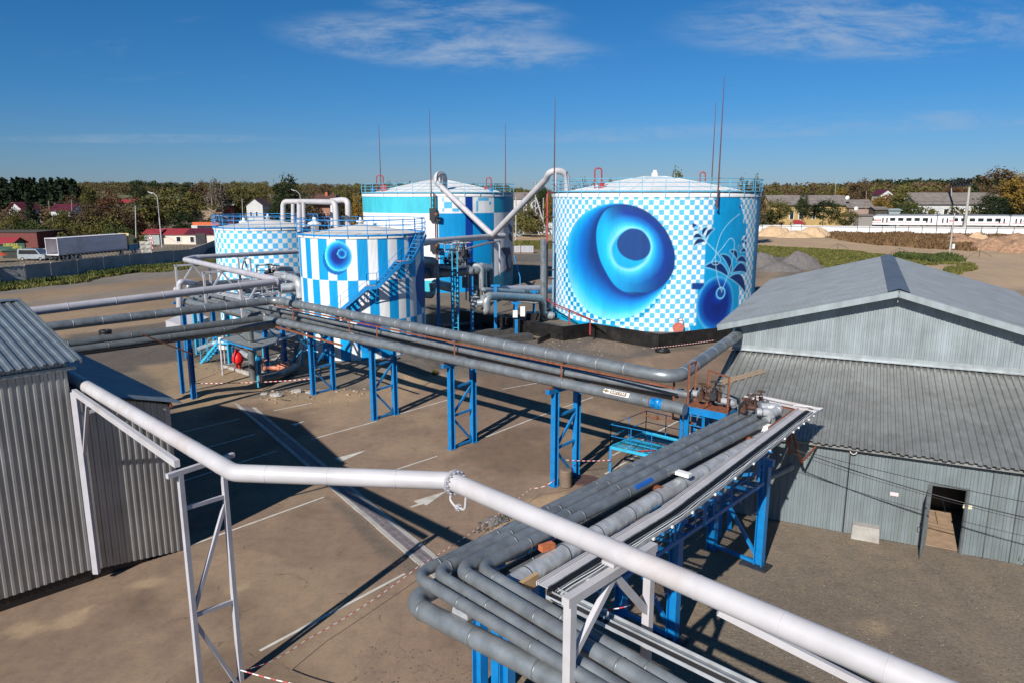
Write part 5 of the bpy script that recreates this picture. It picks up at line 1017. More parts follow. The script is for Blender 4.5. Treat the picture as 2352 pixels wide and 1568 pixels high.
# valve platform on posts with ladder
zpf=DP(*n5(640,290),62).z; P0=DP(*n5(415,275),61);P1x=DP(*n5(640,300),59.5);P2x=DP(*n5(940,285),62);P3x=DP(*n5(720,262),64)
P0.z=P1x.z=P2x.z=P3x.z=zpf
vp=thing('valve_platform','raised grey valve platform with railings between striped and giant tanks','platform',Vector((P1x.x,P1x.y,0)))
m=MB(); m.prism([P0,P1x,P2x,P3x],UP*-.15); m.build('deck','lav2',vp); m=MB(); rail(m,[P1x,P0,P3x,P2x,P1x],1.9,3,.035); m.build('railing','lav2',vp)
for q in (P0,P1x,P2x,P3x): m=MB(); m.beam(Vector((q.x,q.y,0)),q-UP*.1,.28,.28); m.build('leg','blue',vp)
m=MB()
for px in (642,722): a=DP(*n5(px,300),59.2); m.tube([Vector((a.x,a.y,.6)),a+UP*1.2],.06,6)
z=.8; a=DP(*n5(642,300),59.2); b_=DP(*n5(722,300),59.2)
while z<zpf: m.tube([Vector((a.x,a.y,z)),Vector((b_.x,b_.y,z))],.03,5); z+=.38
m.build('ladder','cyanp',vp)
rr=random.Random(5)
for i in range(9):
    p=P0.lerp(P2x,.35+.06*i)+Vector((rr.uniform(-.5,.5),rr.uniform(-.8,.8),.4+.35*(i%3))); lb=['leftmost','second','third','fourth','middle','sixth','seventh','eighth','rightmost'][i]+' valve of the clutter on the raised platform'
    v=valve('valve',lb,p,2.2,'dark' if i%2 else 'galv_dark',az(i*40)); v['group']='valves on the raised platform'
def pk(lb,pts,r,mat='galv',band=0,bend=None,g_='pipes between the tanks'): return pipe('process_pipe',lb,[DP(*n5(x,y),d) for x,y,d in pts],r,mat,group=g_,band=band,bend=bend,n=16)
pk('upper level pipe behind the platform ladder',[(180,345,61),(640,325,62),(1000,300,63)],.33,band=3)
pk('lower level pipe behind the platform ladder',[(180,440,60),(640,405,61.5),(1040,370,62),(1180,330,63)],.38,band=3)
pk('pipe stub dropping at the right flank of striped tank',[(150,225,58),(370,240,60),(370,490,60)],.38,bend=.5)
pk('bright riser pair, left one, turning level toward the giant tank',[(960,300,62),(1095,300,62),(1095,660,62),(1140,675,62),(1740,712,68)],.22,'galvlt',bend=.5)
pk('bright riser pair, right one',[(1050,290,63),(1140,300,63),(1140,760,63)],.22,'galvlt',bend=.5)
pk('dark elbow pipe right of the bright risers',[(1120,330,64),(1230,330,64),(1240,680,64)],.33,'galv_dark',bend=.5)
pk('long bright level pipe ending in a drop at the giant tank',[(1130,1000,60),(1165,1000,60),(1165,770,60),(1400,775,62),(1990,805,68),(2040,860,69),(2040,1060,69.5),(2200,1080,69.5)],.36,'galvlt',bend=.7,band=5)
pk('broad pale pipe lying behind the bright level pipe',[(1290,690,66),(2190,665,76)],.45,'lav2')
pk('slanting foil pipe low behind the blue post',[(380,580,66),(620,640,63)],.42,'galvlt')
pk('thin drop pipe beside the dark stub',[(330,570,62),(345,700,62),(310,760,61),(200,750,60)],.28,'galvlt',bend=.4)
pk('upright grey pipe left of the bright risers',[(985,390,64),(985,860,64)],.5,'galv_dark')
pk('upright thin pipe behind the platform posts',[(850,400,66),(850,640,66)],.35,'galv')
pk('bulging foil fitting low at the kerb',[(1030,880,60),(1130,880,60),(1130,760,60)],.3,'galvlt',bend=.4)
pk('pair of risers rising from the kerb, left one',[(970,620,63),(970,950,61)],.22,'galvlt')
pk('pair of risers rising from the kerb, right one',[(1000,620,63),(1000,960,61)],.2,'galvlt')
pk('thin white line strung above the black wall',[(920,780,61),(1300,815,63),(2000,890,69)],.06,'white')
for i,(x,y0,y1,d,lb) in enumerate(((1310,610,970,63,'blue post with T head carrying the long bright pipe, leftmost'),(1610,800,1000,64,'blue post carrying the long bright pipe, middle'),(1635,880,1100,62,'blue post with small switch boxes in front of the bright pipe'),(1910,700,980,70,'blue post on black block nearest the giant tank'))):
    a=DP(*n5(x,y0),d); r_=thing('blue_pipe_post',lb,'post',Vector((a.x,a.y,0)),'blue posts between the tanks'); m=MB(); m.beam(Vector((a.x,a.y,-.1)),a,.26,.26); m.build('post','blue',r_); m=MB(); m.beam(a-Vector((.4,0,0)),a+Vector((.4,0,0)),.22,.18); m.build('head','blue',r_)
    if i==2:
        m=MB(); m.box(a+Vector((-.1,-.3,-.9)),(.4,.25,.6)); m.box(a+Vector((.55,-.2,-.7)),(.4,.2,.85)); m.build('switch_box','white',r_)
    if i==3: m=MB(); m.box(Vector((a.x,a.y,.35)),(1.5,1.3,.75)); m.build('black_block','bitumen',r_)
pk('bright elbow clamped at the foot of the giant tank',[(2145,820,71),(2145,960,71)],.35,'galvlt')
# stairs by the far tank in shade
m=MB(); a,b_=DP(*c3_(1530,905),96),DP(*c3_(1585,1100),92); 
for k in (0,.9): m.tube([a+Vector((0,k,0)),b_+Vector((0,k,0)),Vector((b_.x,b_.y+k,0))],.06,6)
m.build('shaded_stairs','dblue',rB)
# ---------------- stairs round the striped tank ----------------
def scyl(x,y,dr=.15): s_,z_=on_cyl(363+x/4 if False else x,y,c2,R2+dr); return s_,z_
stw=thing('spiral_stair','blue stair with landings winding round the striped tank','stair',Vector((C2.x,C2.y,0))) 
Rin,Rout=R2+.12,R2+.95
def sp(s,z,R): return cyl_pt(c2,R2,s,z,R-R2)
keys=[(5.7,9.1),(2.62,6.55),(1.95,6.5)] 
def ks(px,py): s,z=on_cyl(px,py,c2,R2+.9); return s*R2/(R2+.9),z
K=[ks(*c3_(715,705)),ks(*c3_(578,958)),ks(*c3_(492,965)),ks(*c3_(270,1192)),ks(*c3_(178,1198)),ks(*c3_(-60,1395)),ks(*c3_(-330,1640))]
K[0]=(K[0][0],9.1)
for a,b_ in zip(K[:-1],K[1:]):
    steps=max(1,int(abs(a[1]-b_[1])/.24)); flat=abs(a[1]-b_[1])<.35
    for R in (Rin,Rout):
        m=MB(); n_=8; pts=[sp(a[0]+(b_[0]-a[0])*i/n_,a[1]+(b_[1]-a[1])*i/n_ if not flat else a[1],R) for i in range(n_+1)]
        for i in range(n_): m.beam(pts[i],pts[i+1],.05,.24)
        m.build('stringer','dblue',stw)
    if flat:
        m=MB(); q=[sp(a[0],a[1]+.05,Rin),sp(a[0],a[1]+.05,Rout),sp(b_[0],a[1]+.05,Rout),sp(b_[0],a[1]+.05,Rin)]; m.prism(q,UP*.04); m.build('landing',paint('salmon_edge_plate',(.42,.22,.20),.7),stw)
    else:
        m=MB()
        for i in range(steps):
            t=(i+.5)/steps; s0=a[0]+(b_[0]-a[0])*t; z=a[1]+(b_[1]-a[1])*t; m.beam(sp(s0,z+.05,Rin),sp(s0,z+.05,Rout),.24,.035)
        m.build('treads','dblue',stw)
    m=MB(); n_=max(1,int(math.dist(a,b_)/1.0)); top=[]
    for i in range(n_+1): t=i/n_; q=sp(a[0]+(b_[0]-a[0])*t,a[1]+(b_[1]-a[1])*t,Rout); m.beam(q,q+UP*1.05,.03,.03); top.append(q)
    for h in (.55,1.05): m.tube([q+UP*h for q in top],.018,5)
    m.build('handrail','dblue',stw)
for k in (2,4):
    for f in (K[k],K[k-1]): m=MB(); m.beam(sp(f[0],f[1]-.1,Rout),sp(f[0],f[1]-1.3,Rin-.1),.06,.06); m.build('bracket','dblue',stw)
# breather pipes on the two cone roof tanks
def cr2(x,y): return (363+x/4,363+y/4)
for root,lb,pts,r in ((rD,'',((1148,615,72),(1148,402,72),(1330,402,71)),.24),(rD,'',((1300,402,66),(1300,700,66)),.24),(rD,'',((1240,605,74),(1240,405,74)),.2)): m=MB(); m.tube(fillet([DP(*cr2(x,y),d) for x,y,d in pts],.5,6),r,14); m.build('breather_pipe','lav',root)
for pts,r in ((((1300,402,62),(1628,408,57),(1640,640,57)),.22),(((1590,400,61),(1690,388,60.5),(1745,395,60),(1748,625,60)),.24),(((1600,425,61.5),(1600,645,61)),.16),(((1340,640,58),(1335,410,58)),.15)): m=MB(); m.tube(fillet([DP(*cr2(x,y),d) for x,y,d in pts],.45,6),r,14); m.build('breather_pipe','lav',rC)
for root,(x,y,d),s in ((rC,(1440,650,55),1.2),(rC,(1860,600,58),.8),(rD,(790,620,73),1.1),(rD,(1008,548,75),.7)):
    p=DP(*cr2(x,y),d); m=MB(); m.lathe(p-UP*.3,[(0,0),(.25*s,0),(.25*s,.45*s),(.42*s,.5*s),(.42*s,.6*s),(.15*s,.7*s),(.1*s,.95*s),(0,.95*s)],14); m.build('roof_vent','roofw',root)
# ---------------- vegetation ----------------
def leafmat(name,a,b_):
    m,t,b=newmat(name); oi_=t.nodes.new('ShaderNodeObjectInfo'); f=nz(t,.9,4,.6); f2=nz(t,6,2,.5)
    mm=t.nodes.new('ShaderNodeMath'); mm.operation='ADD'; t.links.new(f,mm.inputs[0]); m2=t.nodes.new('ShaderNodeMath'); m2.operation='MULTIPLY_ADD'; t.links.new(f2,m2.inputs[0]); m2.inputs[1].default_value=.5; m2.inputs[2].default_value=-.25; t.links.new(m2.outputs[0],mm.inputs[1])
    t.links.new(cr(t,mm.outputs[0],[(.32,a),(.68,b_)]),b.inputs['Base Color']); b.inputs['Roughness'].default_value=.75; b.inputs['Specular IOR Level'].default_value=.15
    return m
ST_=0
LM={'green':leafmat('leaf_green',(.022,.035,.010),(.085,.105,.028)),'dark':leafmat('leaf_dark_green',(.010,.018,.007),(.038,.052,.018)),'olive':leafmat('leaf_olive',(.045,.045,.012),(.14,.125,.035)),'gold':leafmat('leaf_gold',(.09,.06,.012),(.26,.16,.03)),
    'brown':leafmat('leaf_brown',(.040,.028,.015),(.13,.088,.045)),'rust':leafmat('leaf_russet',(.055,.028,.014),(.16,.075,.036)),'bare':leafmat('twig_grey',(.07,.055,.04),(.17,.14,.105)),'pine':leafmat('needle_dark',(.006,.012,.006),(.022,.034,.014)),'grass':leafmat('grass_green',(.055,.055,.014),(.145,.145,.04)),'weed':leafmat('weed_brown',(.07,.04,.018),(.20,.12,.06))}
M['bark']=paint('bark',(.09,.065,.045),.9,0,.4,3,6)
def leaves(C,s,r):
    """quads around centres C (n,3), size s, random orientation"""
    n=len(C); d=r.normal(size=(n,3)); d/=np.linalg.norm(d,axis=1)[:,None]; a=np.cross(d,np.array([.3,.5,.81])); a/=np.linalg.norm(a,axis=1)[:,None]; b=np.cross(d,a); s=(s*r.uniform(.6,1.4,n))[:,None]
    V=np.stack([C-a*s-b*s*.7,C+a*s-b*s*.7,C+a*s+b*s*.7,C-a*s+b*s*.7],1).reshape(-1,3); F=np.arange(4*n).reshape(n,4); return V,F
def rawmesh(name,V,F):
    me=bpy.data.meshes.new(name); me.vertices.add(len(V)); me.vertices.foreach_set('co',V.astype(np.float32).ravel()); me.loops.add(F.size); me.polygons.add(len(F)); me.loops.foreach_set('vertex_index',F.astype(np.int32).ravel())
    me.polygons.foreach_set('loop_start',np.arange(0,F.size,4,dtype=np.int32)); me.update(); me.validate(); return me
def crown(kind,seed):
    r=np.random.default_rng(seed); P=[]
    if kind=='round': K,per,sp,ls=52,70,.075,.0115
    elif kind=='tall': K,per,sp,ls=44,60,.06,.011
    elif kind=='bush': K,per,sp,ls=38,70,.10,.0155
    elif kind=='bare': K,per,sp,ls=60,40,.055,.0062
    else: K,per,sp,ls=1,1,.1,.02
    if kind=='pine':
        for i in range(26):
            z=.12+.86*i/26; R=.20*(1-z)**.8+.01
            for j in range(10): a=r.uniform(0,6.28); q=r.uniform(.3,1)*R; P.append(np.array([[cos(a)*q,sin(a)*q,z-q*.25]])+r.normal(size=(7,3))*[.018,.018,.012])
        C=np.concatenate(P); return leaves(C,np.full(len(C),.013),r)
    if kind=='poplar':
        C=r.normal(size=(1000,3))*[.05,.05,.0]; z=r.uniform(.1,1,1000); C[:,:2]*=(np.sin(z*3.1)**.6+.15)[:,None]; C[:,2]=z; return leaves(C,np.full(1000,.016),r)
    for k in range(K):
        v=r.normal(size=3); v/=np.linalg.norm(v); q=r.uniform(.35,1)**.6
        c=v*q*({'round':np.array([.40,.40,.33]),'tall':np.array([.22,.22,.38]),'bush':np.array([.5,.5,.38]),'bare':np.array([.27,.27,.36])}[kind]); c[2]+={'round':.62,'tall':.58,'bush':.45,'bare':.6}[kind]
        if kind=='round': c[2]-=.12*(np.hypot(c[0],c[1])/.4)**2*(c[2]>.6)
        c[:2]*=1+.25*sin(seed+k)
        P.append(c+r.normal(size=(per,3))*sp*r.uniform(.5,1.0)*[1,1,.7])
    C=np.concatenate(P); C[:,2]=np.clip(C[:,2],.02,1.02); return leaves(C,np.full(len(C),ls*1.2),r)
CM={}
def crown_mesh(kind,i):
    k=(kind,i)
    if k not in CM: CM[k]=rawmesh('crown',*crown(kind,hash(kind)%97*0+i*13+{'round':1,'tall':2,'bush':3,'bare':4,'pine':5,'poplar':6}[kind])); CM[k].materials.append(LM['green'])
    return CM[k]
tm={}
def trunk_mesh(kind):
    if kind not in tm:
        m=MB(); m.tube([(0,0,-.03),(.01,0,.25),(0,.01,.5),(.01,0,.75)],[.022,.017,.011,.004],7)
        r=random.Random(3)
        for i in range(12 if kind=='bare' else 7): a=i*2.4; z=.22+.05*i; l=.2; m.tube([(0,0,z),(cos(a)*l*.5,sin(a)*l*.5,z+.09),(cos(a)*l,sin(a)*l,z+.2)],[.009,.006,.002],5)
        me=bpy.data.meshes.new('trunk'); me.from_pydata(m.v,[],m.f); me.polygons.foreach_set('use_smooth',[True]*len(m.f)); me.materials.append(M['bark']); tm[kind]=me
    return tm[kind]
def tree(px,top,d,wpx,kind,colr,label,name='tree',cat='tree',group=None,i=0):
    b=at_dist(px,d); h=DP(px,top,d).z-b.z; w=wpx/1683*d; base={'round':.86,'tall':.5,'bush':1.1,'bare':.6,'pine':.4,'poplar':.16}[kind]; sx=w/(base)
    root=thing(name,label,cat,b,group); root.scale=(1,1,1)
    o=bpy.data.objects.new('crown',crown_mesh(kind,i%3)); COL.objects.link(o); o.parent=root; o.scale=(sx,sx,h); o.rotation_euler=(0,0,i*1.7); o.material_slots[0].link='OBJECT'; o.material_slots[0].material=LM[colr]
    t=bpy.data.objects.new('trunk',trunk_mesh(kind)); COL.objects.link(t); t.parent=root; t.scale=(h*.9,h*.9,h); return root
VT='trees of the village behind the yard'
T=[(374,431,185,132,'round','olive','broad olive-brown round tree behind the first street lamp'),(343,470,186,80,'bush','rust','russet bush at the left foot of the broad round tree'),(415,480,178,70,'round','dark','dark green bush at the right foot of the broad round tree'),
(661,396,215,75,'round','dark','tall dark green tree behind the checkered tank, tallest on the skyline'),(636,455,210,60,'bush','dark','dark bush under the left side of the tallest skyline tree'),(700,452,215,60,'bush','brown','brownish bush right of the tallest skyline tree'),
(498,407,230,50,'round','bare','thinly leaved grey tree left of the green birch'),(457,415,240,52,'round','brown','thin brown tree between broad round tree and grey bare tree'),(545,412,235,50,'round','olive','olive birch right of the thin grey tree'),(583,433,240,60,'round','olive','low olive tree above the white gabled house'),(515,440,245,60,'round','brown','brown tree behind the dark red house'),
(248,432,200,58,'round','rust','bare reddish tree standing above the trailer roof'),(205,463,175,70,'round','brown','brown bushy tree left above the truck trailer'),(232,485,160,90,'bush','olive','olive bush directly behind the truck trailer'),(275,470,165,75,'round','brown','dense brown bush over the truck cab end'),(180,497,165,75,'bush','olive','olive shrub above the open rear of the trailer'),(297,485,168,60,'bush','rust','russet shrub by the utility pole'),(265,505,150,60,'bush','green','low green shrub right behind the trailer top'),(160,445,235,60,'round','brown','brown tree below the pine wood'),(205,426,300,46,'round','olive','olive tree just right of the pine wood edge'),(318,424,420,40,'round','dark','dark crown on the skyline left of the first street lamp'),(596,424,330,44,'round','olive','olive crown on the skyline above the white gabled house'),(430,420,430,34,'tall','dark','slim dark crown on the hill crest'),
(66,440,200,40,'pine','pine','single bluish spruce in front of the pine wood'),(12,480,185,60,'bush','olive','olive bush at the left picture edge'),(60,500,165,80,'bush','green','green shrub row above the red-brown shop building'),(110,495,170,70,'bush','olive','olive shrub between shop building and trailer'),(30,470,215,50,'round','brown','brown tree behind the red roofed houses at left'),(52,474,208,46,'bush','brown','brown bush half hiding the left red roofed house'),(150,476,205,44,'round','brown','brown tree hiding the right end of the maroon roofed house'),(300,462,320,50,'round','olive','olive tree beside the small house on the meadow slope'),(440,438,235,60,'round','olive','olive tree filling the gap right of the broad round tree'),(478,452,205,46,'bush','olive','olive bush over the ruined roof'),(132,480,190,60,'round','olive','olive tree beside the white village house'),
(745,426,300,46,'round','brown','thin brown tree left of the brown roofed house'),(790,430,290,60,'round','olive','olive tree behind the brown roofed house'),(820,437,150,42,'round','gold','golden yellow tree beside the far middle tank'),(812,460,160,50,'bush','olive','olive bush under the golden tree'),(720,440,310,70,'round','brown','brown round tree on the skyline behind breather pipes'),
(893,412,170,26,'tall','olive','slim olive tree behind left rail of far middle tank'),(915,414,172,24,'tall','green','second slim tree behind the rail of far middle tank'),(942,411,175,22,'tall','olive','third slim tree behind far middle tank roof'),(965,413,175,50,'round','dark','dark tree behind the far middle tank roof'),
(1247,425,262,42,'round','dark','dark tree behind the switch yard poles'),(1262,440,255,30,'round','gold','yellowish tree at the left rail of the giant tank'),(1210,470,230,60,'round','olive','olive tree behind the grey switch shed'),
(1556,386,165,55,'round','olive','feathery olive tree just above the giant tank roof'),(1345,404,170,60,'round','brown','brown tree behind left rail of the giant tank'),(1398,407,172,45,'round','olive','olive tree right of the red roof loop of the giant tank'),(1498,398,170,22,'tall','brown','thin tree next to roof knob of the giant tank'),(1640,412,175,80,'bush','brown','brown growth behind right part of the giant tank roof'),(1705,402,178,40,'tall','brown','thin brown tree behind right rail of the giant tank'),(1735,403,180,44,'round','brown','brown tree just left of tank edge on the right'),
(1788,452,252,66,'round','olive','olive tree in front of left end of the long grey roofed house'),(1846,440,254,34,'round','dark','dark green tree before the middle of the long grey roofed house'),(1895,458,252,80,'round','dark','big dark bush at the right of the yellow house walls'),(1945,470,250,60,'bush','olive','olive bush behind the train nose'),(1764,470,252,50,'bush','dark','dark bush nearest the giant tank on the right'),
(1975,411,330,62,'round','brown','large brown crown standing out over the woods on the right'),(1935,432,335,40,'tall','gold','yellow birch near the second village lamp on the right'),(1915,418,340,40,'round','olive','pale olive tree on the woods edge'),(2070,440,280,75,'round','olive','olive tree between the small red house and white long house'),(2090,462,276,60,'round','green','green bush by the sheds behind the train'),(2020,447,275,50,'round','gold','yellow-green bush left of the small red roofed house'),
(2303,384,290,115,'round','brown','huge brown-gold crown at the right picture edge'),(2345,392,270,90,'round','gold','golden crown cut by the right picture edge'),(2241,403,320,16,'poplar','dark','narrow dark poplar by the railway portal'),(2280,446,272,90,'round','dark','dark tree overlapping the white long house'),(2335,448,274,60,'round','green','green tree at right edge behind train'),(2140,432,310,60,'round','brown','brown tree behind the roof of white long house'),(2185,425,330,60,'round','rust','russet tree behind the railway portal'),
(1820,430,320,60,'round','brown','brown tree on the skyline above the long grey roof'),(1775,432,300,60,'round','olive','olive skyline tree right of the giant tank'),(1870,424,330,50,'tall','brown','tall brown birch above the long grey roof')]
for i,t_ in enumerate(T): tree(*t_,group=VT,i=i)
def wood(name,label,pts,hr,kind,colr,seed,cat='wood'):
    """pts: world xy of each tree"""
    r=np.random.default_rng(seed); Vs=[]
    for (x_,y_) in pts:
        h=r.uniform(*hr); z=float(elev(np.array([x_]),np.array([y_]))[0])
        if kind=='pine':
            n=90; t=r.uniform(.12,1,n); R=(1-t)*.20*h+.25; a=r.uniform(0,6.28,n); C=np.stack([x_+np.cos(a)*R*r.uniform(.2,1,n),y_+np.sin(a)*R*r.uniform(.2,1,n),z+t*h],1)
        else:
            n=110; v=r.normal(size=(n,3)); v/=np.linalg.norm(v,axis=1)[:,None]; C=np.array([x_,y_,z+h*.58])+v*[h*.42,h*.42,h*.42]*r.uniform(.5,1,n)[:,None]
        Vs.append((C,np.full(n,h*.04 if kind=='pine' else h*.046)))
    C=np.concatenate([a for a,_ in Vs]); s=np.concatenate([b for _,b in Vs]); V,F=leaves(C,s,r); me=rawmesh(name,V,F); me.materials.append(LM[colr]); o=bpy.data.objects.new(name,me); COL.objects.link(o); tag(o,label,cat); o['kind']='stuff'; return o
def scatter(n,px0,px1,d0,d1,seed,pw=1):
    r=random.Random(seed); o=[]
    for _ in range(n): px=r.uniform(px0,px1); d=d0+(d1-d0)*r.random()**pw; p=DP(px,450,d); o.append((p.x,p.y))
    return o
wood('pine_wood','dark pine wood on the left skyline',scatter(330,-160,178,330,430,1),(12,15.5),'pine','pine',1)
wood('pine_wood','dark edge of pines sloping down right of the pine wood',scatter(60,150,215,330,430,2),(8,11),'pine','pine',2)
for i,(px0,px1,d0,d1,n,hr,cl,lb) in enumerate(((150,860,640,1000,560,(5,9),'olive','far olive wood covering the hills on the left'),(150,860,600,980,420,(5,9.5),'brown','far brown wood mixed over the left hills'),(300,440,700,800,36,(9,14),'dark','row of dark crowns on the left hill crest'),(820,1300,560,950,420,(8,11),'olive','far low woods seen between the tanks'),(820,1300,560,900,120,(8,11),'dark','far dark tree line between the tanks'),
    (1720,2600,430,640,560,(10,15),'brown','autumn brown wood on the right behind the houses'),(1720,2600,420,640,420,(9,14),'olive','olive wood on the right behind the houses'),(2000,2500,560,700,200,(13,17),'dark','dark pine crest on the right skyline'),(1720,2500,330,440,130,(7,10),'rust','russet scrub on the right slope'),
    (180,860,250,420,150,(3.5,7),'brown','brown scrub filling the village on the left'),(180,860,240,400,140,(3.5,7),'olive','olive scrub filling the village on the left'),(-150,180,220,320,90,(4,7),'brown','brown scrub below the pine wood'),(1740,2500,275,330,90,(5,7.5),'olive','olive scrub around the houses on the right'),(1180,1300,200,380,60,(4,7),'olive','scrub behind the switch yard'),(-60,325,150,215,120,(1.5,3.6),'olive','low olive scrub behind the concrete fence'),(-60,325,152,220,110,(1.5,3.8),'brown','low brown scrub behind the concrete fence'),(1760,2400,262,285,90,(1.2,2.6),'brown','low scrub along the railway'))):
    wood('distant_wood',lb,scatter(n,px0,px1,d0,d1,10+i),hr,'dec',cl,20+i)
def grass(name,label,poly,n,h,colr,seed,sz=.12,z=0,cat='grass'):
    r=np.random.default_rng(seed); pg=np.array([tuple(G(a,b_,z)[:2]) for a,b_ in poly]); lo,hi=pg.min(0),pg.max(0); P=[]
    while sum(len(q) for q in P)<n: q=r.uniform(lo,hi,(n*3,2)); k=sdist(q+(np.stack([fbm(q[:,0],q[:,1],4,3,seed),fbm(q[:,0],q[:,1],4,3,seed+1)],1)-.5)*5,pg)>0; P.append(q[k])
    P=np.concatenate(P)[:n]; cl=fbm(P[:,0],P[:,1],5,3,seed+9); hh=h*(.4+1.2*cl)*r.uniform(.5,1.2,n); zz=elev(P[:,0],P[:,1]); a=r.uniform(0,6.28,n); w=sz*r.uniform(.6,1.4,n); dx,dy=np.cos(a)*w,np.sin(a)*w; lx_,ly_=r.normal(size=n)*hh*.35,r.normal(size=n)*hh*.35
    V=np.stack([np.stack([P[:,0]-dx,P[:,1]-dy,zz-.05],1),np.stack([P[:,0]+dx,P[:,1]+dy,zz-.05],1),np.stack([P[:,0]+dx*.3+lx_,P[:,1]+dy*.3+ly_,zz+hh],1),np.stack([P[:,0]-dx*.3+lx_,P[:,1]-dy*.3+ly_,zz+hh],1)],1).reshape(-1,3)
    me=rawmesh(name,V,np.arange(4*n).reshape(n,4)); me.materials.append(LM[colr]); o=bpy.data.objects.new(name,me); COL.objects.link(o); tag(o,label,cat); o['kind']='stuff'; return o
grass('grass','green grass strip along the foot of the concrete fence',[(-40,663),(0,655),(95,646),(225,629),(400,608),(500,596),(500,606),(405,622),(330,628),(230,641),(165,652),(60,662),(0,672),(-40,676)],9000,.38,'grass',3,.14)
grass('grass','taller green tufts touching the concrete fence',[(-40,661),(225,630),(430,604),(430,612),(225,637),(-40,668)],5000,.55,'green',4,.13)
grass('grass','green weed strip beyond the grey gravel heaps',[(1735,566),(1860,572),(1980,580),(2060,588),(2170,596),(2215,605),(2120,612),(2060,600),(1990,606),(1900,618),(1860,604),(1800,590),(1735,590)],20000,.32,'grass',5,.2)
grass('grass','tufts of weeds by the leaning concrete pole',[(2050,586),(2150,590),(2210,602),(2150,606),(2080,598)],4000,.8,'green',6,.2)
grass('weeds','brown dry weeds before the white fence',[(1905,535),(2000,537),(2180,540),(2352,543),(2500,546),(2500,556),(2352,552),(2240,560),(2230,578),(2120,572),(2000,563),(1930,553),(1890,545)],16000,.8,'weed',7,.25,cat='weeds')
grass('weeds','green and brown weeds around the pallets',[(1178,556),(1290,556),(1290,572),(1230,574),(1178,566)],3500,.6,'grass',8,.25,cat='weeds')
grass('weeds','scrubby weeds behind the white fence',[(1764,517),(2000,518),(2000,512),(1764,510)],6000,1.2,'weed',9,.4,z=1.2,cat='weeds')
grass('weeds','small green weeds in front of a blue support',[(1002,850),(1030,852),(1036,866),(1004,866)],260,.3,'grass',12,.03,cat='weeds')
grass('weeds','weeds at the foot of the warehouse wall at right edge',[(2310,1292),(2365,1296),(2370,1315),(2318,1310)],260,.35,'grass',13,.02,cat='weeds')
grass('weeds','weed patch on bare yard right of the pole',[(2165,618),(2230,610),(2245,622),(2190,632)],1500,.5,'grass',14,.2,cat='weeds')
grass('weeds','dry fringe along the concrete fence top road',[(250,574),(330,567),(340,565),(300,568)],700,.5,'weed',15,.15,z=1.2,cat='weeds')
# ---------------- heaps ----------------
def heap(name,label,px,base,wpx,h,colr,seed,asp=.7,group=None,rough=.12,cat='heap'):
    c=GE(px,base); d=c.y; w=wpx/1683*d/2; root=thing(name,label,cat,c,group); n=56; X_,Y_=np.meshgrid(np.linspace(-1.1,1.1,n),np.linspace(-1.1,1.1,n)); R=np.hypot(X_,Y_)+.12*(fbm(X_*3+seed,Y_*3,1,3,seed)-.5); Zh=h*np.clip(1-R**2.1,0,1)**1.25; Zh=Zh+(fbm(X_*w*1.+seed,Y_*w,w*.35,4,seed)-.5)*rough*h*4*(Zh>0.02*h)-.08
    V=np.stack([X_.ravel()*w,Y_.ravel()*w*asp,Zh.ravel()],1); ii=np.arange(n*n).reshape(n,n); F=np.stack([ii[:-1,:-1],ii[:-1,1:],ii[1:,1:],ii[1:,:-1]],-1).reshape(-1,4); me=rawmesh('pile',V,F); me.polygons.foreach_set('use_smooth',[True]*len(F)); me.materials.append(colr); o=bpy.data.objects.new('pile',me); COL.objects.link(o); o.parent=root; return root
SM=paint('dry_sand',(.46,.32,.19),.95,0,.14,.8,7,bmp=.3); GM=paint('dark_grit',(.125,.115,.11),.95,0,.25,3,7,bmp=.4); EM=paint('loose_brown_earth',(.30,.175,.105),.95,0,.45,1.6,8,bmp=.5)
heap('sand_heap','sand heap nearest the giant tank before the white fence',1778,543,95,3.3,SM,1,group='sand heaps')
heap('sand_heap','second sand heap, left of the brown weeds',1868,545,90,3.0,SM,2,group='sand heaps'); heap('sand_heap','low sand ridge joining the two sand heaps',1825,546,90,2.0,SM,3,group='sand heaps')
heap('sand_heap','small pale heap among the brown weeds on the right',2245,557,70,2.4,SM,4,group='sand heaps')
for i,(px,b_,w,h) in enumerate(((2215,562,110,2.0),(2290,574,130,2.8),(2352,580,120,3.2),(2400,572,160,3.0),(2330,560,120,2.4),(2195,550,70,1.6))): heap('earth_heap',['brown earth heap behind the leaning pole','lumpy brown earth heap right of the pole','largest brown earth heap at the picture edge','brown earth heap running out of the picture','brown earth heap furthest back at right','small earth heap by the brown weeds'][i],px,b_,w,h,EM,30+i,group='earth heaps',rough=.14)
heap('gravel_heap','dark gravel heap touching the giant tank edge',1745,612,110,2.6,GM,8,group='gravel heaps'); heap('gravel_heap','larger dark gravel heap beside the warehouse roof edge',1838,616,110,2.7,GM,9,group='gravel heaps'); heap('gravel_heap','low dark gravel spill between the two gravel heaps',1790,622,110,1.5,GM,10,group='gravel heaps')
heap('broken_asphalt','broken asphalt lumps where the bank crosses the lot',1138,1196,80,.28,GM,12,rough=.3,cat='rubble')
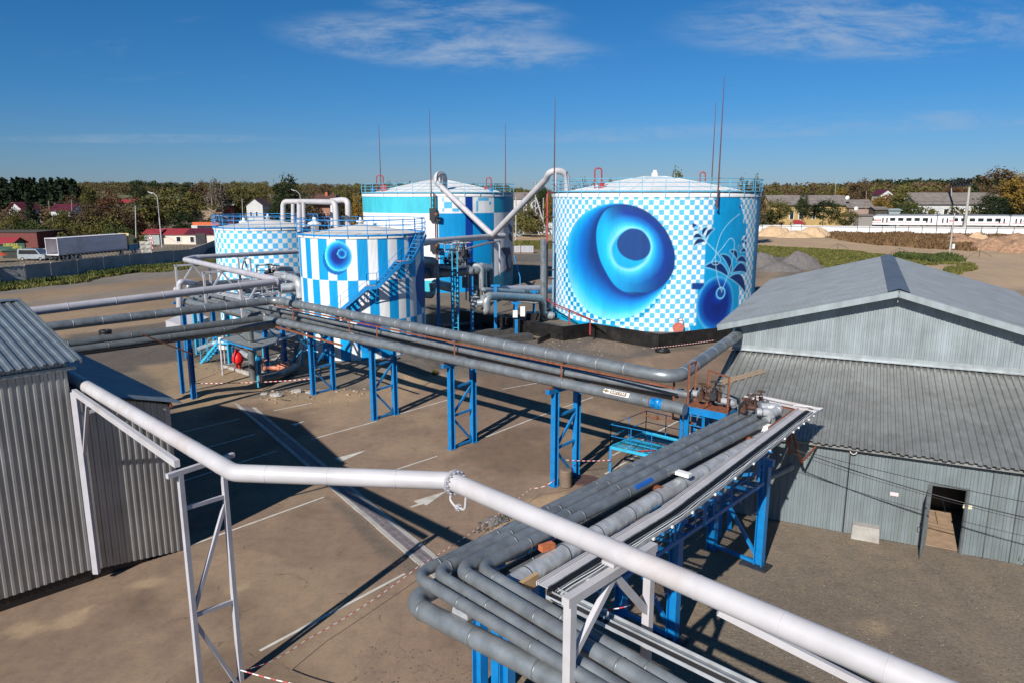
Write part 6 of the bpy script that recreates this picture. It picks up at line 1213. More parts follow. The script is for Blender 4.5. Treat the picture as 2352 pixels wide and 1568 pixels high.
# loose stones
def stones(name,label,poly,n,s0,s1,mat,seed):
    r=random.Random(seed); pg=np.array([tuple(G(a,b_)[:2]) for a,b_ in poly]); lo,hi=pg.min(0),pg.max(0); m=MB(); k=0; g=0
    while k<n and g<n*30:
        g+=1; x_,y_=r.uniform(lo[0],hi[0]),r.uniform(lo[1],hi[1])
        if sdist(np.array([[x_,y_]]),pg)[0]<0: continue
        s=s0*(s1/s0)**(r.random()**3); c=Vector((x_,y_,gz((x_,y_))+s*.15)); v=[]
        for dz in (-1,1):
            for a in range(5): t=a*1.257+r.random()*.6; q=s*r.uniform(.6,1.1)*(1 if dz<0 else .65); v.append(c+Vector((cos(t)*q,sin(t)*q*.8,dz*s*.35*r.uniform(.7,1.2))))
        m.add(v,[(4,3,2,1,0),(5,6,7,8,9)]+[(i,(i+1)%5,5+(i+1)%5,5+i) for i in range(5)]); k+=1
    o=m.build(name,mat); tag(o,label,'stones'); o['kind']='stuff'
stones('stones','loose rubble stones on the sand by the blue supports',[(590,925),(620,900),(860,890),(870,905),(700,935)],190,.03,.2,'rubble',1)
stones('stones','dark grit scattered over the dirt in front of the sheds',[(400,840),(420,790),(560,760),(600,830),(540,860)],420,.03,.14,'dslab',2)
stones('stones','pebbles scattered on the gravel yard at lower right',[(1560,1568),(1780,1240),(2352,1320),(2352,1568)],900,.01,.03,'pebble',3)
stones('stones','dark grit scattered on the gravel yard at lower right',[(1560,1568),(1780,1210),(2352,1320),(2352,1568)],2200,.012,.035,'dslab',4)
stones('stones','stones on gravel before the black wall',[(1080,845),(1300,760),(1490,800),(1330,825)],420,.03,.11,'rubble',5)
stones('stones','broken asphalt pieces on sand beside the bank',[(1085,1225),(1110,1190),(1170,1175),(1180,1195),(1120,1225)],150,.04,.14,'dslab',6)
stones('stones','crumbs of dirt on the asphalt at the bottom edge',[(790,1568),(830,1480),(1100,1500),(1130,1568)],260,.01,.035,'dslab',7)
for i,(px,py,s,lb) in enumerate(((634,909,.42,'pale flat boulder in the rubble by the drain'),(682,900,.40,'grey boulder beside the pale flat boulder'),(608,905,.25,'small stone left of pale boulder'),(712,902,.3,'flat grey slab right of the grey boulder'))):
    r=random.Random(i+40); c=GE(px,py); bm_=bmesh=None; m=MB(); pr=[(0,-.05),(s*.9,0),(s,s*.2),(s*.8,s*.42),(s*.3,s*.5),(0,s*.5)]; m.lathe(c,pr,9); m.v=[(a[0]+r.uniform(-.12,.12)*s,a[1]+r.uniform(-.12,.12)*s-(a[1]-c.y)*.3,a[2]+r.uniform(-.06,.06)*s) for a in m.v]; m.sm=[False]*len(m.f); tag(m.build('boulder','conc'),lb,'boulder','boulders in the rubble')
# ---------------- left process cluster ----------------
# canopy
zc=2.5; q=[G(505,779,zc),G(587,801,zc),G(692,762,zc),G(600,752,zc)]; cn=thing('pump_canopy','flat grey sheet canopy over the pump under the rack','canopy',Vector((q[0].x,q[0].y,0)))
e1_=(q[1]-q[0]); l1=e1_.length; e1_.normalize(); e2_=(q[3]-q[0]); l2=e2_.length; e2_.normalize()
m=MB(); m.sheet(q[0]+UP*.02,e1_,e2_,UP,l1,lambda u:0,lambda u:l2,.13,.025); m.build('canopy_roof',paint('canopy_grey',(.40,.41,.40),.55,.2,.12,1.2,6,dirt=(.25,.22,.18)),cn)
m=MB(); 
for i in range(4): m.beam(q[i]-UP*.06,q[(i+1)%4]-UP*.06,.06,.08)
m.build('canopy_frame','dblue',cn)
for i in range(4): m=MB(); m.beam(Vector((q[i].x,q[i].y,0)),q[i]-UP*.05,.09,.09); m.build('post','lav2' if i==0 else 'cyanp',cn)
p=G(517,836); bx_=thing('switch_box','pair of pale grey switch boxes on a thin post by the canopy','box',p); m=MB(); m.beam(p,p+UP*2.1,.06,.06); m.build('post','lav2',bx_)
for k,c in ((0,'white'),(.42,'lav2')): m=MB(); m.box(p+Vector((k-.1,-.05,1.55)),(.38,.22,.85)); m.build('cabinet',c,bx_)
# concrete kerb slab
kb=thing('concrete_sump','pale concrete sump with raised kerbs under the pump','sump',G(515,846)); pts=[G(515,846),G(573,862),G(600,871),G(680,838),G(640,820),G(575,835)]
for a,b_ in zip(pts,pts[1:]+pts[:1]): m=MB(); m.beam(a+UP*.12,b_+UP*.12,.16,.3); m.build('kerb','conc',kb)
m=MB(); m.prism(pts,UP*.04); m.build('slab','conc',kb)
# red hooded cart, blue vessel, salmon pump
p=G(549,851); rc=thing('covered_extinguisher_cart','wheeled extinguisher hidden under a bright red hood','extinguisher',p); RH=paint('red_hood_cloth',(.70,.012,.012),.45,0,.15,3)
m=MB(); m.lathe(p,[(.0,.55),(.30,.55),(.36,.75),(.33,1.05),(.24,1.3),(.12,1.42),(.14,1.5),(.05,1.52),(0,1.5)],14); r=random.Random(2); m.v=[(a[0]+r.uniform(-.04,.04)-.05*(a[2]-.5),a[1]+r.uniform(-.04,.04),a[2]+r.uniform(-.02,.02)) for a in m.v]; m.build('red_hood',RH,rc)
m=MB(); m.cyl(p+UP*.08,.2,.5,14); m.build('bottle',paint('red_bottle',(.45,.05,.03),.4),rc)
for k in (-.24,.24): m=MB(); m.tube([p+Vector((k-.04,0,.12)),p+Vector((k+.04,0,.12))],.13,14); m.build('wheel','black',rc)
p=G(592,862); bv=thing('blue_vessel','upright blue steel vessel beside the salmon pump','vessel',p); m=MB(); m.lathe(p,[(0,0),(.25,0),(.25,1.05),(.34,1.08),(.34,1.2),(.2,1.3),(0,1.32)],18); m.build('vessel_body','blue',bv)
p=G(606,866)+UP*.6; pm_=thing('salmon_pump','salmon painted pump with flanged pipe stub and bent lever','pump',p); SP=paint('salmon_paint',(.55,.20,.12),.5); m=MB(); ax=az(70); m.tube([p,p+ax*.2,p+ax*.21,p+ax*.9,p+ax*.91,p+ax*1.05],[.2,.2,.15,.15,.24,.24],16); m.lathe(p+ax*1.4-UP*.35,[(0,-.2),(.3,-.18),(.38,.1),(.38,.5),(.25,.7),(0,.75)],16); m.build('pump_body',SP,pm_)
m=MB(); m.tube(fillet([p+UP*.1,p+UP*.45-ax*.1,p+UP*.6+ax*.3],.15,4),.035,6); m.build('lever',SP,pm_)
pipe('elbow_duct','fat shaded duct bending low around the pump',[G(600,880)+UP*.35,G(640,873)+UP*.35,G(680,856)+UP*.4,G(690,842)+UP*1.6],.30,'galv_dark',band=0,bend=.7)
pipe('fat_low_pipe','fat silver pipe lying low between stairs and canopy',[G(455,818)+UP*.5,G(500,812)+UP*.9,G(548,830)+UP*.8,G(575,842)+UP*.75],.2,'silver',band=1.5)
# blue stair at left
p0=G(468,832); p1=G(497,812); st_=thing('short_blue_stair','short blue stair with handrails left of the canopy','stair',p0); top=G(505,786,1.6); d=(Vector((top.x,top.y,0))-Vector((p0.x,p0.y,0))).normalized(); s_=d.cross(UP); hT=1.6; Lr=(Vector((top.x,top.y,0))-Vector((p0.x,p0.y,0))).length; Lr=min(Lr,2.4)
for k in (-.35,.35): m=MB(); m.beam(p0+s_*k,p0+s_*k+d*Lr+UP*hT,.05,.16); m.build('stringer','cyanp',st_)
m=MB()
for i in range(7): t=(i+.6)/7; m.box(p0+d*Lr*t+UP*hT*t,(.22,.68,.03),d)
m.build('treads','cyanp',st_)
for k in (-.35,.35):
    m=MB(); a=p0+s_*k; b_=a+d*Lr+UP*hT
    for t in (.05,.5,1): q_=a.lerp(b_,t); m.beam(q_,q_+UP*.95,.035,.035)
    m.tube([a+UP*.95,b_+UP*.95],.022,6); m.tube([a+UP*.5,b_+UP*.5],.016,6); m.build('handrail','cyanp',st_)
m=MB(); e=p0+d*Lr+UP*hT; m.box(e+d*.5+UP*.0,(1.1,.8,.05),d); m.build('landing','cyanp',st_)
for k in (-.3,.3): m=MB(); g_=e+d*.9+s_*k; m.beam(Vector((g_.x,g_.y,0)),g_,.08,.08); m.build('leg','cyanp',st_)
# more blue legs of the rack at left, plus bracing
for i,(px,py,lb) in enumerate(((431,822,'blue column behind the left single column'),(497,812,'blue column at the stair landing'),(530,838,'cyan-blue column beside the switch boxes'),(615,858,'blue column right of the round grey column'),(656,856,'blue braced column at right end of the canopy'),(468,796,'blue column in the shade at far left of the rack'),(455,812,'cyan blue column near the left sheds'))):
    p=G(px,py); r_=thing('blue_column',lb,'column',p,'plain blue columns of the left rack'); m=MB(); m.hbeam(p-UP*.1,p+UP*4.15,.26,.26,.024,side=az(135)); m.build('column_shaft','blue' if i not in (2,6) else 'cyanp',r_)
    m=MB(); m.beam(p+az(44.5)*-.7+UP*4.22,p+az(44.5)*.9+UP*4.22,.18,.16); m.build('head_beam','blue',r_)
    if i in (3,4): m=MB(); m.beam(p+UP*3.3,p+az(44.5)*2.2+UP*1.2,.08,.08); m.beam(p+az(134)*.1+UP*.3,p+az(100)*1.5+UP*1.9,.07,.07); m.build('brace','dblue',r_)
# extra pipe bundle, upper left
for i,(a,b_,z,r,lb,mt) in enumerate((((505,540),(1260,655),4.55,.2,'first pale pipe of the wide bundle behind the zigzag pipe','silver'),((560,520),(1310,640),4.55,.2,'second pale pipe of the wide bundle behind the zigzag pipe','silver'),((620,505),(1380,625),4.55,.2,'third pale pipe of the wide bundle behind the zigzag pipe','galv'),((300,650),(560,720),4.5,.16,'short pipe at the outer left edge of the rack','galv'),((330,580),(1000,690),4.55,.17,'grey pipe running under both big pipes at left','galv'),((850,820),(1250,920),4.3,.16,'lower grey pipe ending beside the folding stub','galv'),((300,690),(480,735),4.2,.14,'lowest short pipe at the outer left edge of the rack','galv_dark'))):
    f=lambda x,y:(392+.14815*x,595.3+.14815*y); A_=G(*f(*a),z);B_=G(*f(*b_),z); pipe('rack_pipe',lb,[A_,B_+(B_-A_).normalized()*(4 if i<3 else 0)],r,mt,band=2.2,group='pipes of the left rack')
f3=lambda x,y,z:G(392+.14815*x,595.3+.14815*y,z); fd=lambda x,y,d:DP(392+.14815*x,595.3+.14815*y,d)
pipe('folding_stub_pipe','short pipe folding down in front of the left rack pipes',[f3(1190,890,4.7),f3(1420,830,4.9),f3(1465,840,5.0),f3(1465,1000,4.3)],.11,'galv_dark',bend=.2)
for i,(pts,r,mt,lb) in enumerate((([(80,560,52),(80,470,52),(60,465,52)],.18,'lav','white bent riser at the far left of the rack'),([(135,780,50),(135,390,50),(160,355,50),(340,365,51)],.2,'lav2','grey riser bending right at the far left of the rack'),([(270,470,52),(285,405,52),(740,375,58),(1380,310,70)],.22,'galv','long level pipe in front of the checkered tank base'),([(1590,230,66),(1600,160,66),(1640,150,66),(2000,140,70)],.26,'lav2','pale level pipe with elbow between checkered and striped tanks'),([(1640,240,60),(1830,280,59),(1990,330,57),(2010,600,57)],.3,'silver','fat pipe bending down against the striped tank'),([(1130,500,56),(1500,450,58),(1990,420,62)],.26,'galv_dark','dark level pipe behind the zigzag pipe bend'),([(1190,400,62),(1700,330,62),(1990,250,66)],.2,'galv_dark','thin dark pipe behind the zigzag pipe bend'),([(1300,200,72),(1560,210,70)],.3,'lav','pale pipe stub before the checkered tank'),([(1700,450,57),(2000,430,58)],.36,'silver','short bright pipe at the left flank of striped tank'))):
    pipe('process_pipe',lb,[fd(*p_) for p_ in pts],r,mt,group='pipes around the checkered tank',bend=r*2.4,n=16)
# catwalk between tanks with railing
A_=fd(1190,560,56);B_=fd(2000,500,60); A_.z=B_.z=(A_.z+B_.z)/2; ck=thing('grey_catwalk','grey railed catwalk between checkered and striped tanks','catwalk',Vector((A_.x,A_.y,0))); d=(B_-A_).normalized(); s_=d.cross(UP); m=MB(); m.box((A_+B_)/2,((B_-A_).length,1.1,.14),d); m.build('deck','lav2',ck); m=MB(); rail(m,[A_+s_*.5,B_+s_*.5],1.5,3,.03); rail(m,[A_-s_*.5,B_-s_*.5],1.5,3,.03); m.build('railing','lav2',ck)
for t in (.05,.5,.95): m=MB(); g_=A_.lerp(B_,t); m.beam(Vector((g_.x,g_.y,0)),g_,.2,.2); m.build('leg','lav2',ck)
for i,(x,y,d_,lb) in enumerate(((1540,215,64,'left dark valve before the checkered tank'),(1600,230,64,'middle dark valve before the checkered tank'),(1650,240,63,'right dark valve before the checkered tank'))): v=valve('valve',lb,fd(x,y+20,d_),2.0,'dark',az(60)); v['group']='valves before the checkered tank'
gf=thing('dark_rail_frame','thin dark rail frame in front of the checks of the left tank','frame',Vector((*fd(1330,200,66).xy,0))); m=MB(); pz=[fd(1335,215,66),fd(1335,100,66),fd(1520,92,66),fd(1520,215,66)]; 
for a,b_ in zip(pz,pz[1:]): m.beam(a,b_,.1,.1)
m.beam(fd(1335,185,66),fd(1520,180,66),.07,.07); m.build('rail','dark',gf)
for i,(x,y,d_) in enumerate(((462,370,53),(557,362,54))): p=fd(x,y,d_); m=MB(); m.tube([p-UP*.5,p],.03,6); m.tube([p+Vector((0,-.03,0)),p+Vector((0,.05,0))],.16,14); tag(m.build('pressure_gauge','dark'),['left','right'][i]+' dark round gauge on the long level pipe','gauge','gauges on the level pipe')
# white low wall box at the left rear
q=G(385,760,0); m=MB(); a=DP(380,736,62);b_=DP(425,745,59); m.hexa([Vector((a.x,a.y,0)),Vector((b_.x,b_.y,0)),Vector((b_.x+.8,b_.y+3,0)),Vector((a.x+.8,a.y+3,0)),Vector((a.x,a.y,1.3)),Vector((b_.x,b_.y,1.3)),Vector((b_.x+.8,b_.y+3,1.6)),Vector((a.x+.8,a.y+3,1.6))]); tag(m.build('white_bin','lav'),'low white box body behind the left blue column','bin')
# barrier tape
def tape(lb,pts,w=.05,sag=.0,stripes=True):
    root=thing('barrier_tape',lb,'tape',pts[0],'red and white barrier tapes'); q=[]
    for a,b_ in zip(pts[:-1],pts[1:]):
        n=max(4,int((b_-a).length/.14)); q+=[a.lerp(b_,i/n)-UP*sag*4*(i/n)*(1-i/n) for i in range(n)]
    q.append(pts[-1]); m=MB(); m.tube(q,w*.36,4,cap=False,smooth=False); o=m.build('tape_ribbon','white',root); o.data.materials.append(M['stripe_red']); o.data.polygons.foreach_set('material_index',[(i//4)%2 for i in range(len(o.data.polygons))]); return root
tape('tape stretched at knee height from single blue column to the rubble support',[G(440,916)+UP*1.0,G(720,903)+UP*.95],.07,.1)
tape('short tape from the single blue column back to the red hood',[G(440,916)+UP*1.0,G(549,853)+UP*.7],.05,.1)
tape('tape lying along the painted line from lilac frame up to the bank',[G(560,1625)+UP*1.0,G(700,1470,.5),G(960,1300,.5),G(1220,1120,.6),G(1275,1100,1.0)],.03,.12)
tape('tape leaving the lilac frame low towards the bottom edge',[G(560,1625)+UP*1.02,G(760,1585,.7)],.045,.05)
tape('tape between last blue support and the low platform',[G(1300,1112)+UP*1.1,G(1405,1085)+UP*.6],.06,.04)
tape('tape along the pavement by the corner of black wall',[G(1497,812)+UP*.45,G(1640,795)+UP*.5],.07,.05)
tape('tape tied under the cable tray between two blue legs',[G(1543,1470)+UP*1.6,G(1470,1500)+UP*1.6,G(1380,1490)+UP*1.2],.05,.1)
# ---------------- far left: fence, lorry, buildings ----------------
fp=[(-90,668),(0,654),(60,649),(120,642),(180,634),(240,626),(300,619),(350,613),(400,607),(440,603)]; fpts=[]
for a,b_ in zip(fp[:-1],fp[1:]):
    A_,B_=G(*a),G(*b_); n=max(1,round((B_-A_).length/6.0)); fpts+=[A_.lerp(B_,i/n) for i in range(n)]
fpts.append(G(*fp[-1])); fpts+=[G(470,590),G(497,577),G(540,566)]
cfn=thing('concrete_fence','long grey concrete panel fence with coiled razor wire on top','fence',fpts[0])
for a,b_ in zip(fpts[:-1],fpts[1:]):
    m=MB(); d=(b_-a).normalized(); hh=2.5+random.uniform(-.05,.05); m.box((a+b_)/2+UP*(hh/2-.1)+d.cross(UP)*random.uniform(-.04,.04),((b_-a).length-.14,.16,hh),d); m.box((a+b_)/2+UP*(hh-.12),((b_-a).length-.2,.2,.12),d); m.build('panel','fconc',cfn)
m=MB(); pts=[]; 
for a,b_ in zip(fpts[:9],fpts[1:10]):
    L2=(b_-a).length; n=int(L2/.09); d=(b_-a)/L2; s_=d.cross(UP)
    for i in range(n): t=i*.09; w=t/.75*2*math.pi; pts.append(a+d*t+UP*(2.85+.34*sin(w))+s_*.30*cos(w))
m.tube(pts,.035,3,cap=False); m.build('razor_wire','galv_dark',cfn)
# lorry
zb=2.35; A_=G(135,587,zb); B_=G(293,572.5,zb); d=(B_-A_); Lt=d.length; d.normalize(); s_=d.cross(UP); s_=s_ if s_.y<0 else -s_
W_=2.5; Ht=2.75; lr=thing('articulated_lorry','articulated lorry with long pale grey box trailer and blue and cream cab','lorry',Vector((A_.x,A_.y,1.25)))
TR=paint('trailer_grey',(.66,.63,.66),.5,0,.10,.6,7,dirt=(.33,.28,.26),dirt_amt=.6)
m=MB(); c0=A_-s_*W_; th=.08
m.box((A_+B_)/2-s_*.0+UP*Ht/2-s_*th/2,(Lt,th,Ht),d); m.box((A_+B_)/2-s_*W_+UP*Ht/2,(Lt,th,Ht),d); m.box((A_+B_)/2-s_*W_/2+UP*Ht,(Lt+.05,W_+.05,.08),d); m.box((A_+B_)/2-s_*W_/2+UP*.02,(Lt,W_,.12),d); m.box(B_-s_*W_/2+UP*Ht/2,(.08,W_,Ht),d); m.build('box_body',TR,lr)
m=MB(); m.box((A_+B_)/2+UP*(Ht*.52)+s_*.015,(Lt,.02,.035),d); m.box((A_+B_)/2+UP*(Ht*.03)+s_*.02,(Lt,.03,.14),d); m.box((A_+B_)/2+UP*(Ht*.985)+s_*.02,(Lt,.03,.12),d); m.build('side_rails','lav2',lr)
for k in (0,1): m=MB(); e=A_-s_*W_*k; m.box(e-d*.02+UP*Ht/2+s_*(.06 if k==0 else -.06)+d*.9*(1),(1.0 if k==0 else 1.0,.05,Ht),d); m.build('rear_door',TR,lr)
m=MB(); m.box((A_+B_)/2-s_*W_/2-UP*.3,(Lt*.95,.9,.22),d); m.build('chassis','dark',lr)
def wheel(root,c,ax,R=.5,w=.3):
    o=MB(); o.tube([c-ax*w/2,c-ax*w/2*.9,c+ax*w/2*.9,c+ax*w/2],[R*.9,R,R,R*.9],20); t=o.build('wheel','black',root); o=MB(); o.tube([c-ax*(w/2+.01),c+ax*(w/2+.01)],R*.5,14); o.build('rim','lav2',t)
for t in (1.5,2.8,4.1): 
    for k in (.15,W_-.15): wheel(lr,A_+d*t-s_*k+UP*(1.25+.5-zb),s_)
cb=B_+d*.5; CR=paint('cab_cream',(.55,.45,.20),.4); CBL=paint('cab_blue',(.01,.20,.36),.4)
def cabprof(z0,z1,x0=0,x1=2.2,cut=0): return [cb+d*x0+UP*z0,cb+d*x1+UP*z0,cb+d*(x1-cut*.1)+UP*z1,cb+d*x0+UP*z1]
m=MB(); m.prism([cb+UP*(-.4),cb+d*2.25+UP*(-.4),cb+d*2.25+UP*.75,cb+UP*.75],-s_*W_); m.build('cab_lower',CBL,lr)
m=MB(); m.prism([cb+UP*.75,cb+d*2.25+UP*.75,cb+d*2.0+UP*1.7,cb+d*1.75+UP*2.0,cb+UP*2.1],-s_*W_); m.build('cab_upper',CR,lr)
m=MB(); m.prism([cb+d*.1+UP*2.1,cb+d*1.75+UP*2.0,cb+d*1.2+UP*2.55,cb+d*.1+UP*2.85],-s_*W_*.94); m.build('roof_fairing',CR,lr)
m=MB(); m.prism([cb+d*1.1+UP*.95,cb+d*2.0+UP*.95,cb+d*1.85+UP*1.65,cb+d*1.1+UP*1.65],s_*.02); m.build('side_window','glass',lr); m=MB(); m.prism([cb+d*2.24+UP*.85-s_*.1,cb+d*2.24+UP*.85-s_*(W_-.1),cb+d*2.03+UP*1.65-s_*(W_-.1),cb+d*2.03+UP*1.65-s_*.1],d*.03); m.build('windscreen','glass',lr)
m=MB(); m.beam(cb+d*2.0+UP*1.8+s_*.0,cb+d*2.05+UP*1.8+s_*.3,.04,.04); m.box(cb+d*2.05+UP*1.5+s_*.3,(.08,.15,.5),d); m.build('mirror','dark',lr)
for t in (1.1,-2.0): wheel(lr,cb+d*t-s_*.1+UP*(1.25+.5-zb),s_)
# lamps, poles
def lamp(lb,px,pbase,ptop,d,armpx,arm_dy):
    b_=DP(px,pbase,d); g_=Vector((b_.x,b_.y,gz(b_))); t=DP(px-4,ptop+10,d); root=thing('street_lamp',lb,'street lamp',g_,'street lamps'); m=MB(); m.tube([g_,g_.lerp(Vector((g_.x,g_.y,t.z)),.6)],.13,8); m.build('pole_base','lav2',root)
    e=DP(px+armpx,ptop,d); m=MB(); m.tube(fillet([Vector((g_.x,g_.y,g_.z+(t.z-g_.z)*.6)),Vector((g_.x,g_.y,t.z)),Vector((g_.x,g_.y,t.z))*.5+e*.5+UP*.35,e],.6,4),.075,7); m.build('arm','lav2',root); m=MB(); m.box(e,(.9,.3,.16),(e-t).normalized()); m.build('lamp_head','lav',root)
lamp('tall street lamp beside the red roofed white building',373,575,443,150,-28,4); lamp('street lamp behind the breather pipes of striped tank',692,500,437,200,-20,3); lamp('street lamp above the village houses on the right',1918,446,415,300,5,1)
def upole(lb,px,ptop,pbot,d,lean=0,mat='conc',arms=True,r=.14,name='utility_pole',group='utility poles'):
    b_=DP(px,pbot,d); z0=gz(b_); t=DP(px+lean,ptop,d); root=thing(name,lb,'pole',Vector((b_.x,b_.y,z0)),group); m=MB(); m.tube([Vector((b_.x,b_.y,z0-.2)),t],[r,r*.7],8); m.build('pole_shaft',mat,root)
    if arms:
        for k in (0,.6): m=MB(); q_=t-UP*(.3+k); m.beam(q_-Vector((.8-k*.3,0,0)),q_+Vector((.8-k*.3,0,0)),.08,.08); m.build('cross_arm','dark',root); 
    return t
tp=[upole('utility pole in front of the brown bushes behind the trailer',309,473,540,140,2),upole('weathered pole behind the village scrub on the left',164,460,503,210,0,'wood'),upole('pole beside the dark red house',486,453,492,220,0,'wood'),upole('pole at far left behind red roofs',112,462,500,215,0,'wood'),upole('pole before the white gabled house',556,457,495,215),upole('pole left of the long grey roofed house on the right',1990,440,498,268,0,'wood'),upole('pole by the spruce at left edge',28,465,500,215,0,'wood')]
def wire(lb,a,b_,sag,r=.035):
    m=MB(); m.tube([a.lerp(b_,i/14)-UP*sag*4*(i/14)*(1-i/14) for i in range(15)],r,4); tag(m.build('overhead_line','dark'),lb,'wire','thin overhead lines')
wire('thin line from the trailer pole to left scrub pole',tp[0],tp[1],1.0); wire('thin line between left scrub pole and spruce pole',tp[1],tp[6],1); wire('thin line from the trailer pole to red house pole',tp[0],tp[2],1.5); wire('thin line from the red house pole to white house pole',tp[2],tp[4],.6)
upole('leaning concrete pole standing on the sandy yard at right',2179,490,593,143,14,'conc',True,.17)
p=DP(2183,575,143); m=MB(); m.box(Vector((p.x+.3,p.y-.3,2.2)),(.4,.3,.9)); tag(m.build('meter_box','white'),'small white box on the leaning concrete pole','box')
for i,(px,a,b_,d,lb) in enumerate(((1230,418,530,236,'tallest pole of the switch yard, propped by a slanting stay'),(1206,445,528,237,'left reddish pole of the switch yard'),(1248,455,522,240,'grey pole right of the propped switch yard pole'),(1256,448,520,242,'rightmost slim pole of the switch yard'),(1185,452,505,200,'slim lamp pole left in the switch yard'))): upole(lb,px,a,b_,d,0,'conc' if i!=1 else 'brown',i<4,.2,group='switch yard poles')
m=MB(); m.beam(DP(1231,455,235),DP(1253,528,226),.3,.3); tag(m.build('pole_stay','lav2'),'slanting pale stay propping the tallest switch yard pole','stay')
# buildings
def house(name,label,px0,px1,pb,pe,pr_,d,dep,wallm,roofm,axis='x',wins=(),gz0=None,over=.5,chim=None,cat='house',rot=0,winm='glass',hip=False):
    """box house seen front-on: px0..px1, pb base, pe eave, pr_ ridge (photo rows); axis x: ridge along the front"""
    a=DP(px0,pb,d); b_=DP(px1,pb,d); g_=gz(((a.x+b_.x)/2,d)); ze=DP(px0,pe,d).z; zr_=DP(px0,pr_,d+dep/2).z; root=thing(name,label,cat,Vector(((a.x+b_.x)/2,d,g_)))
    c=Vector(((a.x+b_.x)/2,0,0)); w=(b_.x-a.x)/2; R=Matrix.Rotation(R_(rot),3,'Z')
    def P(x,y,z): v=R@Vector((x,y,0)); return Vector((c.x+v.x,d+v.y,z))
    z0=g_-.5
    m=MB(); m.hexa([P(-w,0,z0),P(w,0,z0),P(w,dep,z0),P(-w,dep,z0),P(-w,0,ze),P(w,0,ze),P(w,dep,ze),P(-w,dep,ze)])
    if axis=='y': m.prism([P(-w,.0,ze),P(w,.0,ze),P(0,.0,zr_)],P(0,.15,0)-P(0,0,0))
    else: m.prism([P(-w,0,ze),P(-w,dep,ze),P(-w,dep/2,zr_)],P(.15,0,0)-P(0,0,0)); m.prism([P(w,0,ze),P(w,dep,ze),P(w,dep/2,zr_)],P(-.15,0,0)-P(0,0,0))
    m.build('wall',wallm,root); o=over; t=.12; m=MB()
    if axis=='x':
        hx=w*.35 if hip else 0
        for s in (0,1):
            y0=-o if s==0 else dep+o; e=[P(-w-o,y0,ze-.05),P(w+o,y0,ze-.05),P(w+o-hx,dep/2,zr_),P(-w-o+hx,dep/2,zr_)]; m.prism(e,UP*t)
        if hip:
            for s in (-1,1): m.prism([P(s*(w+o),-o,ze-.05),P(s*(w+o),dep+o,ze-.05),P(s*(w+o-hx),dep/2,zr_)],UP*t)
    else:
        for s in (-1,1): m.prism([P(s*(w+o),-o,ze-.2),P(0,-o,zr_),P(0,dep+o,zr_),P(s*(w+o),dep+o,ze-.2)],UP*t)
    rf=m.build('roof',roofm,root)
    if chim: m=MB(); q_=P(chim*w,dep*.4,zr_); m.box(q_,(.7,.7,1.4)); m.build('chimney','brick',rf)
    for (u0,u1,v0,v1) in wins:
        x0,x1=-w+2*w*u0,-w+2*w*u1; za,zb_=g_+(ze-g_)*v0,g_+(ze-g_)*v1; m=MB(); m.prism([P(x0,-.03,za),P(x1,-.03,za),P(x1,-.03,zb_),P(x0,-.03,zb_)],P(0,-.06,0)-P(0,0,0)); wo=m.build('window','white',root); m=MB(); k=.12*(x1-x0); m.prism([P(x0+k,-.10,za+.1),P(x1-k,-.10,za+.1),P(x1-k,-.10,zb_-.1),P(x0+k,-.10,zb_-.1)],P(0,-.03,0)-P(0,0,0)); m.build('pane',winm,wo)
    return root
RD=paint('crimson_metal_roof',(.27,.03,.035),.5,0,.15,1.5); MR=paint('maroon_metal_roof',(.09,.012,.02),.5,0,.15,1.5); CW=paint('cream_plaster',(.62,.52,.44),.8,0,.10,.6,7,dirt=(.4,.32,.26)); SLT=paint('weathered_slate_sheets',(.17,.145,.13),.85,0,.3,.5,8,dirt=(.10,.09,.08),dirt_amt=.8,bmp=.4); YW=paint('ochre_plaster',(.38,.26,.10),.8,0,.12,.6,6); RW=paint('red_brown_brick_wall',(.14,.035,.03),.85,0,.2,2,6); GW=paint('grey_green_sheets',(.28,.33,.32),.6); WW=paint('whitewash',(.48,.48,.47),.8,0,.12,.5,7,dirt=(.4,.38,.35)); DW=paint('old_dark_planks',(.06,.05,.04),.9,0,.4,1.5,6); BR=paint('brown_tile_roof',(.10,.045,.035),.7,0,.2,1.2)
h1=house('white_service_building','cream single storey building with crimson and maroon roof beside the street lamp',366,430,562,539,526.5,163,6,CW,RD,wins=((.62,.80,.25,.80),),over=.35,cat='building')
h2=house('white_service_building','long cream wing with a dark maroon roof and gaping doorway',429,497,562,539,526,162.5,7,CW,MR,wins=((.12,.28,.2,.8),),over=.35,cat='building'); P_=DP(452,562,162.3); m=MB(); m.box(Vector((P_.x+1.0,162.3,gz(P_)+1.25)),(2.2,.3,2.5)); m.build('open_doorway','dark',h2)
house('annex_shed','small grey-green annex with crimson roof left of the cream building',331,367,561,538,528,162,5,GW,RD,over=.3,cat='shed')
house('brick_shop','low red-brown flat roofed shop building at the left edge',-60,88,570,534,531,150,10,RW,DW,over=.2,cat='building')
house('market_kiosk','market kiosk with a bright crimson tiled roof at left edge',-20,30,580,561,547,140,4,paint('kiosk_green',(.02,.06,.04),.6),RD,over=.4,cat='kiosk')
ks_=house('market_stall','dark green netted market stall with a yellow lettered board',6,57,590,575,571,126,4,paint('stall_dark',(.02,.025,.02),.8),paint('green_netting',(.07,.14,.09),.8),over=.3,cat='stall'); a=DP(32,566,125.6); m=MB(); m.box(a,(3.8,.08,1.0)); m.build('sign_board',paint('board_green',(.015,.06,.035),.6),ks_); YL=paint('yellow_letters',(.6,.5,.03),.6); M['yl']=YL; text_part('СВЕЖЕЕ',.62,'yl',ks_,a+Vector((-.5,-.06,.18)),Vector((1,0,0)),UP); text_part('МЯСО',.55,'yl',ks_,a+Vector((.6,-.06,-.28)),Vector((1,0,0)),UP)
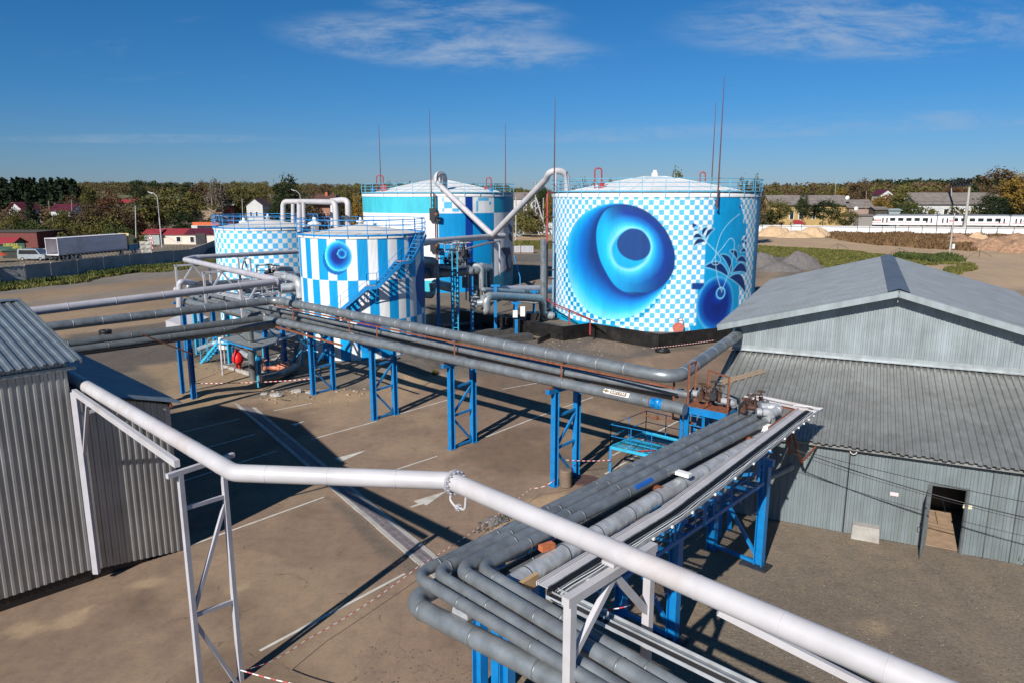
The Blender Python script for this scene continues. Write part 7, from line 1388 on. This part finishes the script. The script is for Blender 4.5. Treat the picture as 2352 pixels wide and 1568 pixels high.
p=DP(5,582,118); pa=thing('orange_parasol','orange parasol edge at the left picture border','parasol',Vector((p.x,p.y,1.25))); m=MB(); m.lathe(Vector((p.x-1.2,p.y,p.z)),[(1.9,-.35),(1.0,.05),(.05,.35),(0,.36)],8,False); m.build('parasol_canopy',paint('orange_cloth',(.6,.09,.03),.8),pa); m=MB(); m.tube([Vector((p.x-1.2,p.y,1.2)),Vector((p.x-1.2,p.y,p.z+.3))],.04,6); m.build('pole_shaft','lav2',pa)
def car(name,label,px,pb,d,L2,colr,kind='van',ang=0,group=None):
    g_=DP(px,pb,d); g_.z=gz(g_); root=thing(name,label,'van' if kind=='van' else 'car',g_,group); dx=az(90+ang); dy=dx.cross(UP); dy=dy if dy.y<0 else -dy; H=1.95 if kind=='van' else 1.4; w=1.8
    prof=[(-L2/2,.35),(L2/2,.35),(L2/2,.95),(L2/2-.7,1.1),(L2/2-1.4,H),(-L2/2+.15,H),(-L2/2,1.1)]; m=MB(); m.prism([g_+dx*x_+UP*z_+dy*w/2 for x_,z_ in prof],-dy*w); m.build('body',colr,root)
    m=MB(); m.prism([g_+dx*x_+UP*z_+dy*(w/2+.01) for x_,z_ in ((L2/2-.95,1.12),(L2/2-1.5,H-.15),(-L2/2+.4,H-.15),(-L2/2+.25,1.12))],dy*.01); m.build('side_window','glass',root)
    for x_ in (-L2/2+.8,L2/2-.8):
        for k in (1,-1): wheel(root,g_+dx*x_+UP*.32+dy*k*(w/2-.1),dy,.32,.2)
    return root
CS=paint('silver_car_paint',(.40,.44,.46),.3,.4); car('parked_van','silver van parked behind the fence between stall and lorry',80,596,122,4.6,CS); car('parked_car','dark blue car next to the silver van',98,592,128,4.2,paint('dark_car_paint',(.03,.05,.08),.3,.3),'car')
cbk=thing('patterned_concrete_wall','light concrete wall of raised diamond blocks behind the lorry','wall',DP(345,580,140)); 
for (x0,x1,y0,y1,d_) in ((323,350,555,577,135),(82,112,572,588,135)):
    a,b_=DP(x0,y1,d_),DP(x1,y1,d_); n=max(2,int((b_.x-a.x)/.9)); hz=DP(x0,y0,d_).z; g_=1.25; mw=MB(); mw.box(Vector(((a.x+b_.x)/2,d_,(g_+hz)/2)),(b_.x-a.x,.2,hz-g_)); 
    for i in range(n):
        for j in range(3): c_=Vector((a.x+(i+.5)*(b_.x-a.x)/n,d_-.1,g_+(j+.5)*(hz-g_)/3)); s2_=.42*(b_.x-a.x)/n; s3=.42*(hz-g_)/3; mw.add([c_+Vector((-s2_,0,-s3)),c_+Vector((s2_,0,-s3)),c_+Vector((s2_,0,s3)),c_+Vector((-s2_,0,s3)),c_+Vector((0,-.22,0))],[(0,1,4),(1,2,4),(2,3,4),(3,0,4)])
    mw.build('wall_section','conc',cbk)
# road signs by the lamp
sg=thing('road_sign_post','post with a warning triangle and two round road signs','road sign',DP(347,578,140)); g_=DP(347,578,140); g_.z=1.25; m=MB(); zt_=DP(347,538,140).z; m.tube([g_,Vector((g_.x,g_.y,zt_))],.05,6); m.build('post','lav2',sg)
c_=DP(346,545,139.7); m=MB(); m.prism([c_+Vector((-.55,0,-.42)),c_+Vector((.55,0,-.42)),c_+Vector((0,0,.55))],Vector((0,.04,0))); m.build('triangle_sign','stripe_red',sg); m=MB(); m.prism([c_+Vector((-.38,-.03,-.32)),c_+Vector((.38,-.03,-.32)),c_+Vector((0,-.03,.36))],Vector((0,.02,0))); m.build('triangle_face','white',sg); m=MB(); m.tube([c_+Vector((.08,-.05,-.22)),c_+Vector((-.06,-.05,0)),c_+Vector((.07,-.05,.05)),c_+Vector((-.02,-.05,.2))],.045,5); m.build('curve_symbol','black',sg)
for i,(y_,tx_) in enumerate(((558,''),(570,'50'))):
    c_=DP(347,y_,139.7); m=MB(); m.tube([c_,c_+Vector((0,.04,0))],.5,24); m.build('round_sign','stripe_red',sg); m=MB(); m.tube([c_+Vector((0,-.03,0)),c_],.37,24); m.build('sign_face','white',sg)
    if tx_: text_part(tx_,.55,'black',sg,c_+Vector((0,-.05,0)),Vector((1,0,0)),UP)
    else: m=MB(); m.box(c_+Vector((-.14,-.06,0)),(.2,.03,.14)); m.box(c_+Vector((.14,-.06,0)),(.2,.03,.14)); m.build('car_symbols','black',sg)
# village, left
house('village_house','white village house with crimson roof at the far left',22,50,497,481,465,215,8,WW,RD,'y'); house('village_house','small white house with maroon roof above the left scrub',118,162,500,484,470,215,8,WW,MR,'x',wins=((.1,.2,.3,.8),(.35,.45,.3,.8))); house('village_house','white house with low crimson roof on the meadow slope',275,303,475,467,459,330,8,WW,RD)
house('village_house','dark red two storey house with pale dormer behind the ruined roof',508,536,490,472,463,232,8,RW,WW,'x'); house('village_house','white gabled two storey house behind the checkered tank',567,604,492,472,457,228,9,WW,BR,'y',wins=((.2,.32,.55,.75),(.55,.67,.55,.75),(.2,.32,.2,.4),(.55,.67,.2,.4)),over=.3); house('village_house','large house with broad brown hipped roof behind the striped tank',722,758,490,470,447,225,14,paint('salmon_brick_wall',(.30,.15,.10),.8),BR,'x',wins=((.3,.4,.3,.7),(.6,.7,.3,.7)),over=1.5,chim=.1,hip=True)
house('orange_sign_hall','low hall with an orange and green band above the cream wing',440,497,528,514,511,172,8,WW,DW,cat='building'); a=DP(472,514.5,170.8); m=MB(); m.box(a,(6.2,.1,.7)); tag(m.build('orange_band_sign',paint('orange_board',(.55,.10,.02),.6)),'orange shop board band on the low hall','sign')
# ruined roof
rr_=thing('ruined_roof','collapsed roof of bare grey rafters behind the cream building','ruin',DP(466,505,188)); m=MB()
for i in range(11): x_=438+i*3.6; m.beam(DP(x_,506,188),DP(x_+10,485,193),.22,.22)
for i in range(6): m.beam(DP(437+i*2,504-i*3.6,188+i*.8),DP(478+i*2.6,504-i*3.6,188+i*.8),.2,.2)
m.build('rafters','wood',rr_); m=MB()
r=random.Random(9)
for i in range(26): a=DP(478+r.uniform(0,22),r.uniform(487,508),186+r.uniform(0,6)); m.beam(a,a+Vector((r.uniform(-3,3),r.uniform(-1,1),r.uniform(-1.5,1.5))),.22,.18)
m.build('fallen_beams','wood',rr_)
# middle: switch yard, sheds, pallets
house('switch_shed','pale blue-grey metal cabin on legs in the switch yard',1200,1233,528,492,488,235,5,paint('cabin_grey',(.33,.37,.42),.5),paint('cabin_roof',(.30,.33,.33),.6),cat='cabin',over=.3); house('steel_container','grey-green steel container left of the switch yard',1180,1200,538,515,513,218,5,GW,GW,cat='container',over=.05)
house('white_building','white house with many windows between the tanks',1180,1210,478,458,443,330,9,WW,SLT,wins=((.1,.25,.3,.7),(.35,.5,.3,.7),(.6,.75,.3,.7))); house('white_building','white gabled house between the big tanks',1219,1242,480,466,454,320,8,WW,SLT,'y'); house('white_building','low whitish block beside the giant tank',1236,1275,530,514,513,232,3,WW,WW,cat='building',over=.05); house('brick_hut','small brick-red hut behind the grey cabin',1216,1240,500,484,481,300,5,RW,SLT,cat='hut')
for i,(px,lb) in enumerate(((1188,'left pallet stack of grey blocks'),(1204,'middle pallet stack of grey blocks'),(1218,'right pallet stack of grey blocks'))):
    g_=G(px,582); rp=thing('pallet_stack',lb+' on the road edge','pallet',g_,'pallet stacks'); w=14.5/1683*g_.y; m=MB(); PB=M['lav2']
    for a in range(3):
        for b2_ in range(4): m.box(g_+Vector(((a-1)*w/3,0,.2+(b2_+.5)*.34)),(w/3-.03,1.1,.32))
    m.build('block_stack',PB,rp); m=MB(); m.box(g_+UP*.08,(w,1.2,.14)); m.build('pallet_base','wood',rp)
# right side: white fence, railway, train, houses
fw=thing('white_sheet_fence','long white sheet fence with dark posts before the railway','fence',G(1764,533)); wp_=[G(1700,532.5),G(1764,533.3),G(1914,535.6),G(2352,540.6),G(2520,543)]; FWm=paint('white_sheets',(.66,.65,.64),.6,0,.06,.3,6,dirt=(.45,.40,.34),dirt_amt=.4)
for a,b_ in zip(wp_[:-1],wp_[1:]):
    d=(b_-a).normalized(); m=MB(); m.sheet(a+UP*.05,d,UP,d.cross(UP) if d.cross(UP).y<0 else -d.cross(UP),(b_-a).length,lambda u:0,lambda u:2.25,.6,.05); m.build('sheet_panel',FWm,fw)
px=1708
while px<2500:
    t=G(px,532.6+(px-1708)*.0135) ; m=MB(); m.tube([t+Vector((0,-.3,0)),t+Vector((0,-.3,2.5))],.09,6); m.build('post','dark',fw); px+=20+px*.0+ (px-1700)*.03
m=MB(); m.tube([p_+Vector((0,-.35,2.05)) for p_ in wp_],.05,5); m.build('rail','dark',fw)
# train
zr0=1.5; tA=DP(1979,500,258); tB=DP(2700,505,236); td=(Vector((tB.x,tB.y,0))-Vector((tA.x,tA.y,0))).normalized(); ts=td.cross(UP); ts=ts if ts.y<0 else -ts
tr=thing('white_electric_train','white electric train with dark windows passing behind the white fence','train',Vector((tA.x,tA.y,zr0))); TW=paint('train_white',(.70,.70,.70),.35,0,.04,.5); TG=paint('train_roof_grey',(.17,.18,.20),.5); pos=Vector((tA.x,tA.y,zr0))
def section(p0,L2,nose=False):
    zt_=3.55; W2=3.0
    if nose: prof=[(0,.7),(.3,1.2),(2.2,2.6),(4.6,3.5),(L2,3.55),(L2,.5),(.3,.45)]
    else: prof=[(0,.5),(0,3.55),(L2,3.55),(L2,.5)]
    m=MB(); m.prism([p0+td*x_+UP*z_ for x_,z_ in prof],-ts*W2); m.build('car_body',TW,tr)
    m=MB(); x0=3.4 if nose else .1; m.prism([p0+td*x0+UP*(3.25 if nose else 3.55)+ts*.03,p0+td*(L2-.1)+UP*3.57+ts*.03,p0+td*(L2-.3)+UP*4.1-ts*.4,p0+td*(x0+2.0 if nose else .3)+UP*4.1-ts*.4],-ts*2.3); m.build('roof',TG,tr)
    for t in range(int((L2-9)/2.6) if nose else int((L2-6)/2.6)): x_=(9.2 if nose else 4.6)+t*2.6; m=MB(); m.box(p0+td*(x_+.9)+UP*2.35+ts*.03,(1.7,.05,1.05),td); m.build('window','glass',tr)
    for x_ in ((7.0,8.3,L2-3,L2-1.6) if nose else (1.6,3.0,L2-3,L2-1.6)): m=MB(); m.box(p0+td*x_+UP*2.1+ts*.03,(.45,.05,1.5),td); m.build('door_window','glass',tr)
    m=MB(); m.box(p0+td*L2/2+UP*1.2+ts*.03,(L2*.96,.04,.12),td); m.build('red_line','stripe_red',tr)
    for x_ in ((5.2,) if nose else (2.3+1.6,)): m=MB(); m.box(p0+td*(x_+.2)+UP*2.0+ts*.05,(1.9 if nose else 1.2,.03,.55),td); m.build('red_logo_panel','stripe_red',tr); m=MB(); [m.box(p0+td*(x_-.35+k*.27)+UP*2.0+ts*.08,(.13,.02,.3),td) for k in range(5)]; m.build('logo_letters','white',tr)
    for x_ in (3.5,L2-3.5):
        for k in (-.9,.9): m=MB(); m.tube([p0+td*(x_+k)+UP*.45-ts*.2,p0+td*(x_+k)+UP*.45-ts*.5],.45,14); m.build('wheel','dark',tr)
section(pos,24,True); m=MB(); m.prism([pos+td*x_+UP*z_+ts*.04 for x_,z_ in ((1.6,2.0),(3.9,2.05),(3.9,2.95),(2.8,2.75))],ts*.03); m.build('cab_window','glass',tr); m=MB(); m.prism([pos+td*x_+UP*z_+ts*.02 for x_,z_ in ((0,.7),(.3,1.2),(1.2,1.2),(1.2,.6))],ts*.03); m.build('nose_skirt','redp',tr)
for i in range(3): section(pos+td*(24.4+i*22.4),22)
for k in (14,19,30,36): m=MB(); m.box(pos+td*k+UP*4.3-ts*1.5,(2.5,1.6,.4),td); m.build('roof_unit','dark',tr)
# railway portal
pg=thing('railway_portal','dark lattice portal spanning the railway on concrete legs','portal',DP(2226,520,250)); 
for (xb,xt,d_) in ((2217,2227,246),(2186,2184,290)): a=DP(xb,515,d_); t=DP(xt,430,d_); m=MB(); m.tube([Vector((a.x,a.y,gz(a))),t],[.55,.35],8); m.build('concrete_leg','conc',pg)
a,b_=DP(2181,431,290),DP(2233,424,246); m=MB()
for dz in (0,1.7): m.beam(a+UP*dz,b_+UP*dz,.5,.45)
for i in range(14): q1_=a.lerp(b_,i/14); q2_=a.lerp(b_,(i+1)/14); m.beam(q1_+UP*(1.7 if i%2 else 0),q2_+UP*(0 if i%2 else 1.7),.3,.3)
m.build('lattice_beam','dark',pg)
for i,z in enumerate((9.5,8.3,10.8)): wire(['upper','middle','highest'][i]+' railway wire over the train',DP(1700,450,262)*1+UP*(z-12),DP(2600,450,240)+UP*(z-12),.8,.03)
house('long_grey_roofed_house','long ochre house under a weathered grey roof, left of the train',1771,1947,492,472,449.5,272,11,YW,SLT,wins=((.24,.30,.3,.75),(.36,.42,.3,.75),(.54,.58,.3,.75)),over=.8,chim=None)
house('grey_roofed_annex','lower weathered annex joined to the long ochre house',1947,2003,492,478,459.5,270,9,paint('plank_rose',(.32,.22,.18),.8),SLT,wins=((.1,.22,.3,.8),),over=.6); house('long_white_house','long white and pale blue house under a big grey roof behind the train',2103,2310,500,470,443.5,285,14,WW,SLT,wins=((.15,.2,.3,.75),(.3,.35,.3,.75),(.48,.53,.3,.75),(.6,.65,.3,.75)),over=.8)
house('red_roofed_cottage','small white cottage with maroon gable roof on the slope',2022,2050,458,447,436,400,10,WW,MR,'y',over=.8); house('garden_shed','low dark plank shed beside the train nose',2010,2038,492,482,476,262,5,DW,SLT,cat='shed'); house('garden_shed','grey-green lean shed right of the dark plank shed',2036,2068,492,484,480,264,5,GW,GW,cat='shed'); house('garden_shed','weathered hut with concrete wall at the train nose',1972,2004,508,496,493,255,4,paint('hut_wall',(.24,.22,.2),.8),SLT,cat='shed')
p=DP(1832,506,250); wk_=thing('well_hut','small white well hut with red poles before the ochre house','well',Vector((p.x,p.y,gz(p)))); m=MB(); w=1.9; b0=Vector((p.x,p.y,gz(p))); m.box(b0+UP*1.0,(w*1.6,2.4,2.0)); m.build('hut_wall','white',wk_); m=MB(); m.prism([b0+Vector((-w,-1.5,2.0)),b0+Vector((w,-1.5,2.0)),b0+Vector((w*.4,0,3.2)),b0+Vector((-w*.8,0,3.2))],UP*.1); m.build('hut_roof',RD,wk_); m=MB(); [m.beam(b0+Vector((x_,-1.6,0)),b0+Vector((1.6,-1.2,3.6)),.14,.14) for x_ in (.6,3.2)]; m.build('red_pole','redp',wk_)
for i,(px,py,d_) in enumerate(((1947,455,270),(1967,480,266))): p=DP(px,py,d_); m=MB(); m.lathe(p,[(0,.1),(.5,.05),(.75,-.12)],14); m.v=[(a[0],p.y-(a[2]-p.z)*1,p.z+(a[1]-p.y)) for a in m.v]; tag(m.build('satellite_dish','white'),['upper white dish at the roof end of ochre house','lower white dish on the annex wall'][i],'dish','satellite dishes')
# village wires pyramids
for i,(px,py,h) in enumerate(((1924,572,12),(2065,583,13),(2249,590,14))): b_=G(px,py); t=b_+UP*h/1683*b_.y; m=MB(); m.tube([b_,t],.05,5); [m.tube([t,b_+Vector((k,0,0))],.03,4) for k in (-2.2,2.6)]; tag(m.build('rope_stake',"dark"),['left','middle','right'][i]+' stake with drooping ropes on the weed strip','stake','rope stakes')
# overhead of the sheds: roof tension cable under big pipe
m=MB(); m.beam(G(448,773,4.6),G(630,812-40,4.4),.01,.01); a=DP(435,770,43); 
m=MB(); m.tube([f3(990,1130,4.2),f3(1180,1260,3.4),f3(1450,1305,3.4)],.02,5); m.tube([f3(780,1230,3.3),f3(1100,1150,4.2)],.02,5); tag(m.build('slack_cable','black'),'slack black cable hanging above the canopy','cable')
m=MB(); a=G(327,770,4.5); m.tube([G(326,768,5.5),G(440,812,4.2)],.035,6); tag(m.build('rusty_tie_rod','rust'),'rusty tie rod slanting under the big upper pipe at left','rod')
